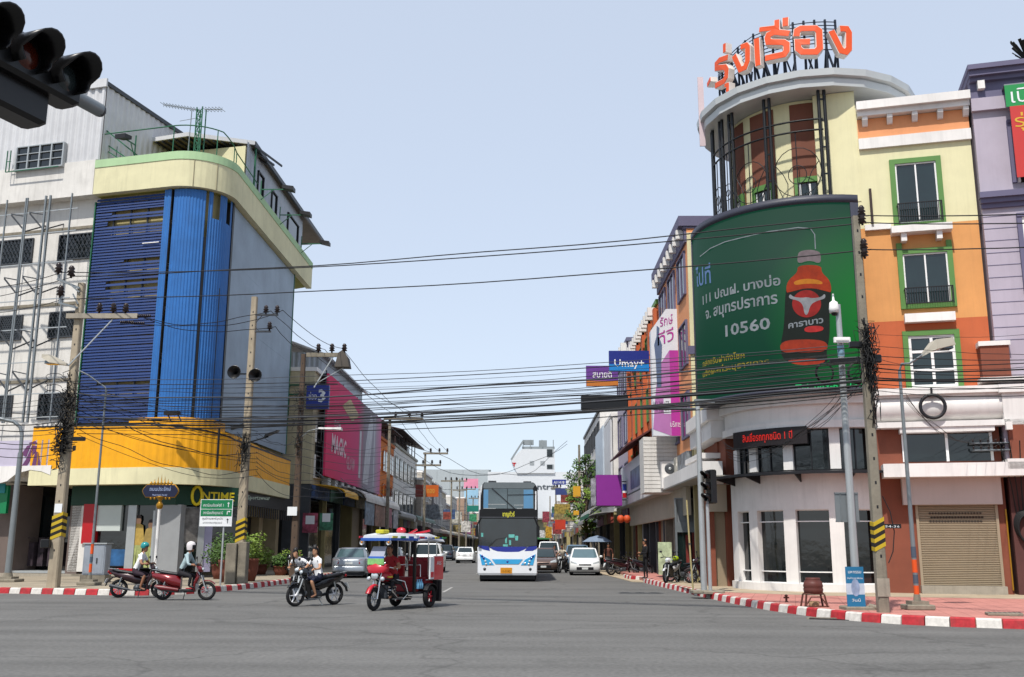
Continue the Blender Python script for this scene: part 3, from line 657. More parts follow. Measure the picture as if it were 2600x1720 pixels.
# ================================================================ RIGHT CORNER BUILDING
RF = Fr(11.2, 33.2, -14.6); TC = (10.85, 36.6)
rb_ = thing('rounded_corner_building', 'tall corner building with orange facade and round tower under a disc roof', 'building', RF.o, RF.a)
def RR(p, q, t=0): return RF.rect(p, q, t)
tl = Vector((*RF.l(TC), 0)); tcx, tcy = tl.x, tl.y         # tower centre in the facade frame
A0 = RF.a
def cp(ang, r, z): return (tcx + r * math.cos(ang - A0), tcy + r * math.sin(ang - A0), z)   # world angle -> local point
def cyl(b, a0, a1, r0, r1, z0, z1, n=24, m=0):             # curved wall piece between world angles
    P = [cp(a0 + (a1 - a0) * i / n, r1, 0) for i in range(n + 1)]; Q = [cp(a0 + (a1 - a0) * i / n, r0, 0) for i in range(n + 1)]
    rings = [[(p[0], p[1], z0), (p[0], p[1], z1), (q[0], q[1], z1), (q[0], q[1], z0)] for p, q in zip(P, Q)]
    return b.loft(rings, m)
D = math.radians
S0, S1 = -.15, 4.12
# wall colours as stacked storeys of the same wall
zs = {k: RF.px(*p)[1] for k, p in dict(cor=c1(1190, 745), fr=c1(1190, 830), b0=c1(1190, 965), b1=c1(1190, 1037), st=c2(1310, 215), ru=c2(1350, 860), wb=c2(1370, 1335)).items()}
part('upper_wall', pyellow, rb_, lambda b: (b.box(S0, S1, 0, 9, zs['st'], zs['cor'])))
part('orange_wall', orange, rb_, lambda b: b.box(S0, S1, .0, 9, zs['ru'], zs['st']))
part('rust_wall', rust_o, rb_, lambda b: b.box(S0, S1, .0, 9, zs['wb'], zs['ru']))
part('brown_wall', brown, rb_, lambda b: b.box(S0 + .3, S1, .0, 9, .1, zs['wb']))
part('peach_frieze', peach, rb_, lambda b: b.box(.5, S1, -.03, 0, zs['b0'], zs['fr']))
part('white_band', white, rb_, lambda b: b.box(.5, S1 + .02, -.12, 0, zs['b1'], zs['b0']))
part('cornice', white, rb_, lambda b: (b.box(.48, S1 + .05, -.45, 9, zs['cor'] - .25, zs['cor'] + .05), b.box(.5, S1 + .03, -.3, 0, zs['fr'] + .02, zs['cor'] - .25)))
for i in range(5):
    x = .75 + i * .82; part('bracket', white, rb_, lambda b: b.prism([(0, zs['fr'] + .05), (-.26, zs['fr'] + .05), (-.26, zs['fr'] - .1), (-.12, zs['fr'] - .28), (0, zs['fr'] - .3)], x - .09, x + .09, 'x'))
part('sill_band', white, rb_, lambda b: b.box(.5, 1.35, -.12, 0, zs['st'] - .1, zs['st'] + .1))
boxp('downpipe_tray', mat('cable_tray', '3c2c28', .7), rb_, .72, .8, -.12, 0, zs['st'], 13.8)
def bigwin(p, q, cols, rows, gs, root=rb_, fw=.17, bar=.05):
    x0, x1, z0, z1 = RR(p, q, .1)
    f = part('window', [greent, white_c], root, lambda b: (b.box(x0, x0 + fw, -.12, 0, z0, z1), b.box(x1 - fw, x1, -.12, 0, z0, z1), b.box(x0 + fw, x1 - fw, -.12, 0, z1 - fw, z1), b.box(x0 + fw, x1 - fw, -.12, 0, z0, z0 + fw * .9)))
    a0, a1_, b0, b1 = x0 + fw, x1 - fw, z0 + fw * .9, z1 - fw; B = bar
    part('frame', white_c, f, lambda b: ([b.box(a0 + (a1_ - a0) * k / cols - B / 2 + (B / 2 if k == 0 else (-B / 2 if k == cols else 0)), a0 + (a1_ - a0) * k / cols + B / 2 + (B / 2 if k == 0 else (-B / 2 if k == cols else 0)), -.07, -.005, b0, b1) for k in range(cols + 1)],
                                         [b.box(a0 + B, a1_ - B, -.066, -.006, zz - B / 2, zz + B / 2) for zz in [b0 + B / 2, b1 - B / 2] + [b0 + (b1 - b0) * r for r in rows]]))
    for k in range(cols):
        u0, u1 = a0 + (a1_ - a0) * k / cols, a0 + (a1_ - a0) * (k + 1) / cols; ze = [b0] + [b0 + (b1 - b0) * r for r in rows] + [b1]
        for za, zb_ in zip(ze, ze[1:]): boxp('pane', gs, f, u0 + B / 2, u1 - B / 2, -.03, -.008, za + B / 2, zb_ - B / 2)
    return f, (a0, a1_, b0, b1)
def balc(f, a, h=.55):
    a0, a1_, b0, b1 = a
    def _(b):
        b.box(a0 - .05, a1_ + .05, -.42, -.38, b0 + h - .03, b0 + h); b.box(a0 - .05, a1_ + .05, -.42, -.38, b0 - .06, b0 - .03)
        for k in range(19): x = a0 + (a1_ - a0) * k / 18; b.box(x - .012, x + .012, -.41, -.39, b0 - .05, b0 + h)
        for x in (a0 - .05, a1_ + .02): b.box(x, x + .03, -.42, -.1, b0 + h - .04, b0 + h - .01); b.box(x, x + .03, -.42, -.39, b0 - .1, b0 + h)
    part('balcony_rail', black, f, _)
f, a = bigwin(c1(1425, 1100), c1(1820, 1540), 2, [], glass_g); balc(f, a, .62)
part('balcony_slab', white, rb_, lambda b: (b.box(a[0] - .3, a[1] + .3, -.45, 0, a[2] - .42, a[2] - .18), b.box(a[0], a[0] + .18, -.35, 0, a[2] - .7, a[2] - .42), b.box(a[1] - .2, a[1] - .02, -.35, 0, a[2] - .7, a[2] - .42)))
# green surround runs down to the second window
f2, a2_ = bigwin(c2(1478, 365), c2(1895, 750), 2, [], glass_g); balc(f2, a2_, .5)
part('green_strip', greent, rb_, lambda b: (b.box(a2_[0] - .17, a2_[0], -.1, 0, a2_[3] + .17, a[2] - .7), b.box(a2_[1], a2_[1] + .17, -.1, 0, a2_[3] + .17, a[2] - .7)))
f3, a3_ = bigwin(c2(1515, 925), c2(1945, 1330), 2, [.33, .69], glass_g, bar=.09)
x0, x1, z0, z1 = RR(c2(1530, 808), c2(1882, 848), .2); boxp('lintel', white, rb_, x0, x1, -.3, 0, z0, z1)
# round tower behind the screen
part('tower_wall', pyellow, rb_, lambda b: cyl(b, D(150), D(286), 2.2, 2.9, 6.6, 17.52, 36))
for a0, a1_ in ((190, 204), (212, 232), (244, 266)):
    part('brown_panel', mat('tower_brown', '7c4a38', .8, var=.08, streak=.15), rb_, lambda b: cyl(b, D(a0), D(a1_), 2.88, 2.93, 6.7, 17.4, 10))
    m0, m1 = D(a0 + 1), D(a1_ - 1)
    f = part('window', greent, rb_, lambda b: (cyl(b, m0, m1, 2.9, 3.05, 14.35, 14.55, 6), cyl(b, m0, m0 + D(2.5), 2.9, 3.05, 12.4, 14.35, 3), cyl(b, m1 - D(2.5), m1, 2.9, 3.05, 12.4, 14.35, 3)))
    part('frame', white_c, f, lambda b: (cyl(b, m0 + D(3), m0 + D(4.2), 2.9, 3.0, 12.4, 14.3, 2), cyl(b, m1 - D(4.2), m1 - D(3), 2.9, 3.0, 12.4, 14.3, 2), cyl(b, (m0 + m1) / 2 - D(.6), (m0 + m1) / 2 + D(.6), 2.9, 3.0, 12.4, 14.3, 2), cyl(b, m0 + D(3), m1 - D(3), 2.9, 2.99, 13.3, 13.4, 6)))
    part('pane', glass_g, f, lambda b: cyl(b, m0 + D(3), m1 - D(3), 2.9, 2.96, 12.4, 14.32, 6))
part('tower_return', pyellow, rb_, lambda b: b.box(-.95, .46, -.02, .6, 13.4, 17.52))
# disc roof
def _(b):
    P = [(tcx + 3.85 * math.cos(2 * math.pi * i / 22 + .1), tcy + 3.85 * math.sin(2 * math.pi * i / 22 + .1)) for i in range(22)]
    b.prism(P, 17.56, 17.68, 'z')
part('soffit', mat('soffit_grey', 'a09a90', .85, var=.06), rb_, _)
def _(b):
    k = 22; rings = []
    for r, z in ((3.86, 17.54), (3.95, 17.55), (3.98, 17.8), (3.93, 17.82), (3.93, 17.87), (4.1, 17.9), (4.13, 18.14), (3.7, 18.16)):
        rings.append([(tcx + r * math.cos(2 * math.pi * i / k + .1), tcy + r * math.sin(2 * math.pi * i / k + .1), z) for i in range(k)])
    b.loft(rings, 0, False, True)
part('disc_fascia', mat('aluminium_fascia', 'ccd0d0', .4, .1, var=.05), rb_, _)
# black cage of twin posts and curved rails
cg = thing('tower_cage', 'black steel posts and curled grille in front of the round tower', 'grille', RF.o, RF.a)
pa = []
for p in ((1900, 215), (1783, 420), (1698, 450), (1662, 450)):
    ang, _z = cyl_hit(*dd(*p), TC, 3.6); pa.append(ang)
pa = sorted(set([pa[0], pa[1], pa[2], D(196), D(180)]))
bk = mat('cage_black', '1a1c20', .45, .2, var=.1)
for ang in pa:
    part('post', bk, cg, lambda b: ([b.tube([cp(ang + s, 3.6, 13.0), cp(ang + s, 3.6, 17.56)], .06, 6) for s in (-.028, .028)], [b.bar(cp(ang - .03, 3.6, z), cp(ang + .03, 3.6, z), .05) for z in (13.4, 14.4, 15.4, 16.4, 17.2)]))
lo, hi = pa[0], pa[-1]
for z in (16.05, 16.45): part('ring_rail', bk, cg, lambda b: b.tube([cp(lo + (hi - lo) * i / 30, 3.62, z) for i in range(31)], .035, 6))
for a0, a1_ in zip(pa, pa[1:]):
    mid = (a0 + a1_) / 2; w = (a1_ - a0) * 3.6 / 2 * .85
    def _(b):
        b.tube([cp(mid, 3.6, 16.05), cp(mid, 3.6, 13.0)], .02, 5)
        for rr in (w, w * .38): b.tube([cp(mid + rr * math.cos(t * math.pi / 10) / 3.6, 3.6, 14.55 + rr * math.sin(t * math.pi / 10) * 1.1 - (w - rr) * .2) for t in range(20)], .016, 5, closed=True)
        for s in (-1, 1):
            b.tube([cp(mid + s * w * f / 3.6, 3.6, 13.1 + 1.3 * f * f) for f in (0, .3, .6, 1)], .016, 5)
            b.tube([cp(mid + s * w * (1 - .6 * math.sin(f * 3)) / 3.6, 3.6, 13.0 + 1.9 * f) for f in (0, .2, .4, .6, .8, 1)], .016, 5)
    part('curled_grille', bk, cg, _)
# curved LED screen
LC = (10.52, 36.5); Rs = 4.2; e0, e1 = D(176), cyl_hit(*c2(1243, 500), LC, 4.2)[0]
led = thing('led_screen', 'curved green LED screen advertising a bottled energy drink', 'screen', (*LC, 0), 0)
def led_pt(v, r=Rs):          # x: metres along the arc from the right end leftwards negative, z up
    ang = e1 + v[0] / Rs; return (r * math.cos(ang), r * math.sin(ang), v[2])
def cw_(b, a0, a1, r0, r1, z0, z1, n=30, m=0):
    rings = [[(r1 * math.cos(t), r1 * math.sin(t), z0), (r1 * math.cos(t), r1 * math.sin(t), z1), (r0 * math.cos(t), r0 * math.sin(t), z1), (r0 * math.cos(t), r0 * math.sin(t), z0)] for t in [a0 + (a1 - a0) * i / n for i in range(n + 1)]]
    return b.loft(rings, m, True)
lz0, lz1 = cyl_hit(*c2(1240, 1328), LC, Rs)[1], cyl_hit(*c1(1235, 1343), LC, Rs)[1]
part('housing', mat('led_frame', '363846', .5, var=.05), led, lambda b: cw_(b, e0, e1, 3.4, Rs - .06, lz0, lz1))
part('border', mat('led_frame', '363846'), led, lambda b: (cw_(b, e0, e1, Rs - .06, Rs + .03, lz1 - .28, lz1), cw_(b, e0, e1, Rs - .06, Rs + .03, lz0, lz0 + .1), cw_(b, e1 - .07, e1, Rs - .06, Rs + .03, lz0 + .1, lz1 - .28, 3), cw_(b, e0, e0 + .04, Rs - .06, Rs + .03, lz0 + .1, lz1 - .28, 3)))
sm = bpy.data.materials.new('led_picture'); sm.use_nodes = True; t = sm.node_tree; N = t.nodes; L = t.links; B_ = N['Principled BSDF']
tc = N.new('ShaderNodeTexCoord'); vd = N.new('ShaderNodeVectorMath'); vd.operation = 'DISTANCE'; vd.inputs[1].default_value = (1.3, -3.7, 9.2); L.new(tc.outputs['Object'], vd.inputs[0])
cr = N.new('ShaderNodeValToRGB'); mr = N.new('ShaderNodeMapRange'); mr.inputs[1].default_value = 0; mr.inputs[2].default_value = 5.2; L.new(vd.outputs['Value'], mr.inputs[0]); L.new(mr.outputs[0], cr.inputs[0])
cr.color_ramp.elements[0].color = (*lin('1c8a30'), 1); cr.color_ramp.elements[0].position = 0; cr.color_ramp.elements[1].color = (*lin('144634'), 1); cr.color_ramp.elements[1].position = .75
nz = N.new('ShaderNodeTexWave'); nz.inputs['Scale'].default_value = 9; nz.bands_direction = 'Z'; L.new(tc.outputs['Object'], nz.inputs['Vector'])
ml = N.new('ShaderNodeMapRange'); ml.inputs[3].default_value = .9; ml.inputs[4].default_value = 1.05; L.new(nz.outputs['Fac'], ml.inputs[0])
sc_ = N.new('ShaderNodeVectorMath'); sc_.operation = 'SCALE'; L.new(cr.outputs[0], sc_.inputs[0]); L.new(ml.outputs[0], sc_.inputs['Scale'])
L.new(sc_.outputs[0], B_.inputs['Emission Color']); B_.inputs['Emission Strength'].default_value = .68
B_.inputs['Base Color'].default_value = (.006, .008, .008, 1); B_.inputs['Roughness'].default_value = .7; B_.inputs['Specular IOR Level'].default_value = .1
part('display', sm, led, lambda b: cw_(b, e0 + .04, e1 - .07, Rs - .06, Rs - .01, lz0 + .1, lz1 - .28))
def emis(name, h, s=.8):
    m = mat(name, h, .6, var=.28, scale=3.5, emit=s * .85, k=.85); m.node_tree.nodes['Principled BSDF'].inputs['Base Color'].links and m.node_tree.links.remove(m.node_tree.nodes['Principled BSDF'].inputs['Base Color'].links[0])
    m.node_tree.nodes['Principled BSDF'].inputs['Base Color'].default_value = (.008, .008, .008, 1); m.node_tree.nodes['Principled BSDF'].inputs['Specular IOR Level'].default_value = .1; return m
def led_at(p):                # photograph point -> arc coordinate and height on the screen
    ang, z = cyl_hit(*p, LC, Rs); return (ang - e1) * Rs, z
def led_text(s, p0, p1, hpx, m, bold=.01, name='lettering'):
    A, B = led_at(p0), led_at(p1); w = B[0] - A[0]; vs, fs = text_geo(s, 1, bold, 0, 2, abs(w))
    zc_ = (max(v[2] for v in vs)); hh = led_at((p0[0], p0[1] - hpx))[1] - A[1]
    out = []
    for x, y, z in vs:
        f = x / abs(w) + .5; out.append(led_pt((A[0] + w * f, 0, (A[1] + (B[1] - A[1]) * f) + z * hh), Rs + .012))
    MB().add(out, fs).done(name, m, led)
lw = emis('led_white', 'a4acb4', .75); lg = emis('led_gold', 'b09a30', .8); lgn = emis('led_green_text', '20d878', .9); lbl = emis('led_blue', '7090c8', .8)
led_text('ไปที่', c2(105, 620), c2(205, 590), 42, lbl)
led_text('111 ปณฝ. บางบ่อ', c2(150, 742), c2(682, 605), 22, lw, .02)
led_text('จ. สมุทรปราการ', c2(170, 842), c2(662, 730), 26, lw, .02)
led_text('10560', c2(305, 960), c2(612, 905), 28, lw, .02)
led_text('กล่องรับฝาถึงโชค', c2(150, 1168), c2(435, 1105), 14, lg)
led_text('แจ้งผลที่ระบุรายการ', c2(150, 1240), c2(605, 1150), 14, lg)
led_text('Tel. 089-6211323', c2(785, 1325), c2(1275, 1312), 13, lgn, .015)
def led_poly(name, m, pts, r=.006):
    P = [led_at(c2(*p)) for p in pts]
    for _q in range(2): P = [((a[0] * (3 - k) + b[0] * (1 + k)) / 4, (a[1] * (3 - k) + b[1] * (1 + k)) / 4) for a, b in zip(P, P[1:] + P[:1]) for k in (0, 2)]
    def clip(Q, x, sg):
        out = []
        for p, q in zip(Q, Q[1:] + Q[:1]):
            u, w = sg * (p[0] - x), sg * (q[0] - x)
            if u >= 0: out.append(p)
            if (u < 0) != (w < 0): t = u / (u - w); out.append((p[0] + (q[0] - p[0]) * t, p[1] + (q[1] - p[1]) * t))
        return out
    x0, x1 = min(p[0] for p in P), max(p[0] for p in P); n = max(1, int((x1 - x0) / .09)); b = MB()
    for k in range(n):
        Q = clip(clip(P, x0 + (x1 - x0) * k / n, 1), x0 + (x1 - x0) * (k + 1) / n, -1)
        if len(Q) > 2: b.add([led_pt((a, 0, z), Rs + r) for a, z in Q], [tuple(range(len(Q)))])
    b.done(name, m, led)
def led_line(name, m, pts, w=.03, r=.01):
    P = [led_pt((*led_at(c2(*p))[:1], 0, led_at(c2(*p))[1]), Rs + r) for p in pts]; part(name, m, led, lambda b: b.tube(P, w / 2, 4))
led_line('light_curve', lw, [(130, 410), (200, 355), (300, 310), (420, 280), (600, 240), (800, 212), (885, 218), (915, 260), (920, 360)], .035)
cen = 875
bo = [(800, 470), (960, 470), (950, 520), (1010, 580), (1022, 660), (1008, 760), (1012, 960), (985, 1080), (1010, 1140), (870, 1165), (705, 1130), (690, 1020), (715, 900), (722, 660), (742, 580), (805, 520)]
led_poly('bottle_glass', emis('bottle_dark', '0e2018', .6), [(875 + (x - 875) * 1.06, y) for x, y in bo], .004)
led_poly('bottle_shoulder', emis('bottle_orange', 'b4380e', .85), [(798, 470), (962, 470), (960, 520), (1022, 575), (1032, 660), (1000, 650), (880, 622), (745, 655), (718, 660), (726, 580), (798, 520)], .008)
led_poly('bottle_highlight', emis('bottle_amber', 'e08a20', .8), [(770, 580), (860, 560), (960, 575), (975, 605), (870, 595), (775, 610)], .012)
led_poly('bottle_cap', emis('cap_grey', '9a8a90', .7), [(798, 400), (812, 375), (880, 362), (945, 375), (958, 400), (956, 465), (880, 435), (796, 465)], .01)
led_poly('label_disc', emis('label_red', 'b02420', .8), [(860 + 100 * math.cos(t * .314), 735 + 95 * math.sin(t * .314)) for t in range(20)], .012)
led_poly('emblem', emis('emblem_grey', 'a8aab0', .8), [(845, 810), (835, 740), (800, 712), (735, 700), (745, 665), (770, 690), (830, 695), (860, 690), (900, 698), (960, 690), (985, 662), (990, 700), (930, 715), (885, 742), (868, 812)], .016)
led_text('คาราบาว', c2(735, 905), c2(975, 865), 15, lw, .025); led_poly('label_strip', emis('label_red2', 'd03030', .85), [(845, 890), (975, 885), (975, 925), (845, 935)], .014)
led_poly('bottle_base', emis('bottle_orange2', 'b43818', .8), [(680, 990), (860, 978), (1000, 990), (1005, 1062), (860, 1070), (680, 1075)], .014)
led_poly('bottle_foot', emis('bottle_orange3', 'c83c1c', .8), [(720, 1118), (870, 1112), (1000, 1118), (960, 1150), (870, 1160), (760, 1148)], .014)
# white lower part of the tower
base = thing('white_curved_shop', 'white curved shop front with tall dark windows below the screen', 'shop', RF.o, RF.a)
wa, wc_ = D(178), D(284)
part('cornice', white, base, lambda b: ([cyl(b, wa, wc_, 2.9, r, z0, z1, 30) for r, z0, z1 in ((3.75, 6.3, 6.66), (3.55, 5.75, 6.3), (3.65, 5.5, 5.75))]))
part('fascia', white, base, lambda b: cyl(b, wa, wc_, 2.8, 3.42, 2.62 + .2, 4.0, 30))
part('upper_wall', mat('dark_brown_panel', '2a1a18', .6, var=.1), base, lambda b: cyl(b, wa, wc_, 2.7, 3.2, 4.1, 5.5, 30))
part('plinth', white, base, lambda b: cyl(b, wa, wc_, 2.6, 3.5, .17, .42, 30))
part('core', dark_in, base, lambda b: cyl(b, wa, wc_, 1.6, 2.4, .2, 5.5, 24))
def hitang(p, r=3.35): return cyl_hit(*c3(*p), TC, r)[0]
low = [(345, 408), (485, 540), (718, 800), (1028, 1125), (1345, 1365)]
for x0_, x1_ in low:
    a0, a1_ = hitang((x0_, 900)), hitang((x1_, 900)) if x1_ < 1300 else D(284)
    if x0_ == 345: a0 = D(178)
    part('column', white, base, lambda b: cyl(b, min(a0, a1_), max(a0, a1_), 2.8, 3.42, .42, 2.82, 4))
for x0_, x1_ in ((408, 485), (540, 718), (800, 1028), (1125, 1345)):
    a0, a1_ = hitang((x0_, 900)), hitang((x1_, 900)); f = part('window', white_c, base, lambda b: [cyl(b, a0, a1_, 3.2, 3.3, z, z + .035, 6) for z in (.42, .78, 2.42, 2.79)])
    part('pane', glass_d, f, lambda b: cyl(b, a0, a1_, 3.1, 3.22, .42, 2.82, 8))
for x0_, x1_ in ((372, 396), (476, 522), (704, 768), (1018, 1090)):
    a0, a1_ = hitang((x0_, 250), 3.3), hitang((x1_, 250), 3.3); part('upper_column', white, base, lambda b: cyl(b, a0, a1_, 3.1, 3.38, 4.15, 5.5 if x0_ > 1000 else 5.0, 3))
for x0_, x1_ in ((396, 476), (522, 704), (768, 1018), (1090, 1300)):
    a0, a1_ = hitang((x0_, 250), 3.3), hitang((x1_, 250), 3.3); f = part('window', black, base, lambda b: [cyl(b, a0 + (a1_ - a0) * k - .006, a0 + (a1_ - a0) * k + .006, 3.2, 3.28, 4.15, 5.5, 1) for k in (.03, .5, .97)])
    part('pane', glass_d, f, lambda b: cyl(b, a0, a1_, 3.2, 3.24, 4.15, 5.5, 6))
ca = thing('black_canopy', 'thin black canopy curving over the white shop front', 'canopy', RF.o, RF.a)
part('sheet', black, ca, lambda b: b.loft([[cp(D(176) + (D(286) - D(176)) * i / 30, r, z) for r, z in ((3.2, 4.14), (4.3, 4.02), (4.3, 3.94), (3.2, 4.06))] for i in range(31)]))
def _(b):
    for i in range(4): t = D(188 + i * 26); b.loft([[cp(t, 3.4, 3.72), cp(t, 3.4, 4.03), cp(t, 4.15, 3.94)], [cp(t + .012, 3.4, 3.72), cp(t + .012, 3.4, 4.03), cp(t + .012, 4.15, 3.94)]])
part('bracket', black, ca, _)
# red LED ticker
x_ = hitang((350, 130), 3.75); y_ = hitang((860, 100), 3.75)
tk = thing('led_ticker', 'dark ticker board with red running Thai text above the canopy', 'led sign', RF.o, RF.a)
part('housing', mat('ticker_case', '1a1214', .5), tk, lambda b: cyl(b, x_, y_, 3.4, 3.72, 4.98, 5.56, 12))
vs, fs = text_geo('สินเชื่อรถทุกชนิด 1 ปี', .24, .01, 0, 2, 2.0)
MB().add([cp(x_ + (y_ - x_) * .52 + v[0] / 3.75, 3.75, 5.17 + v[2]) for v in vs], fs).done('lettering', emis('ticker_red', 'e83028', 1.0), tk)
# right part: fascia, shutter and canopy
part('shop_cornice', white, rb_, lambda b: (b.box(.4, S1 + 2.5, -.55, 0, zs['wb'] - .22, zs['wb']), b.box(.4, S1 + 2.5, -.4, 0, zs['wb'] - .3, zs['wb'] - .22), b.lathe([(.45, .4), (.45, S1 + 2.5)], (0, 0, (zs['wb'] + 5.47) / 2), 'x', 14, 0, True, math.pi / 2, 3 * math.pi / 2), b.box(.4, S1 + 2.5, -.5, 0, 5.42, 5.6)))
rx, rz_ = RF.px(*c2(1725, 1440), .6); rr_ = .43
rg = thing('black_ring', 'black ring ornament mounted on the white cornice', 'ornament', RF.w(rx, -.62, rz_), RF.a)
MBt = MB(); MBt.tube([(rr_ * .87 * math.cos(t * math.pi / 14), 0, rr_ * .87 * math.sin(t * math.pi / 14)) for t in range(28)], .055, 8, closed=True); MBt.done('hoop', black, rg)
boxp('hanger', black, rg, -.03, .03, -.04, .1, .4, .6)
x0, x1, z0, z1 = RR(c3(1525, 120), c3(2125, 298), 0)
f = part('window', white_c, rb_, lambda b: (b.box(x0 - .08, x0, -.1, 0, z0, z1), b.box(x1, x1 + .08, -.1, 0, z0, z1), b.box((x0 + x1) / 2 - .04, (x0 + x1) / 2 + .04, -.1, 0, z0, z1)))
boxp('pane', glass_d, f, x0, (x0 + x1) / 2 - .04, -.04, -.01, z0, z1); boxp('pane', glass_d, f, (x0 + x1) / 2 + .04, x1, -.04, -.01, z0, z1)
boxp('lintel', white, rb_, x0 - .15, x1 + .12, -.45, 0, z1 + .02, z1 + .22)
x0, x1, z0, z1 = RR(c3(1385, 320), c3(2345, 398), .9); boxp('canopy_slab', white, rb_, x0, x1 + .1, -.9, 0, z0, z1)
x0, x1, z0, z1 = RR(c3(1510, 400), c3(2208, 596), .35); boxp('sign_box', mat('blank_sign_panel', 'c8b8b0', .7, var=.04, streak=.1), rb_, x0, x1, -.35, 0, z0, z1 + .05)
x0, x1, z0, z1 = RR(c3(1620, 600), c3(2200, 1160), 0)
sh = thing('roller_shutter', 'closed beige roller shutter in the brown wall', 'shutter', RF.w(0, 0, 0), RF.a)
def _(b):
    n = 46; h = (z1 - z0) / n
    for i in range(n): z = z0 + i * h; b.loft([[(x0, -.02, z), (x0, -.055, z + h * .3), (x0, -.055, z + h * .7), (x0, -.02, z + h)], [(x1, -.02, z), (x1, -.055, z + h * .3), (x1, -.055, z + h * .7), (x1, -.02, z + h)]], 0, False, False, False)
o = part('curtain_slats', shutter_m, sh, _); o['kind'] = 'stuff'
def _(b):
    for r in range(3):
        for k in range(18): x = x0 + .35 + (x1 - x0 - .7) * (k + .5 * (r % 2)) / 18; z = z1 - .28 - r * .13; b.prism([(x - .055, z), (x, z + .035), (x + .055, z), (x, z - .035)], -.065, -.057)
o = part('vent_slots', mat('slot_dark', '3a3028', .8), sh, _); o['kind'] = 'stuff'
part('guide', shutter_m, sh, lambda b: (b.box(x0 - .08, x0, -.09, 0, z0, z1), b.box(x1, x1 + .08, -.09, 0, z0, z1), b.box(x0, x1, -.08, 0, z1, z1 + .12)))
boxp('step', conc, sh, x0 - .1, x1 + .1, -.35, 0, .17, z0)
boxp('meter_pipe', gold, rb_, S1 - .05, S1 - .01, -.06, -.02, .3, 2.8)
# dark niche with hanging cables on the far right
cabn = thing('cable_coil', 'coil of black cable hanging in the dark gap beside the shutter', 'cable coil', RF.w(S1 + .45, -.15, 2.3), RF.a)
part('loop', cable_m, cabn, lambda b: [b.tube([(.3 * math.cos(t * math.pi / 8) + k * .02, -.05 - k * .04, .45 * math.sin(t * math.pi / 8) - k * .03) for t in range(16)], .03, 6, closed=True) for k in range(5)])
part('drop', cable_m, cabn, lambda b: [b.tube([(.1 * k - .2, -.05, .3), (.14 * k - .3, -.2, 1.2), (.3 * k - .6, -.5, 2.6)], .018, 5) for k in range(5)])
part('terminal_box', black_p, cabn, lambda b: b.bbox(.1, .45, -.3, -.05, -.1, .5))
# ---- violet building at the right edge
pb = thing('violet_building', 'lilac grey building with dark violet cornice at the right edge', 'building', RF.o, RF.a)
PX0 = S1 + .1
part('wall', purple_l, pb, lambda b: b.box(PX0, PX0 + 8, -.25, 9, 4.3, 17.2))
part('upper_band', purple_d, pb, lambda b: b.box(PX0 - .02, PX0 + 8, -.3, 0, 16.6, 17.2))
zc1 = RF.px(*c1(1930, 470), .6)[1]
part('cornice', purple_d, pb, lambda b: (b.box(PX0 - .06, PX0 + 8, -.6, 3, 17.35, 17.55), b.box(PX0 - .03, PX0 + 8, -.45, 0, 17.2, 17.35), b.box(PX0 - .1, PX0 + 8, -.7, 3, 17.55, 17.72)))
for k in range(5): part('bracket', white, pb, lambda b: b.box(PX0 + .2 + k * 1.5, PX0 + .42 + k * 1.5, -.5, -.3, 16.9, 17.2))
part('string_course', purple_l, pb, lambda b: b.box(PX0 - .04, PX0 + 8, -.4, -.25, 16.15, 16.6))
part('mid_cornice', purple_d, pb, lambda b: (b.box(PX0 - .08, PX0 + 8, -.55, -.25, 13.0, 13.2), b.box(PX0 - .05, PX0 + 8, -.45, -.25, 12.84, 13.0), b.box(PX0 - .03, PX0 + 8, -.35, -.25, 12.68, 12.84)))
def _(b):
    for k in range(12): b.box(PX0, PX0 + 8, -.262, -.25, 8.2 + k * .42, 8.215 + k * .42)
part('wall_groove', purple_d, pb, _)
for zz, hh in ((13.5, 2.1), (9.7, 2.6)):
    f = part('window', purple_d, pb, lambda b: (b.box(PX0 + 1.0, PX0 + 1.15, -.37, -.25, zz, zz + hh), b.box(PX0 + 1.0, PX0 + 3.5, -.4, -.25, zz + hh, zz + hh + .12)))
    boxp('pane', glass_g, f, PX0 + 1.25, PX0 + 3.5, -.29, -.25, zz, zz + hh); boxp('frame', white_c, f, PX0 + 1.15, PX0 + 1.25, -.33, -.25, zz, zz + hh)
part('ground_floor', mat('dark_red_brown', '5a3430', .8, var=.1), pb, lambda b: b.box(PX0, PX0 + 8, -.2, 4, .1, 4.3))
part('pier', brown, pb, lambda b: (b.box(PX0 - .5, PX0 + .35, -.45, 0, 6.95, 8.0), b.box(PX0 + .1, PX0 + 2, -.5, -.25, 4.3, 5.45)))
part('pier_cap', white, pb, lambda b: (b.box(PX0 - .55, PX0 + .4, -.5, 0, 8.0, 8.15), b.box(PX0 - .6, PX0 + 1.2, -.6, 0, 6.8, 6.95)))
part('ledge', white, pb, lambda b: (b.box(PX0 - .1, PX0 + 8, -.62, 0, 6.45, 6.7), b.box(PX0 + .0, PX0 + 8, -.5, 0, 5.45, 6.45), b.box(PX0 - .1, PX0 + 8, -.9, 0, 4.0, 4.32)))
for k in (0, 1): boxp('bracket', white, pb, PX0 + .0 + k * .55, PX0 + .18 + k * .55, -.7, -.5, 5.25, 5.5)
bn = thing('hanging_banner', 'green and red vertical banner with white Thai letters on the violet building', 'banner', RF.o, RF.a)
x0, x1, z0, z1 = RR(c1(2215, 590), c1(2480, 1205), .7); zm = RF.px(*c1(2240, 735), .7)[1]
boxp('upper_cloth', mat('banner_green', '109048', .6, var=.05), bn, x0, x1, -.72, -.7, zm, z1); boxp('lower_cloth', mat('banner_red', 'c83430', .6, var=.06), bn, x0 + .1, x1, -.722, -.7, z0, zm)
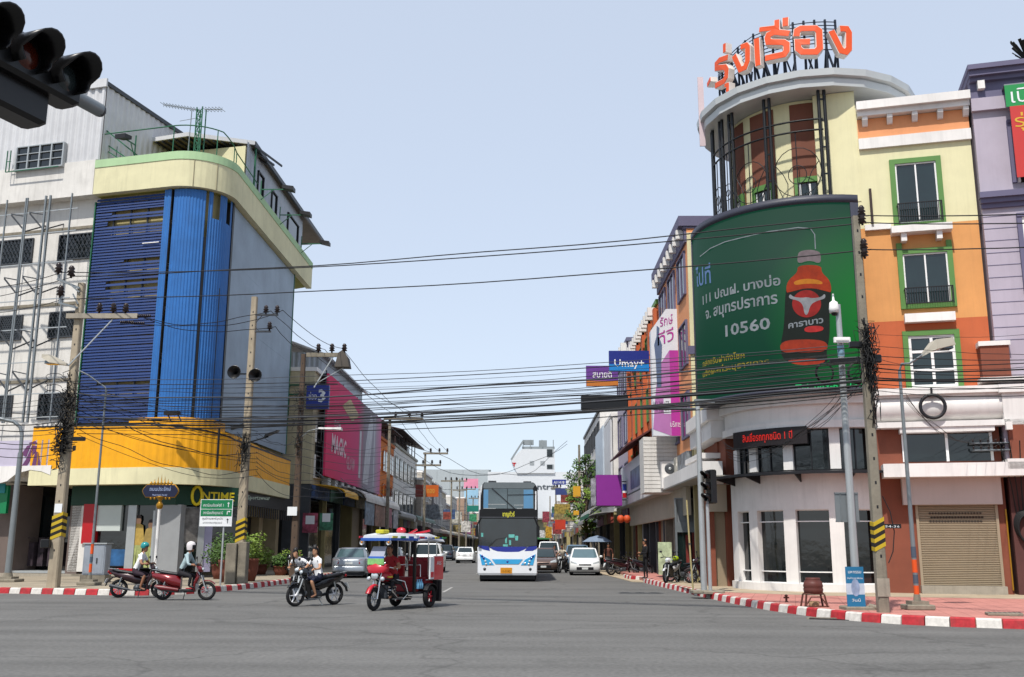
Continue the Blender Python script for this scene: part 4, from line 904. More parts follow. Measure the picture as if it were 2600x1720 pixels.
text('เปิด', .5, signw, bn, (x0 + .62, -.73, zm + .12), width=.9); text('รุ่ง', .42, mat('banner_gold', 'e0b030', .5), bn, (x0 + .55, -.73, zm - .75), width=.7)
text('ศูนย์', .3, signw, bn, (x0 + .75, -.73, zm - 1.7), width=.6); text('การค้า', .22, signw, bn, (x0 + .8, -.73, zm - 2.3), width=.6)
boxp('rail', steel, bn, x0, x1, -.7, -.2, z1, z1 + .05)
fl = thing('rooftop_plant', 'dark spiky potted plant on top of the violet cornice', 'plant', RF.w(PX0 + 1.9, -.3, 17.72), RF.a)
part('leaves', mat('dark_leaf', '1c2018', .8, var=.3), fl, lambda b: [b.bar((0, 0, 0), (.5 * math.cos(k * 2.4), .5 * math.sin(k * 2.4), .5 + .5 * rnd.random()), .1, .03) for k in range(26)])
# ================================================================ ROOF SIGN
rs = thing('roof_sign', 'large orange Thai letters on a steel frame above the disc roof', 'sign', (*TC, 18.5), 0)
Rg = 3.75
def gp(x, z, r): ang = e1s + x / Rg; return (r * math.cos(ang), r * math.sin(ang), z)
e1s = 0.0
def gat(p): a, z = cyl_hit(*p, TC, Rg); return (a * Rg, z - 18.5)
om = mat('letter_orange', 'f05a24', .45, var=.04); lw_ = mat('letter_white_edge', 'f0e4dc', .5, var=.03); lgy = mat('letter_return', 'b8b4ae', .6, var=.05)
def letter(strokes, w=9.0):
    # strokes are centre lines read off the photograph (crop c1); laid on the curved face, given depth and a white rim
    for wid, r0, r1, m in ((w + 4.5, Rg - .28, Rg, lw_), (w, Rg - .01, Rg + .02, om)):
        b = MB()
        for st in strokes:
            P = [Vector(gat(c1(*p))) for p in st]
            k = (gat(c1(700, 300))[1] - gat(c1(700, 310))[1]) / 10       # metres per crop pixel
            hw = wid * k
            # mitred ribbon
            Lf, Rt = [], []
            for i, p in enumerate(P):
                d1 = (P[i] - P[i - 1]).normalized() if i else (P[1] - P[0]).normalized(); d2 = (P[i + 1] - P[i]).normalized() if i < len(P) - 1 else d1
                n = (Vector((-d1.y, d1.x)) + Vector((-d2.y, d2.x))); n = n.normalized(); n /= max(n.dot(Vector((-d1.y, d1.x))), .5)
                e = Vector((0, 0))
                if i == 0: e = -d1 * (hw if wid > w + 1 else hw) * .12
                if i == len(P) - 1: e = d2 * hw * .12
                if wid > w + 1:
                    if i == 0: e = -d1 * 2.25 * k * 1.6
                    if i == len(P) - 1: e = d2 * 2.25 * k * 1.6
                Lf.append(p + n * hw + e); Rt.append(p - n * hw + e)
            rings = [[gp(l.x, l.y, r1), gp(q.x, q.y, r1), gp(q.x, q.y, r0), gp(l.x, l.y, r0)] for l, q in zip(Lf, Rt)]
            b.loft(rings)
        b.done('letter_face' if m is om else 'letter_body', m, rs)
letter([[(200, 545), (180, 585)]], 14)
letter([[(318, 395), (262, 415), (240, 440), (240, 468), (300, 462), (312, 482), (308, 530), (290, 560), (235, 590)]], 18)
letter([[(296, 303), (296, 358)]], 12)
letter([[(300, 588), (318, 582), (318, 640)]], 12)
letter([[(410, 325), (445, 312), (455, 325), (455, 420), (438, 465), (405, 480), (362, 385)]], 17)
letter([[(516, 268), (526, 450)]], 17)
letter([[(738, 232), (640, 222), (600, 240), (592, 262), (598, 290), (700, 292), (722, 305), (722, 350), (705, 375), (578, 402)]], 19)
letter([[(538, 205), (656, 192), (656, 140)]], 15)
letter([[(714, 125), (714, 178)]], 17)
letter([[(790, 248), (795, 212), (820, 198), (920, 196), (945, 215), (950, 330), (925, 358), (830, 358), (802, 335), (800, 290), (880, 288)]], 19)
letter([[(1092, 198), (1135, 200), (1150, 225), (1150, 335), (1130, 358), (1098, 350), (1030, 215)]], 19)
def _(b):
    for i in range(15):
        t = 3.22 + i * .115; c_, s_ = math.cos(t), math.sin(t)
        h = 1.25 + .7 * min(1, i / 6) ; r = Rg - .45
        b.bar((r * c_, r * s_, -.35), (r * c_, r * s_, h), .07)
        b.bar(((r - .5) * c_, (r - .5) * s_, -.35), (r * c_, r * s_, .9), .07)
        if i % 2: b.bar((r * math.cos(t + .1), r * math.sin(t + .1), -.35), (r * c_, r * s_, .8), .06); b.bar(((r - .7) * c_, (r - .7) * s_, -.35), ((r - .7) * math.cos(t + .11), (r - .7) * math.sin(t + .11), .9), .05)
    for z in [.75, 1.0] + [1.15 + .14 * k for k in range(6)]:
        b.tube([((Rg - .42) * math.cos(3.22 + k * .115), (Rg - .42) * math.sin(3.22 + k * .115), z * (.75 + .25 * min(1, k / 6))) for k in range(15)], .022, 4)
part('support_frame', mat('sign_frame_navy', '1c2638', .6, .2, var=.1), rs, _)
bk_ = thing('sign_end_panel', 'pale vertical panel at the left end of the roof sign', 'panel', (*TC, 18.5), 0)
t = 3.16; part('panel_sheet', mat('pale_pink_panel', 'd8c4c8', .6, var=.05), bk_, lambda b: b.bar((4.0 * math.cos(t), 4.0 * math.sin(t), -1.6), (4.0 * math.cos(t), 4.0 * math.sin(t), 1.3), .22, .06))
# ================================================================ THE STREET BEYOND: shophouses on both sides
def house(side, Y0, Y1, X, H, m, label, floors=2, bays=2, fl0=4.0, style='rect', trim=None, depth=9, gl=glass_d, name='shophouse', win=True, cat='building', ground=True):
    L_ = Y1 - Y0
    t = thing(name, label, cat, (X, Y0 if side < 0 else Y1, 0), R_(90) if side < 0 else R_(-90))
    part('wall', m, t, lambda b: b.box(0, L_, 0, depth, fl0 if ground else .0, H))
    trim = trim or white
    part('coping', trim, t, lambda b: b.box(-.05, L_ + .05, -.15, depth, H, H + .25))
    if ground:
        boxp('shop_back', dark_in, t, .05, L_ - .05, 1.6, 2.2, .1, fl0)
        for k in range(bays + 1): x = .2 + (L_ - .4) * k / bays; boxp('pier', rnd.choice((conc_o, dsteel, tan)), t, x - .14, x + .14, -.03, 1.6, .02, fl0)
        for k in range(bays):
            x0 = .4 + (L_ - .4) * k / bays; x1 = (L_ - .4) * (k + 1) / bays; c = rnd.random()
            mm = shutter_m if c < .15 else (glass_d if c < .6 else None)
            if mm: boxp('shopfront', mm, t, x0, x1, .2, .3, .05, fl0 - .8)
            boxp('shop_sign', rnd.choice(SIGNS), t, x0, x1, -.25, -.03, fl0 - .85, fl0 - .05)
    if win:
        fh = (H - fl0 - .3) / floors
        for i in range(floors):
            for k in range(bays):
                w = L_ / bays; cx = w * (k + .5); z0 = fl0 + fh * i + fh * .22; hh = fh * .58; ww = w * .62
                if style == 'arch':
                    for q in (-1, 1):
                        ax = cx + q * ww * .27; aw_ = ww * .2
                        P = lambda r, dz=0: [(ax - r, z0 - dz), (ax + r, z0 - dz)] + [(ax + r * math.cos(u * math.pi / 6), z0 + hh * .75 + r * math.sin(u * math.pi / 6)) for u in range(7)]
                        f = part('window', trim, t, lambda b: b.prism(P(aw_ + .12, .1), -.1, .01)); part('pane', gl, f, lambda b: b.prism(P(aw_), -.13, -.1))
                else:
                    f = part('window', trim, t, lambda b: (b.box(cx - ww / 2 - .08, cx + ww / 2 + .08, -.1, .01, z0 - .08, z0), b.box(cx - ww / 2 - .08, cx + ww / 2 + .08, -.1, .01, z0 + hh, z0 + hh + .08), b.box(cx - ww / 2 - .08, cx - ww / 2, -.1, .01, z0, z0 + hh), b.box(cx + ww / 2, cx + ww / 2 + .08, -.1, .01, z0, z0 + hh), b.box(cx - .04, cx + .04, -.08, .01, z0, z0 + hh)))
                    boxp('pane', gl, f, cx - ww / 2, cx - .04, -.04, -.01, z0, z0 + hh); boxp('pane', gl, f, cx + .04, cx + ww / 2, -.04, -.01, z0, z0 + hh)
    return t
SIGNS = [mat('shop_sign_' + h, h, .5, var=.75, scale=3, streak=.3) for h in ('8c9298', '9c4c40', '48608c', 'd8d4c8', '9c8c5c', '507460', '90507c', 'b09848')]
def awning(side, Y0, Y1, X, z, proj, m, label, drop=.5, name='awning', edge=None):
    t = thing(name, label, 'awning', (X, Y0 if side < 0 else Y1, 0), R_(90) if side < 0 else R_(-90)); L_ = Y1 - Y0
    def _(b):
        n = 6; b.loft([[(x, -proj * math.sin(u * math.pi / 2 / n), z - drop * (1 - math.cos(u * math.pi / 2 / n))) for u in range(n + 1)] + [(x, -proj * math.sin(u * math.pi / 2 / n) * .97, z - .05 - drop * (1 - math.cos(u * math.pi / 2 / n))) for u in range(n, -1, -1)] for x in (0, L_)])
    part('shade', m, t, _)
    boxp('valance', edge or m, t, 0, L_, -proj - .02, -proj + .01, z - drop - .25, z - drop)
    part('strut', steel, t, lambda b: [b.bar((x, -proj * .9, z - drop), (x, 0, z + .9), .04) for x in (.1, L_ * .5, L_ - .1)])
    return t
def xsign(x0, x1, z0, z1, Y, m, label, lines=(), name='hanging_sign', th=.2, arm=None, lm=None, band=None):     # sign standing across the pavement, facing along the street
    t = thing(name, label, 'sign', ((x0 + x1) / 2, Y, z0)); w = x1 - x0; h = z1 - z0
    boxp('board', m, t, -w / 2, w / 2, 0, th, 0, h)
    if band: boxp('lower_band', band[0], t, -w / 2 + .01, w / 2 - .01, -.012, 0, .01, h * band[1])
    for s, zz, hh, ww in lines: text(s, hh * h, lm or signw, t, (0, -.025, zz * h), width=ww * w, bold=.01)
    if arm is not None: part('arm', dsteel, t, lambda b: (b.bar((w / 2 * arm, th / 2, h * .8), (arm * (w / 2 + 1.6), th / 2, h * .8), .06), b.bar((w / 2 * arm, th / 2, h * .2), (arm * (w / 2 + 1.6), th / 2, h * .2), .06)))
    return t
# ---- left row
bw = mat('beige_side_wall', 'c4b898', .85, var=.14, streak=.3)
hE = house(-1, 61.2, 86.5, -13.3, 12.3, bw, 'beige building with pink billboard and tin rooftop next to the corner building', 3, 5, 5.3, win=True)
part('dark_arch', black, hE, lambda b: b.prism([(-.02 - 0, 0)] and [(1.0, 6.2), (2.2, 6.2), (2.2, 8.4), (1.6, 9.2), (1.0, 8.4)], -.1, -.02))
part('rooftop_cladding', corrg, hE, lambda b: corr(b, [(3.6, 9), (3.6, .35), (20, .35)], 12.5, 14.2, 0, .35, .04))
part('tin_roof', corrw, hE, lambda b: b.loft([[(3.2, -.1, 14.0), (3.2, 4.5, 15.7), (3.2, 9, 14.4), (3.2, 9, 14.3), (3.2, 4.5, 15.55), (3.2, -.1, 13.9)], [(20.4, -.1, 14.0), (20.4, 4.5, 15.7), (20.4, 9, 14.4), (20.4, 9, 14.3), (20.4, 4.5, 15.55), (20.4, -.1, 13.9)]]))
part('red_eave', mat('red_roof_edge', '9c3a30', .7, var=.2), hE, lambda b: b.loft([[(x, -.5, 12.0), (x, 1.0, 13.2), (x, 1.0, 13.1), (x, -.5, 11.9)] for x in (3.5, 25)]))
part('green_truss', greenst, hE, lambda b: (b.bar((-.1, 8, 11.4), (-.1, .5, 11.4), .08), b.bar((-.1, 8, 10.8), (-.1, .5, 10.8), .08), [b.bar((-.1, 8 - k * 1.2, 10.8), (-.1, 7.4 - k * 1.2, 11.4), .05) for k in range(6)]))
part('side_windows', glass_d, hE, lambda b: [b.box(-.04, 0, y, y + 1.0, z, z + 1.3) for y in (1.5, 4.0) for z in (9.3,)])
pk = thing('pink_billboard', 'large pink advertising billboard on the beige building', 'billboard', (-12.7, 62.6, 0), R_(90))
pkm = bpy.data.materials.new('pink_print'); pkm.use_nodes = True; t = pkm.node_tree; N = t.nodes; L = t.links; B_ = N['Principled BSDF']; B_.inputs['Roughness'].default_value = .8; B_.inputs['Specular IOR Level'].default_value = .15
tc = N.new('ShaderNodeTexCoord'); sx = N.new('ShaderNodeSeparateXYZ'); L.new(tc.outputs['Object'], sx.inputs[0]); mr = N.new('ShaderNodeMapRange'); mr.inputs[1].default_value = 0; mr.inputs[2].default_value = 23.5; L.new(sx.outputs['X'], mr.inputs[0])
cr = N.new('ShaderNodeValToRGB'); L.new(mr.outputs[0], cr.inputs[0]); E_ = cr.color_ramp.elements; E_[0].color = (*lin('d03c64'), 1); E_[1].color = (*lin('c87898'), 1); e_ = E_.new(.5); e_.color = (*lin('c44c74'), 1); e_ = E_.new(.62); e_.color = (*lin('8c8088'), 1); e_ = E_.new(.85); e_.color = (*lin('9c98a0'), 1)
L.new(cr.outputs[0], B_.inputs['Base Color'])
boxp('sheet', pkm, pk, 0, 23.6, 0, .12, 5.9, 12.4)
part('frame', dsteel, pk, lambda b: ([b.box(x, x + .08, .12, .2, 5.7, 12.6) for x in (0, 5.9, 11.8, 17.7, 23.5)], b.box(0, 23.6, .12, .6, 5.9, 6.0), b.box(0, 23.6, .12, .6, 12.3, 12.4)))
text('MAGIC', 1.15, mat('print_pale', 'e8c4cc', .5), pk, (4.4, -.02, 7.6), width=5.2, bold=.03); text('GLOW', .9, mat('print_pink', 'dc90a4', .5), pk, (9.0, -.02, 6.9), width=3.4, bold=.02); text('new', .7, mat('print_pale', 'e8c4cc'), pk, (3.6, -.02, 9.3), width=2.2)
part('printed_shape', mat('print_grey', 'b8b4bc', .5, var=.2), pk, lambda b: (b.box(12.5, 13.3, -.02, 0, 6.6, 10.2), b.prism([(14.5, 6.3), (17, 6.3), (19, 11.5), (17.5, 12.2), (15.5, 9.5)], -.02, 0), b.box(19.5, 20.0, -.02, 0, 6.4, 12)))
part('printed_gold', mat('print_gold', 'c8a460', .5, var=.3), pk, lambda b: (b.prism([(5, 11), (9, 10.4), (12, 11.2), (8, 11.9)], -.02, 0)))
sg = thing('blue_box_sign', 'blue square box sign with a white number beside the utility pole', 'sign', (-13.0, 60.9, 9.9))
boxp('board', signb, sg, -.7, .7, 0, .3, 0, 1.45); text('3', .75, signw, sg, (.28, -.02, .42), bold=.03); text('ช่อง', .4, signw, sg, (-.3, -.02, .55), bold=.0, width=.5); boxp('arm', dsteel, sg, -1.2, 1.2, .1, .18, 1.5, 1.58)
hF = house(-1, 87.5, 100.6, -13.5, 11.2, orange_b := mat('bright_orange_wall', 'e07a28', .8, var=.06, streak=.15), 'bright orange shophouse with arched openings under a dark roof', 2, 3, 4.6, 'arch', trim=mat('orange_trim', 'c86a24', .8))
part('dark_roof', mat('maroon_tin', '3c2426', .7, var=.2), hF, lambda b: (b.loft([[(x, -.9, 12.4), (x, 4, 13.8), (x, 4, 13.7), (x, -.9, 12.3)] for x in (-.5, 13)]), [b.box(x, x + .1, -.1, 0, 11.2, 12.6) for x in (0, 3.2, 6.5, 9.8)]))
hG = house(-1, 101, 122, -13.5, 11.6, white_d, 'white shophouse with rows of arched windows under a dark roof', 2, 6, 4.4, 'arch', trim=mat('arch_grey', 'a8a498', .8))
part('dark_roof', mat('maroon_tin', '3c2426'), hG, lambda b: (b.loft([[(x, -.9, 13.2), (x, 4, 14.4), (x, 4, 14.3), (x, -.9, 13.1)] for x in (-.5, 21)]), b.box(0, 20, 1, 3, 11.8, 13.4), [b.box(x, x + .12, -.1, 0, 11.6, 13.3) for x in range(0, 21, 3)]))
# left awnings, hoardings and posters
t = awning(-1, 61.8, 66.5, -13.2, 5.3, 2.0, mat('yellow_awning', 'e0a818', .6, var=.08), 'yellow rounded awning on the beige building behind the pole')
def flat(name, label, cat, Y, x0, x1, z0, z1, m, th=.05): t = thing(name, label, cat, ((x0 + x1) / 2, Y, z0)); boxp('board', m, t, -(x1 - x0) / 2, (x1 - x0) / 2, 0, th, 0, z1 - z0); return t
posm = [mat('poster_print_%d' % i, h, .5, var=.8, scale=2.5) for i, h in enumerate(('b05068', '4c8c6c', '788ca0', '9c7060', 'a85870', 'a8a8b0'))]
x0 = lambda px, Y: at(px, 1330, Y).x
zz = lambda py, Y: at(810, py, Y).z
for i, (a, c, lab) in enumerate(((768, 806, 'red and white poster hanging under the yellow awning'), (811, 845, 'green and white poster hanging under the yellow awning'))):
    f = flat('hanging_poster', lab, 'poster', 60.5, x0(a, 60.5), x0(c, 60.5), zz(1353 - i * 6, 60.5), zz(1303, 60.5), posm[i]); w = (x0(c, 60.5) - x0(a, 60.5)); boxp('printed_panel', signw, f, -w * .3, w * .3, -.01, 0, .5, 1.0)
awning(-1, 68, 86, -13.2, 5.6, 2.3, white_d, 'long grey-white rolled awning below the pink billboard', .8)
for k, (y0, y1) in enumerate(((68.5, 72.5), (73, 78), (78.5, 82), (83, 86))):
    t = thing('poster_board', ['poster board of food photographs under the white awning, nearest the yellow awning', 'wide poster board in the middle under the long white awning', 'reddish poster board under the long white awning', 'small poster board at the street end of the white awning'][k], 'poster', (-11.0, y0, 3.0), R_(90))
    boxp('board', posm[2 + k], t, 0, y1 - y0, 0, .06, 0, 1.6)
awning(-1, 88, 100, -13.4, 4.9, 2.4, mat('grey_awning', 'a0a0a0', .7, var=.15), 'grey awning in front of the orange shophouse')
awning(-1, 101.5, 121, -13.4, 4.9, 2.4, mat('dull_green_awning', '7c9088', .7, var=.15), 'dull green awning in front of the white arched shophouse')
part('air_conditioner', steel_l, hE, lambda b: [b.box(3 + k * 2.4, 4 + k * 2.4, -.5, -.1, 6.0 - .6, 6.0 - .0) for k in range(5)])
xs_ = x0
def px_sign(p, q, Y, m, label, lines=(), arm=-1, **k):
    A, B = at(*p, Y), at(*q, Y); return xsign(min(A.x, B.x), max(A.x, B.x), min(A.z, B.z), max(A.z, B.z), Y, m, label, lines, arm=arm, **k)
px_sign((1075, 1232), (1113, 1262), 112, mat('orange_sign', 'c8601c', .5, var=.1), 'orange rectangular shop sign hanging over the left pavement', [('ทอง', .3, .45, .5)], lm=mat('sign_gold_text', 'd8a040'))
px_sign((1055, 1231), (1074, 1262), 109, mat('dull_red_sign', '8c4038', .5, var=.3), 'dull red shop sign beside the orange sign on the left pavement')
px_sign((1178, 1216), (1214, 1240), 215, mat('pink_sign', 'e090a8', .5), 'pink and white board above the pale blue billboard far down the street')
px_sign((1179, 1240), (1214, 1282), 214, mat('pale_blue_sign', '9cc4dc', .5), 'pale blue billboard with pink figure far down the street')
px_sign((1184, 1284), (1223, 1300), 190, mat('teal_board', '1c7c6c', .5), 'teal direction board over the far street')
# repeating smaller buildings down both sides
cols = ['a89c90', 'b8b0a4', '8c8888', 'c0b49c', '9c9088', 'ccc8c0', '98a0a4', 'a88c78', 'b4b4b0']  # greyed tones put distance haze into the wall colours
hm_ = [mat('far_wall_' + h, h, .85, var=.12, streak=.35) for h in cols]
adj = ['tall grey', 'low cream', 'narrow pale', 'brownish', 'dull grey', 'white painted', 'blue-grey', 'tan', 'light grey']
Y = 122.5; i = 0
while Y < 330:
    w = rnd.choice((9, 12, 14)); H = rnd.uniform(7.5, 11.5)
    house(-1, Y, Y + w, -13.5 - rnd.uniform(-.6, .6), H, hm_[i % 9], '%s shophouse, number %s in the far left row' % (adj[i % 9], ['one', 'two', 'three', 'four', 'five', 'six', 'seven', 'eight', 'nine', 'ten', 'eleven', 'twelve', 'thirteen', 'fourteen', 'fifteen', 'sixteen', 'seventeen', 'eighteen', 'nineteen', 'twenty', 'twenty-one', 'twenty-two', 'twenty-three'][i]), 2, 3)
    if i < 12:
        z = rnd.uniform(3.8, 5.5); s = xsign(-12.6, -11.0 + rnd.random(), z, z + rnd.uniform(.8, 2.2), Y + 3, SIGNS[i % 8], '', arm=-1); s['label'] = 'projecting %s sign, %s shophouse, far left row' % (['grey', 'red', 'blue', 'white', 'khaki', 'green', 'magenta', 'yellow'][i % 8], adj[i % 9]); s['group'] = 'shop signs along the far left row'
        if i >= 9: s['label'] += ', the farther one'
        a = awning(-1, Y + .3, Y + w - .3, -13.4, 4.0, 2.0, hm_[(i * 4) % 9], 'faded awning on the %s shophouse%s of the far left row' % (adj[i % 9], ' that comes second' if i >= 9 else ''), .5)
    Y += w + .1; i += 1
# ---- right row
hA = house(1, 41.6, 51, 6.95, 15.2, peach, 'peach shophouse with cream end wall and violet cornice beyond the round tower', 3, 3, 5.6, trim=purple_d, depth=10)
part('end_pilaster', cream, hA, lambda b: (b.box(9.4, 9.46, .0, 2.2, 5.0, 15.0), b.box(9.4, 9.5, 2.6, 10, 5.0, 14.6)))
part('violet_band', purple_d, hA, lambda b: (b.box(-.02, 9.38, -.1, -.0, 14.6, 15.3), b.box(-.1, 9.5, -.35, 2.3, 15.3, 15.75), b.box(9.4, 9.55, -.1, 2.2, 9.6, 9.95)))
for k in range(9): boxp('bracket', white, hA, .4 + k * 1.05, .65 + k * 1.05, -.4, -.1, 14.85, 15.25)
hB = house(1, 51.3, 66.5, 6.95, 14.2, peach, 'orange peach shophouse with white dentils and green framed windows', 3, 5, 5.0, trim=greent, gl=glass_s)
part('rust_pilaster', rust_o, hB, lambda b: [b.box(x, x + .5, -.25, 0, 5, 14) for x in (.1, 3.1, 6.1, 9.1, 12.1, 14.6)])
for k in range(15): boxp('bracket', white, hB, .3 + k, .6 + k, -.5, -.1, 13.7, 14.15)
part('canopy', mat('maroon_awning', '5c2c2c', .7), hB, lambda b: b.loft([[(x, -1.6, 7.0), (x, 0, 8.0), (x, 0, 7.9), (x, -1.6, 6.9)] for x in (2, 13)]))
hC = house(1, 66.8, 76, 6.95, 15.4, purple_l, 'narrow lilac shophouse with dark brackets beyond the peach one', 3, 2, 4.4, trim=purple_d)
for k in range(6): boxp('bracket', white, hC, .4 + k * 1.6, .8 + k * 1.6, -.5, -.1, 14.7, 15.35)
hD = house(1, 76.3, 92, 6.6, 11.4, white_d, 'white shophouse with blank pale advertising panels beyond the lilac one', 2, 4, 4.2, win=False)
boxp('pale_panel', mat('pale_blue_panel', 'c4d0dc', .5, var=.15), hD, .2, 9, -.3, -.05, 5, 11.5); boxp('slat_panel', corrw, hD, 9.3, 15.5, -.2, -.05, 5, 11.2)
hX = house(1, 92.5, 118, 6.8, 14.0, white_d, 'tall white building with dark flat roof edge behind the street tree', 3, 6, 4.2, trim=dsteel)
Y = 118.5; i = 0
while Y < 330:
    w = rnd.choice((9, 12, 14)); H = rnd.uniform(7.5, 12)
    house(1, Y, Y + w, 7.0 + rnd.uniform(-.5, .5), H, hm_[(i + 4) % 9], '%s shophouse, number %s in the far right row' % (adj[(i + 4) % 9], ['one', 'two', 'three', 'four', 'five', 'six', 'seven', 'eight', 'nine', 'ten', 'eleven', 'twelve', 'thirteen', 'fourteen', 'fifteen', 'sixteen', 'seventeen', 'eighteen', 'nineteen', 'twenty', 'twenty-one', 'twenty-two', 'twenty-three'][i]), 2, 3)
    if i < 10:
        z = rnd.uniform(3.6, 7); s = xsign(4.4 - rnd.random(), 6.2, z, z + rnd.uniform(.8, 1.8), Y + 3, SIGNS[(i * 3 + 1) % 8], '', arm=1); s['group'] = 'shop signs along the far right row'
        s['label'] = 'projecting %s sign, %s shophouse, far right row' % (['grey', 'red', 'blue', 'white', 'khaki', 'green', 'magenta', 'yellow'][(i * 3 + 1) % 8], adj[(i + 4) % 9]) + (', the farthest one' if i == 9 else '')
    Y += w + .1; i += 1
# pink corner advertising box in front of the peach buildings
pkb = thing('magenta_poster_box', 'tall white and magenta poster box with dancer silhouette above the air conditioner', 'billboard', (6.4, 45.0, 0))
A = at(1659, 1107, 45); B = at(1700, 1107, 45); C_ = at(1741, 1107, 45); zt0 = at(1659, 840, 45).z; zt1 = at(1706, 785, 45).z; zb_ = A.z
mg = mat('magenta_print', 'b4389c', .45, var=.08); mgl = mat('pale_magenta_print', 'b878b4', .45, var=.1); pw = mat('poster_white', 'dce0e8', .5, var=.04)
part('pale_side', pw, pkb, lambda b: b.prism([(A.x - 6.4, zb_), (B.x - 6.4, zb_), (B.x - 6.4, zt1), (A.x - 6.4, zt0)], 0, .5))
part('upper_sheet', pw, pkb, lambda b: b.box(B.x - 6.4, C_.x - 6.4, 0, .5, zb_, zt1))
zq = at(1700, 890, 45).z
part('magenta_side', mgl, pkb, lambda b: b.prism([(A.x - 6.4, zb_ + .3), (B.x - 6.4 + .1, zb_), (B.x - 6.4 + .1, zq), (A.x - 6.4 + .3, zq - .8), (A.x - 6.4 + .15, zq - 2)], -.012, 0))
boxp('magenta_front', mg, pkb, B.x - 6.3, C_.x - 6.4, -.014, 0, zb_, zq)
part('silhouette', mat('print_navy_grey', '5c6c8c', .5), pkb, lambda b: b.prism([(x + A.x - 6.4, z + zb_) for x, z in ((.22, 2.2), (.42, 2.2), (.45, 3.4), (.5, 4.2), (.36, 4.6), (.4, 5.0), (.28, 5.1), (.26, 4.6), (.14, 4.2), (.2, 3.4))], -.02, -.008))
text('ทีวี', .55, mg, pkb, (B.x - 6.4 - .05, -.02, zq + .35), width=.75, tilt=.4); text('รักษ์', .4, mg, pkb, (B.x - 6.4, -.02, zq + 1.2), width=.6, tilt=.3)
boxp('phone_panel', pw, pkb, A.x - 6.4 + .5, B.x - 6.3, -.02, -.01, zb_ + 1.0, zb_ + 1.7)
text('043 246 677', .18, mat('print_ink', '444058'), pkb, (B.x - 6.75, -.03, zb_ + 1.4), width=.72); text('043 322 877', .18, mat('print_ink', '444058'), pkb, (B.x - 6.75, -.03, zb_ + 1.12), width=.72)
text('บริการดี', .25, signw, pkb, (B.x - 6.05, -.03, zb_ + .4), width=.6)
# signs over the right pavement
px_sign((1546, 891), (1649, 943), 50, mat('deep_blue_sign', '1c2c84', .4, var=.05), 'deep blue sign reading Umay+ with a light blue lower stripe', [('Umay+', .22, .36, .74)], arm=1, lm=signw, band=(mat('cyan_band', '1c84d0', .4), .34))
px_sign((1488, 929), (1570, 981), 57, mat('purple_sign', '6c3c94', .4, var=.08), 'purple sign with Thai letters and an orange lower stripe', [('สบายดี', .42, .3, .6)], arm=1, band=(mat('orange_band', 'c87830', .4), .26))
px_sign((1514, 1206), (1580, 1284), 62, mat('violet_box_sign', '8c2c94', .5, var=.06), 'plain violet box sign above the striped awning', arm=1, th=1.4)
px_sign((1500, 1215), (1513, 1284), 62.3, posm[5], 'narrow printed panel beside the violet box sign', arm=None)
px_sign((1402, 1218), (1437, 1231), 130, signb, 'small blue sign with white letters over the far right pavement', [('AIS HUB', .2, .5, .8)], arm=1)
px_sign((1410, 1240), (1440, 1257), 120, mat('navy_sign', '3c4c84', .5, var=.2), 'small navy sign with white emblem below the blue one', arm=1)
px_sign((1455, 1235), (1474, 1262), 92, mat('yellow_sign', 'd8a028', .5), 'yellow sign among the tree branches, upper of two', arm=1); px_sign((1456, 1297), (1470, 1308), 90, mat('yellow_sign', 'd8a028'), 'yellow sign below the tree branches, lower of two', arm=1)
px_sign((1409, 1320), (1436, 1345), 110, mat('red_orange_sign', 'c84028', .5, var=.2), 'red-orange sign low on the right side of the far street', arm=1)
fg = thing('striped_flag', 'small blue, white and red flag hanging from the canopy edge', 'flag', (at(1586, 1250, 60).x, 60, at(1586, 1264, 60).z)); boxp('lower_stripe', red, fg, -.12, .12, 0, .03, 0, .28); boxp('middle_stripe', white_c, fg, -.12, .12, 0, .03, .28, .4); boxp('upper_stripe', signb, fg, -.12, .12, 0, .03, .4, .8); boxp('pole', steel, fg, .12, .15, 0, .03, -.2, .85)
# white canopy and shops under it
cnp = thing('white_canopy', 'long white shop canopy along the right pavement', 'canopy', (6.2, 70, 0), R_(-90))
part('slab', white, cnp, lambda b: (b.box(0, 33.6, 0, .9, 4.15, 4.65)))
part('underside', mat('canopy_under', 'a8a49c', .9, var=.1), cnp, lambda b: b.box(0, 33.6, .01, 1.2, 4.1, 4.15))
lb = thing('louvred_box', 'white slatted cabinet wall with two fans of an air conditioner', 'air conditioner', (0, 46.2, 0))
A = at(1636, 1250, 46.2); B = at(1680, 1110, 46.2); C_ = at(1728, 1240, 46.2)
def _(b):
    z0, z1 = C_.z - .2, B.z; n = 14
    b.box(A.x + .02, C_.x, .03, 1.8, z0, z1)
    for k in range(n): z = z0 + (z1 - z0) * k / n; b.box(A.x, C_.x, 0, .03, z + .01, z + (z1 - z0) / n - .02)
part('slatted_wall', white_d, lb, _)
a, c = at(1681, 1241, 45.7), at(1727, 1172, 45.7)
part('unit_casing', white, lb, lambda b: b.bbox(a.x, c.x, -.5, -.02, a.z, c.z, .02))
for k in (.27, .73):
    zc_ = a.z + (c.z - a.z) * k; xc = (a.x + c.x) / 2 - .05
    part('fan', [dsteel, steel_l], lb, lambda b: (b.lathe([(.02, -.53), (.2, -.54), (.24, -.52), (.24, -.5)], (xc, 0, zc_), 'y', 20), b.lathe([(.0, -.56), (.07, -.56), (.07, -.53)], (xc, 0, zc_), 'y', 10, 1)))
sgn = thing('canopy_sign', 'grey-white fascia sign with blurred lettering above the canopy', 'sign', (6.3, 66, 0), R_(-90))
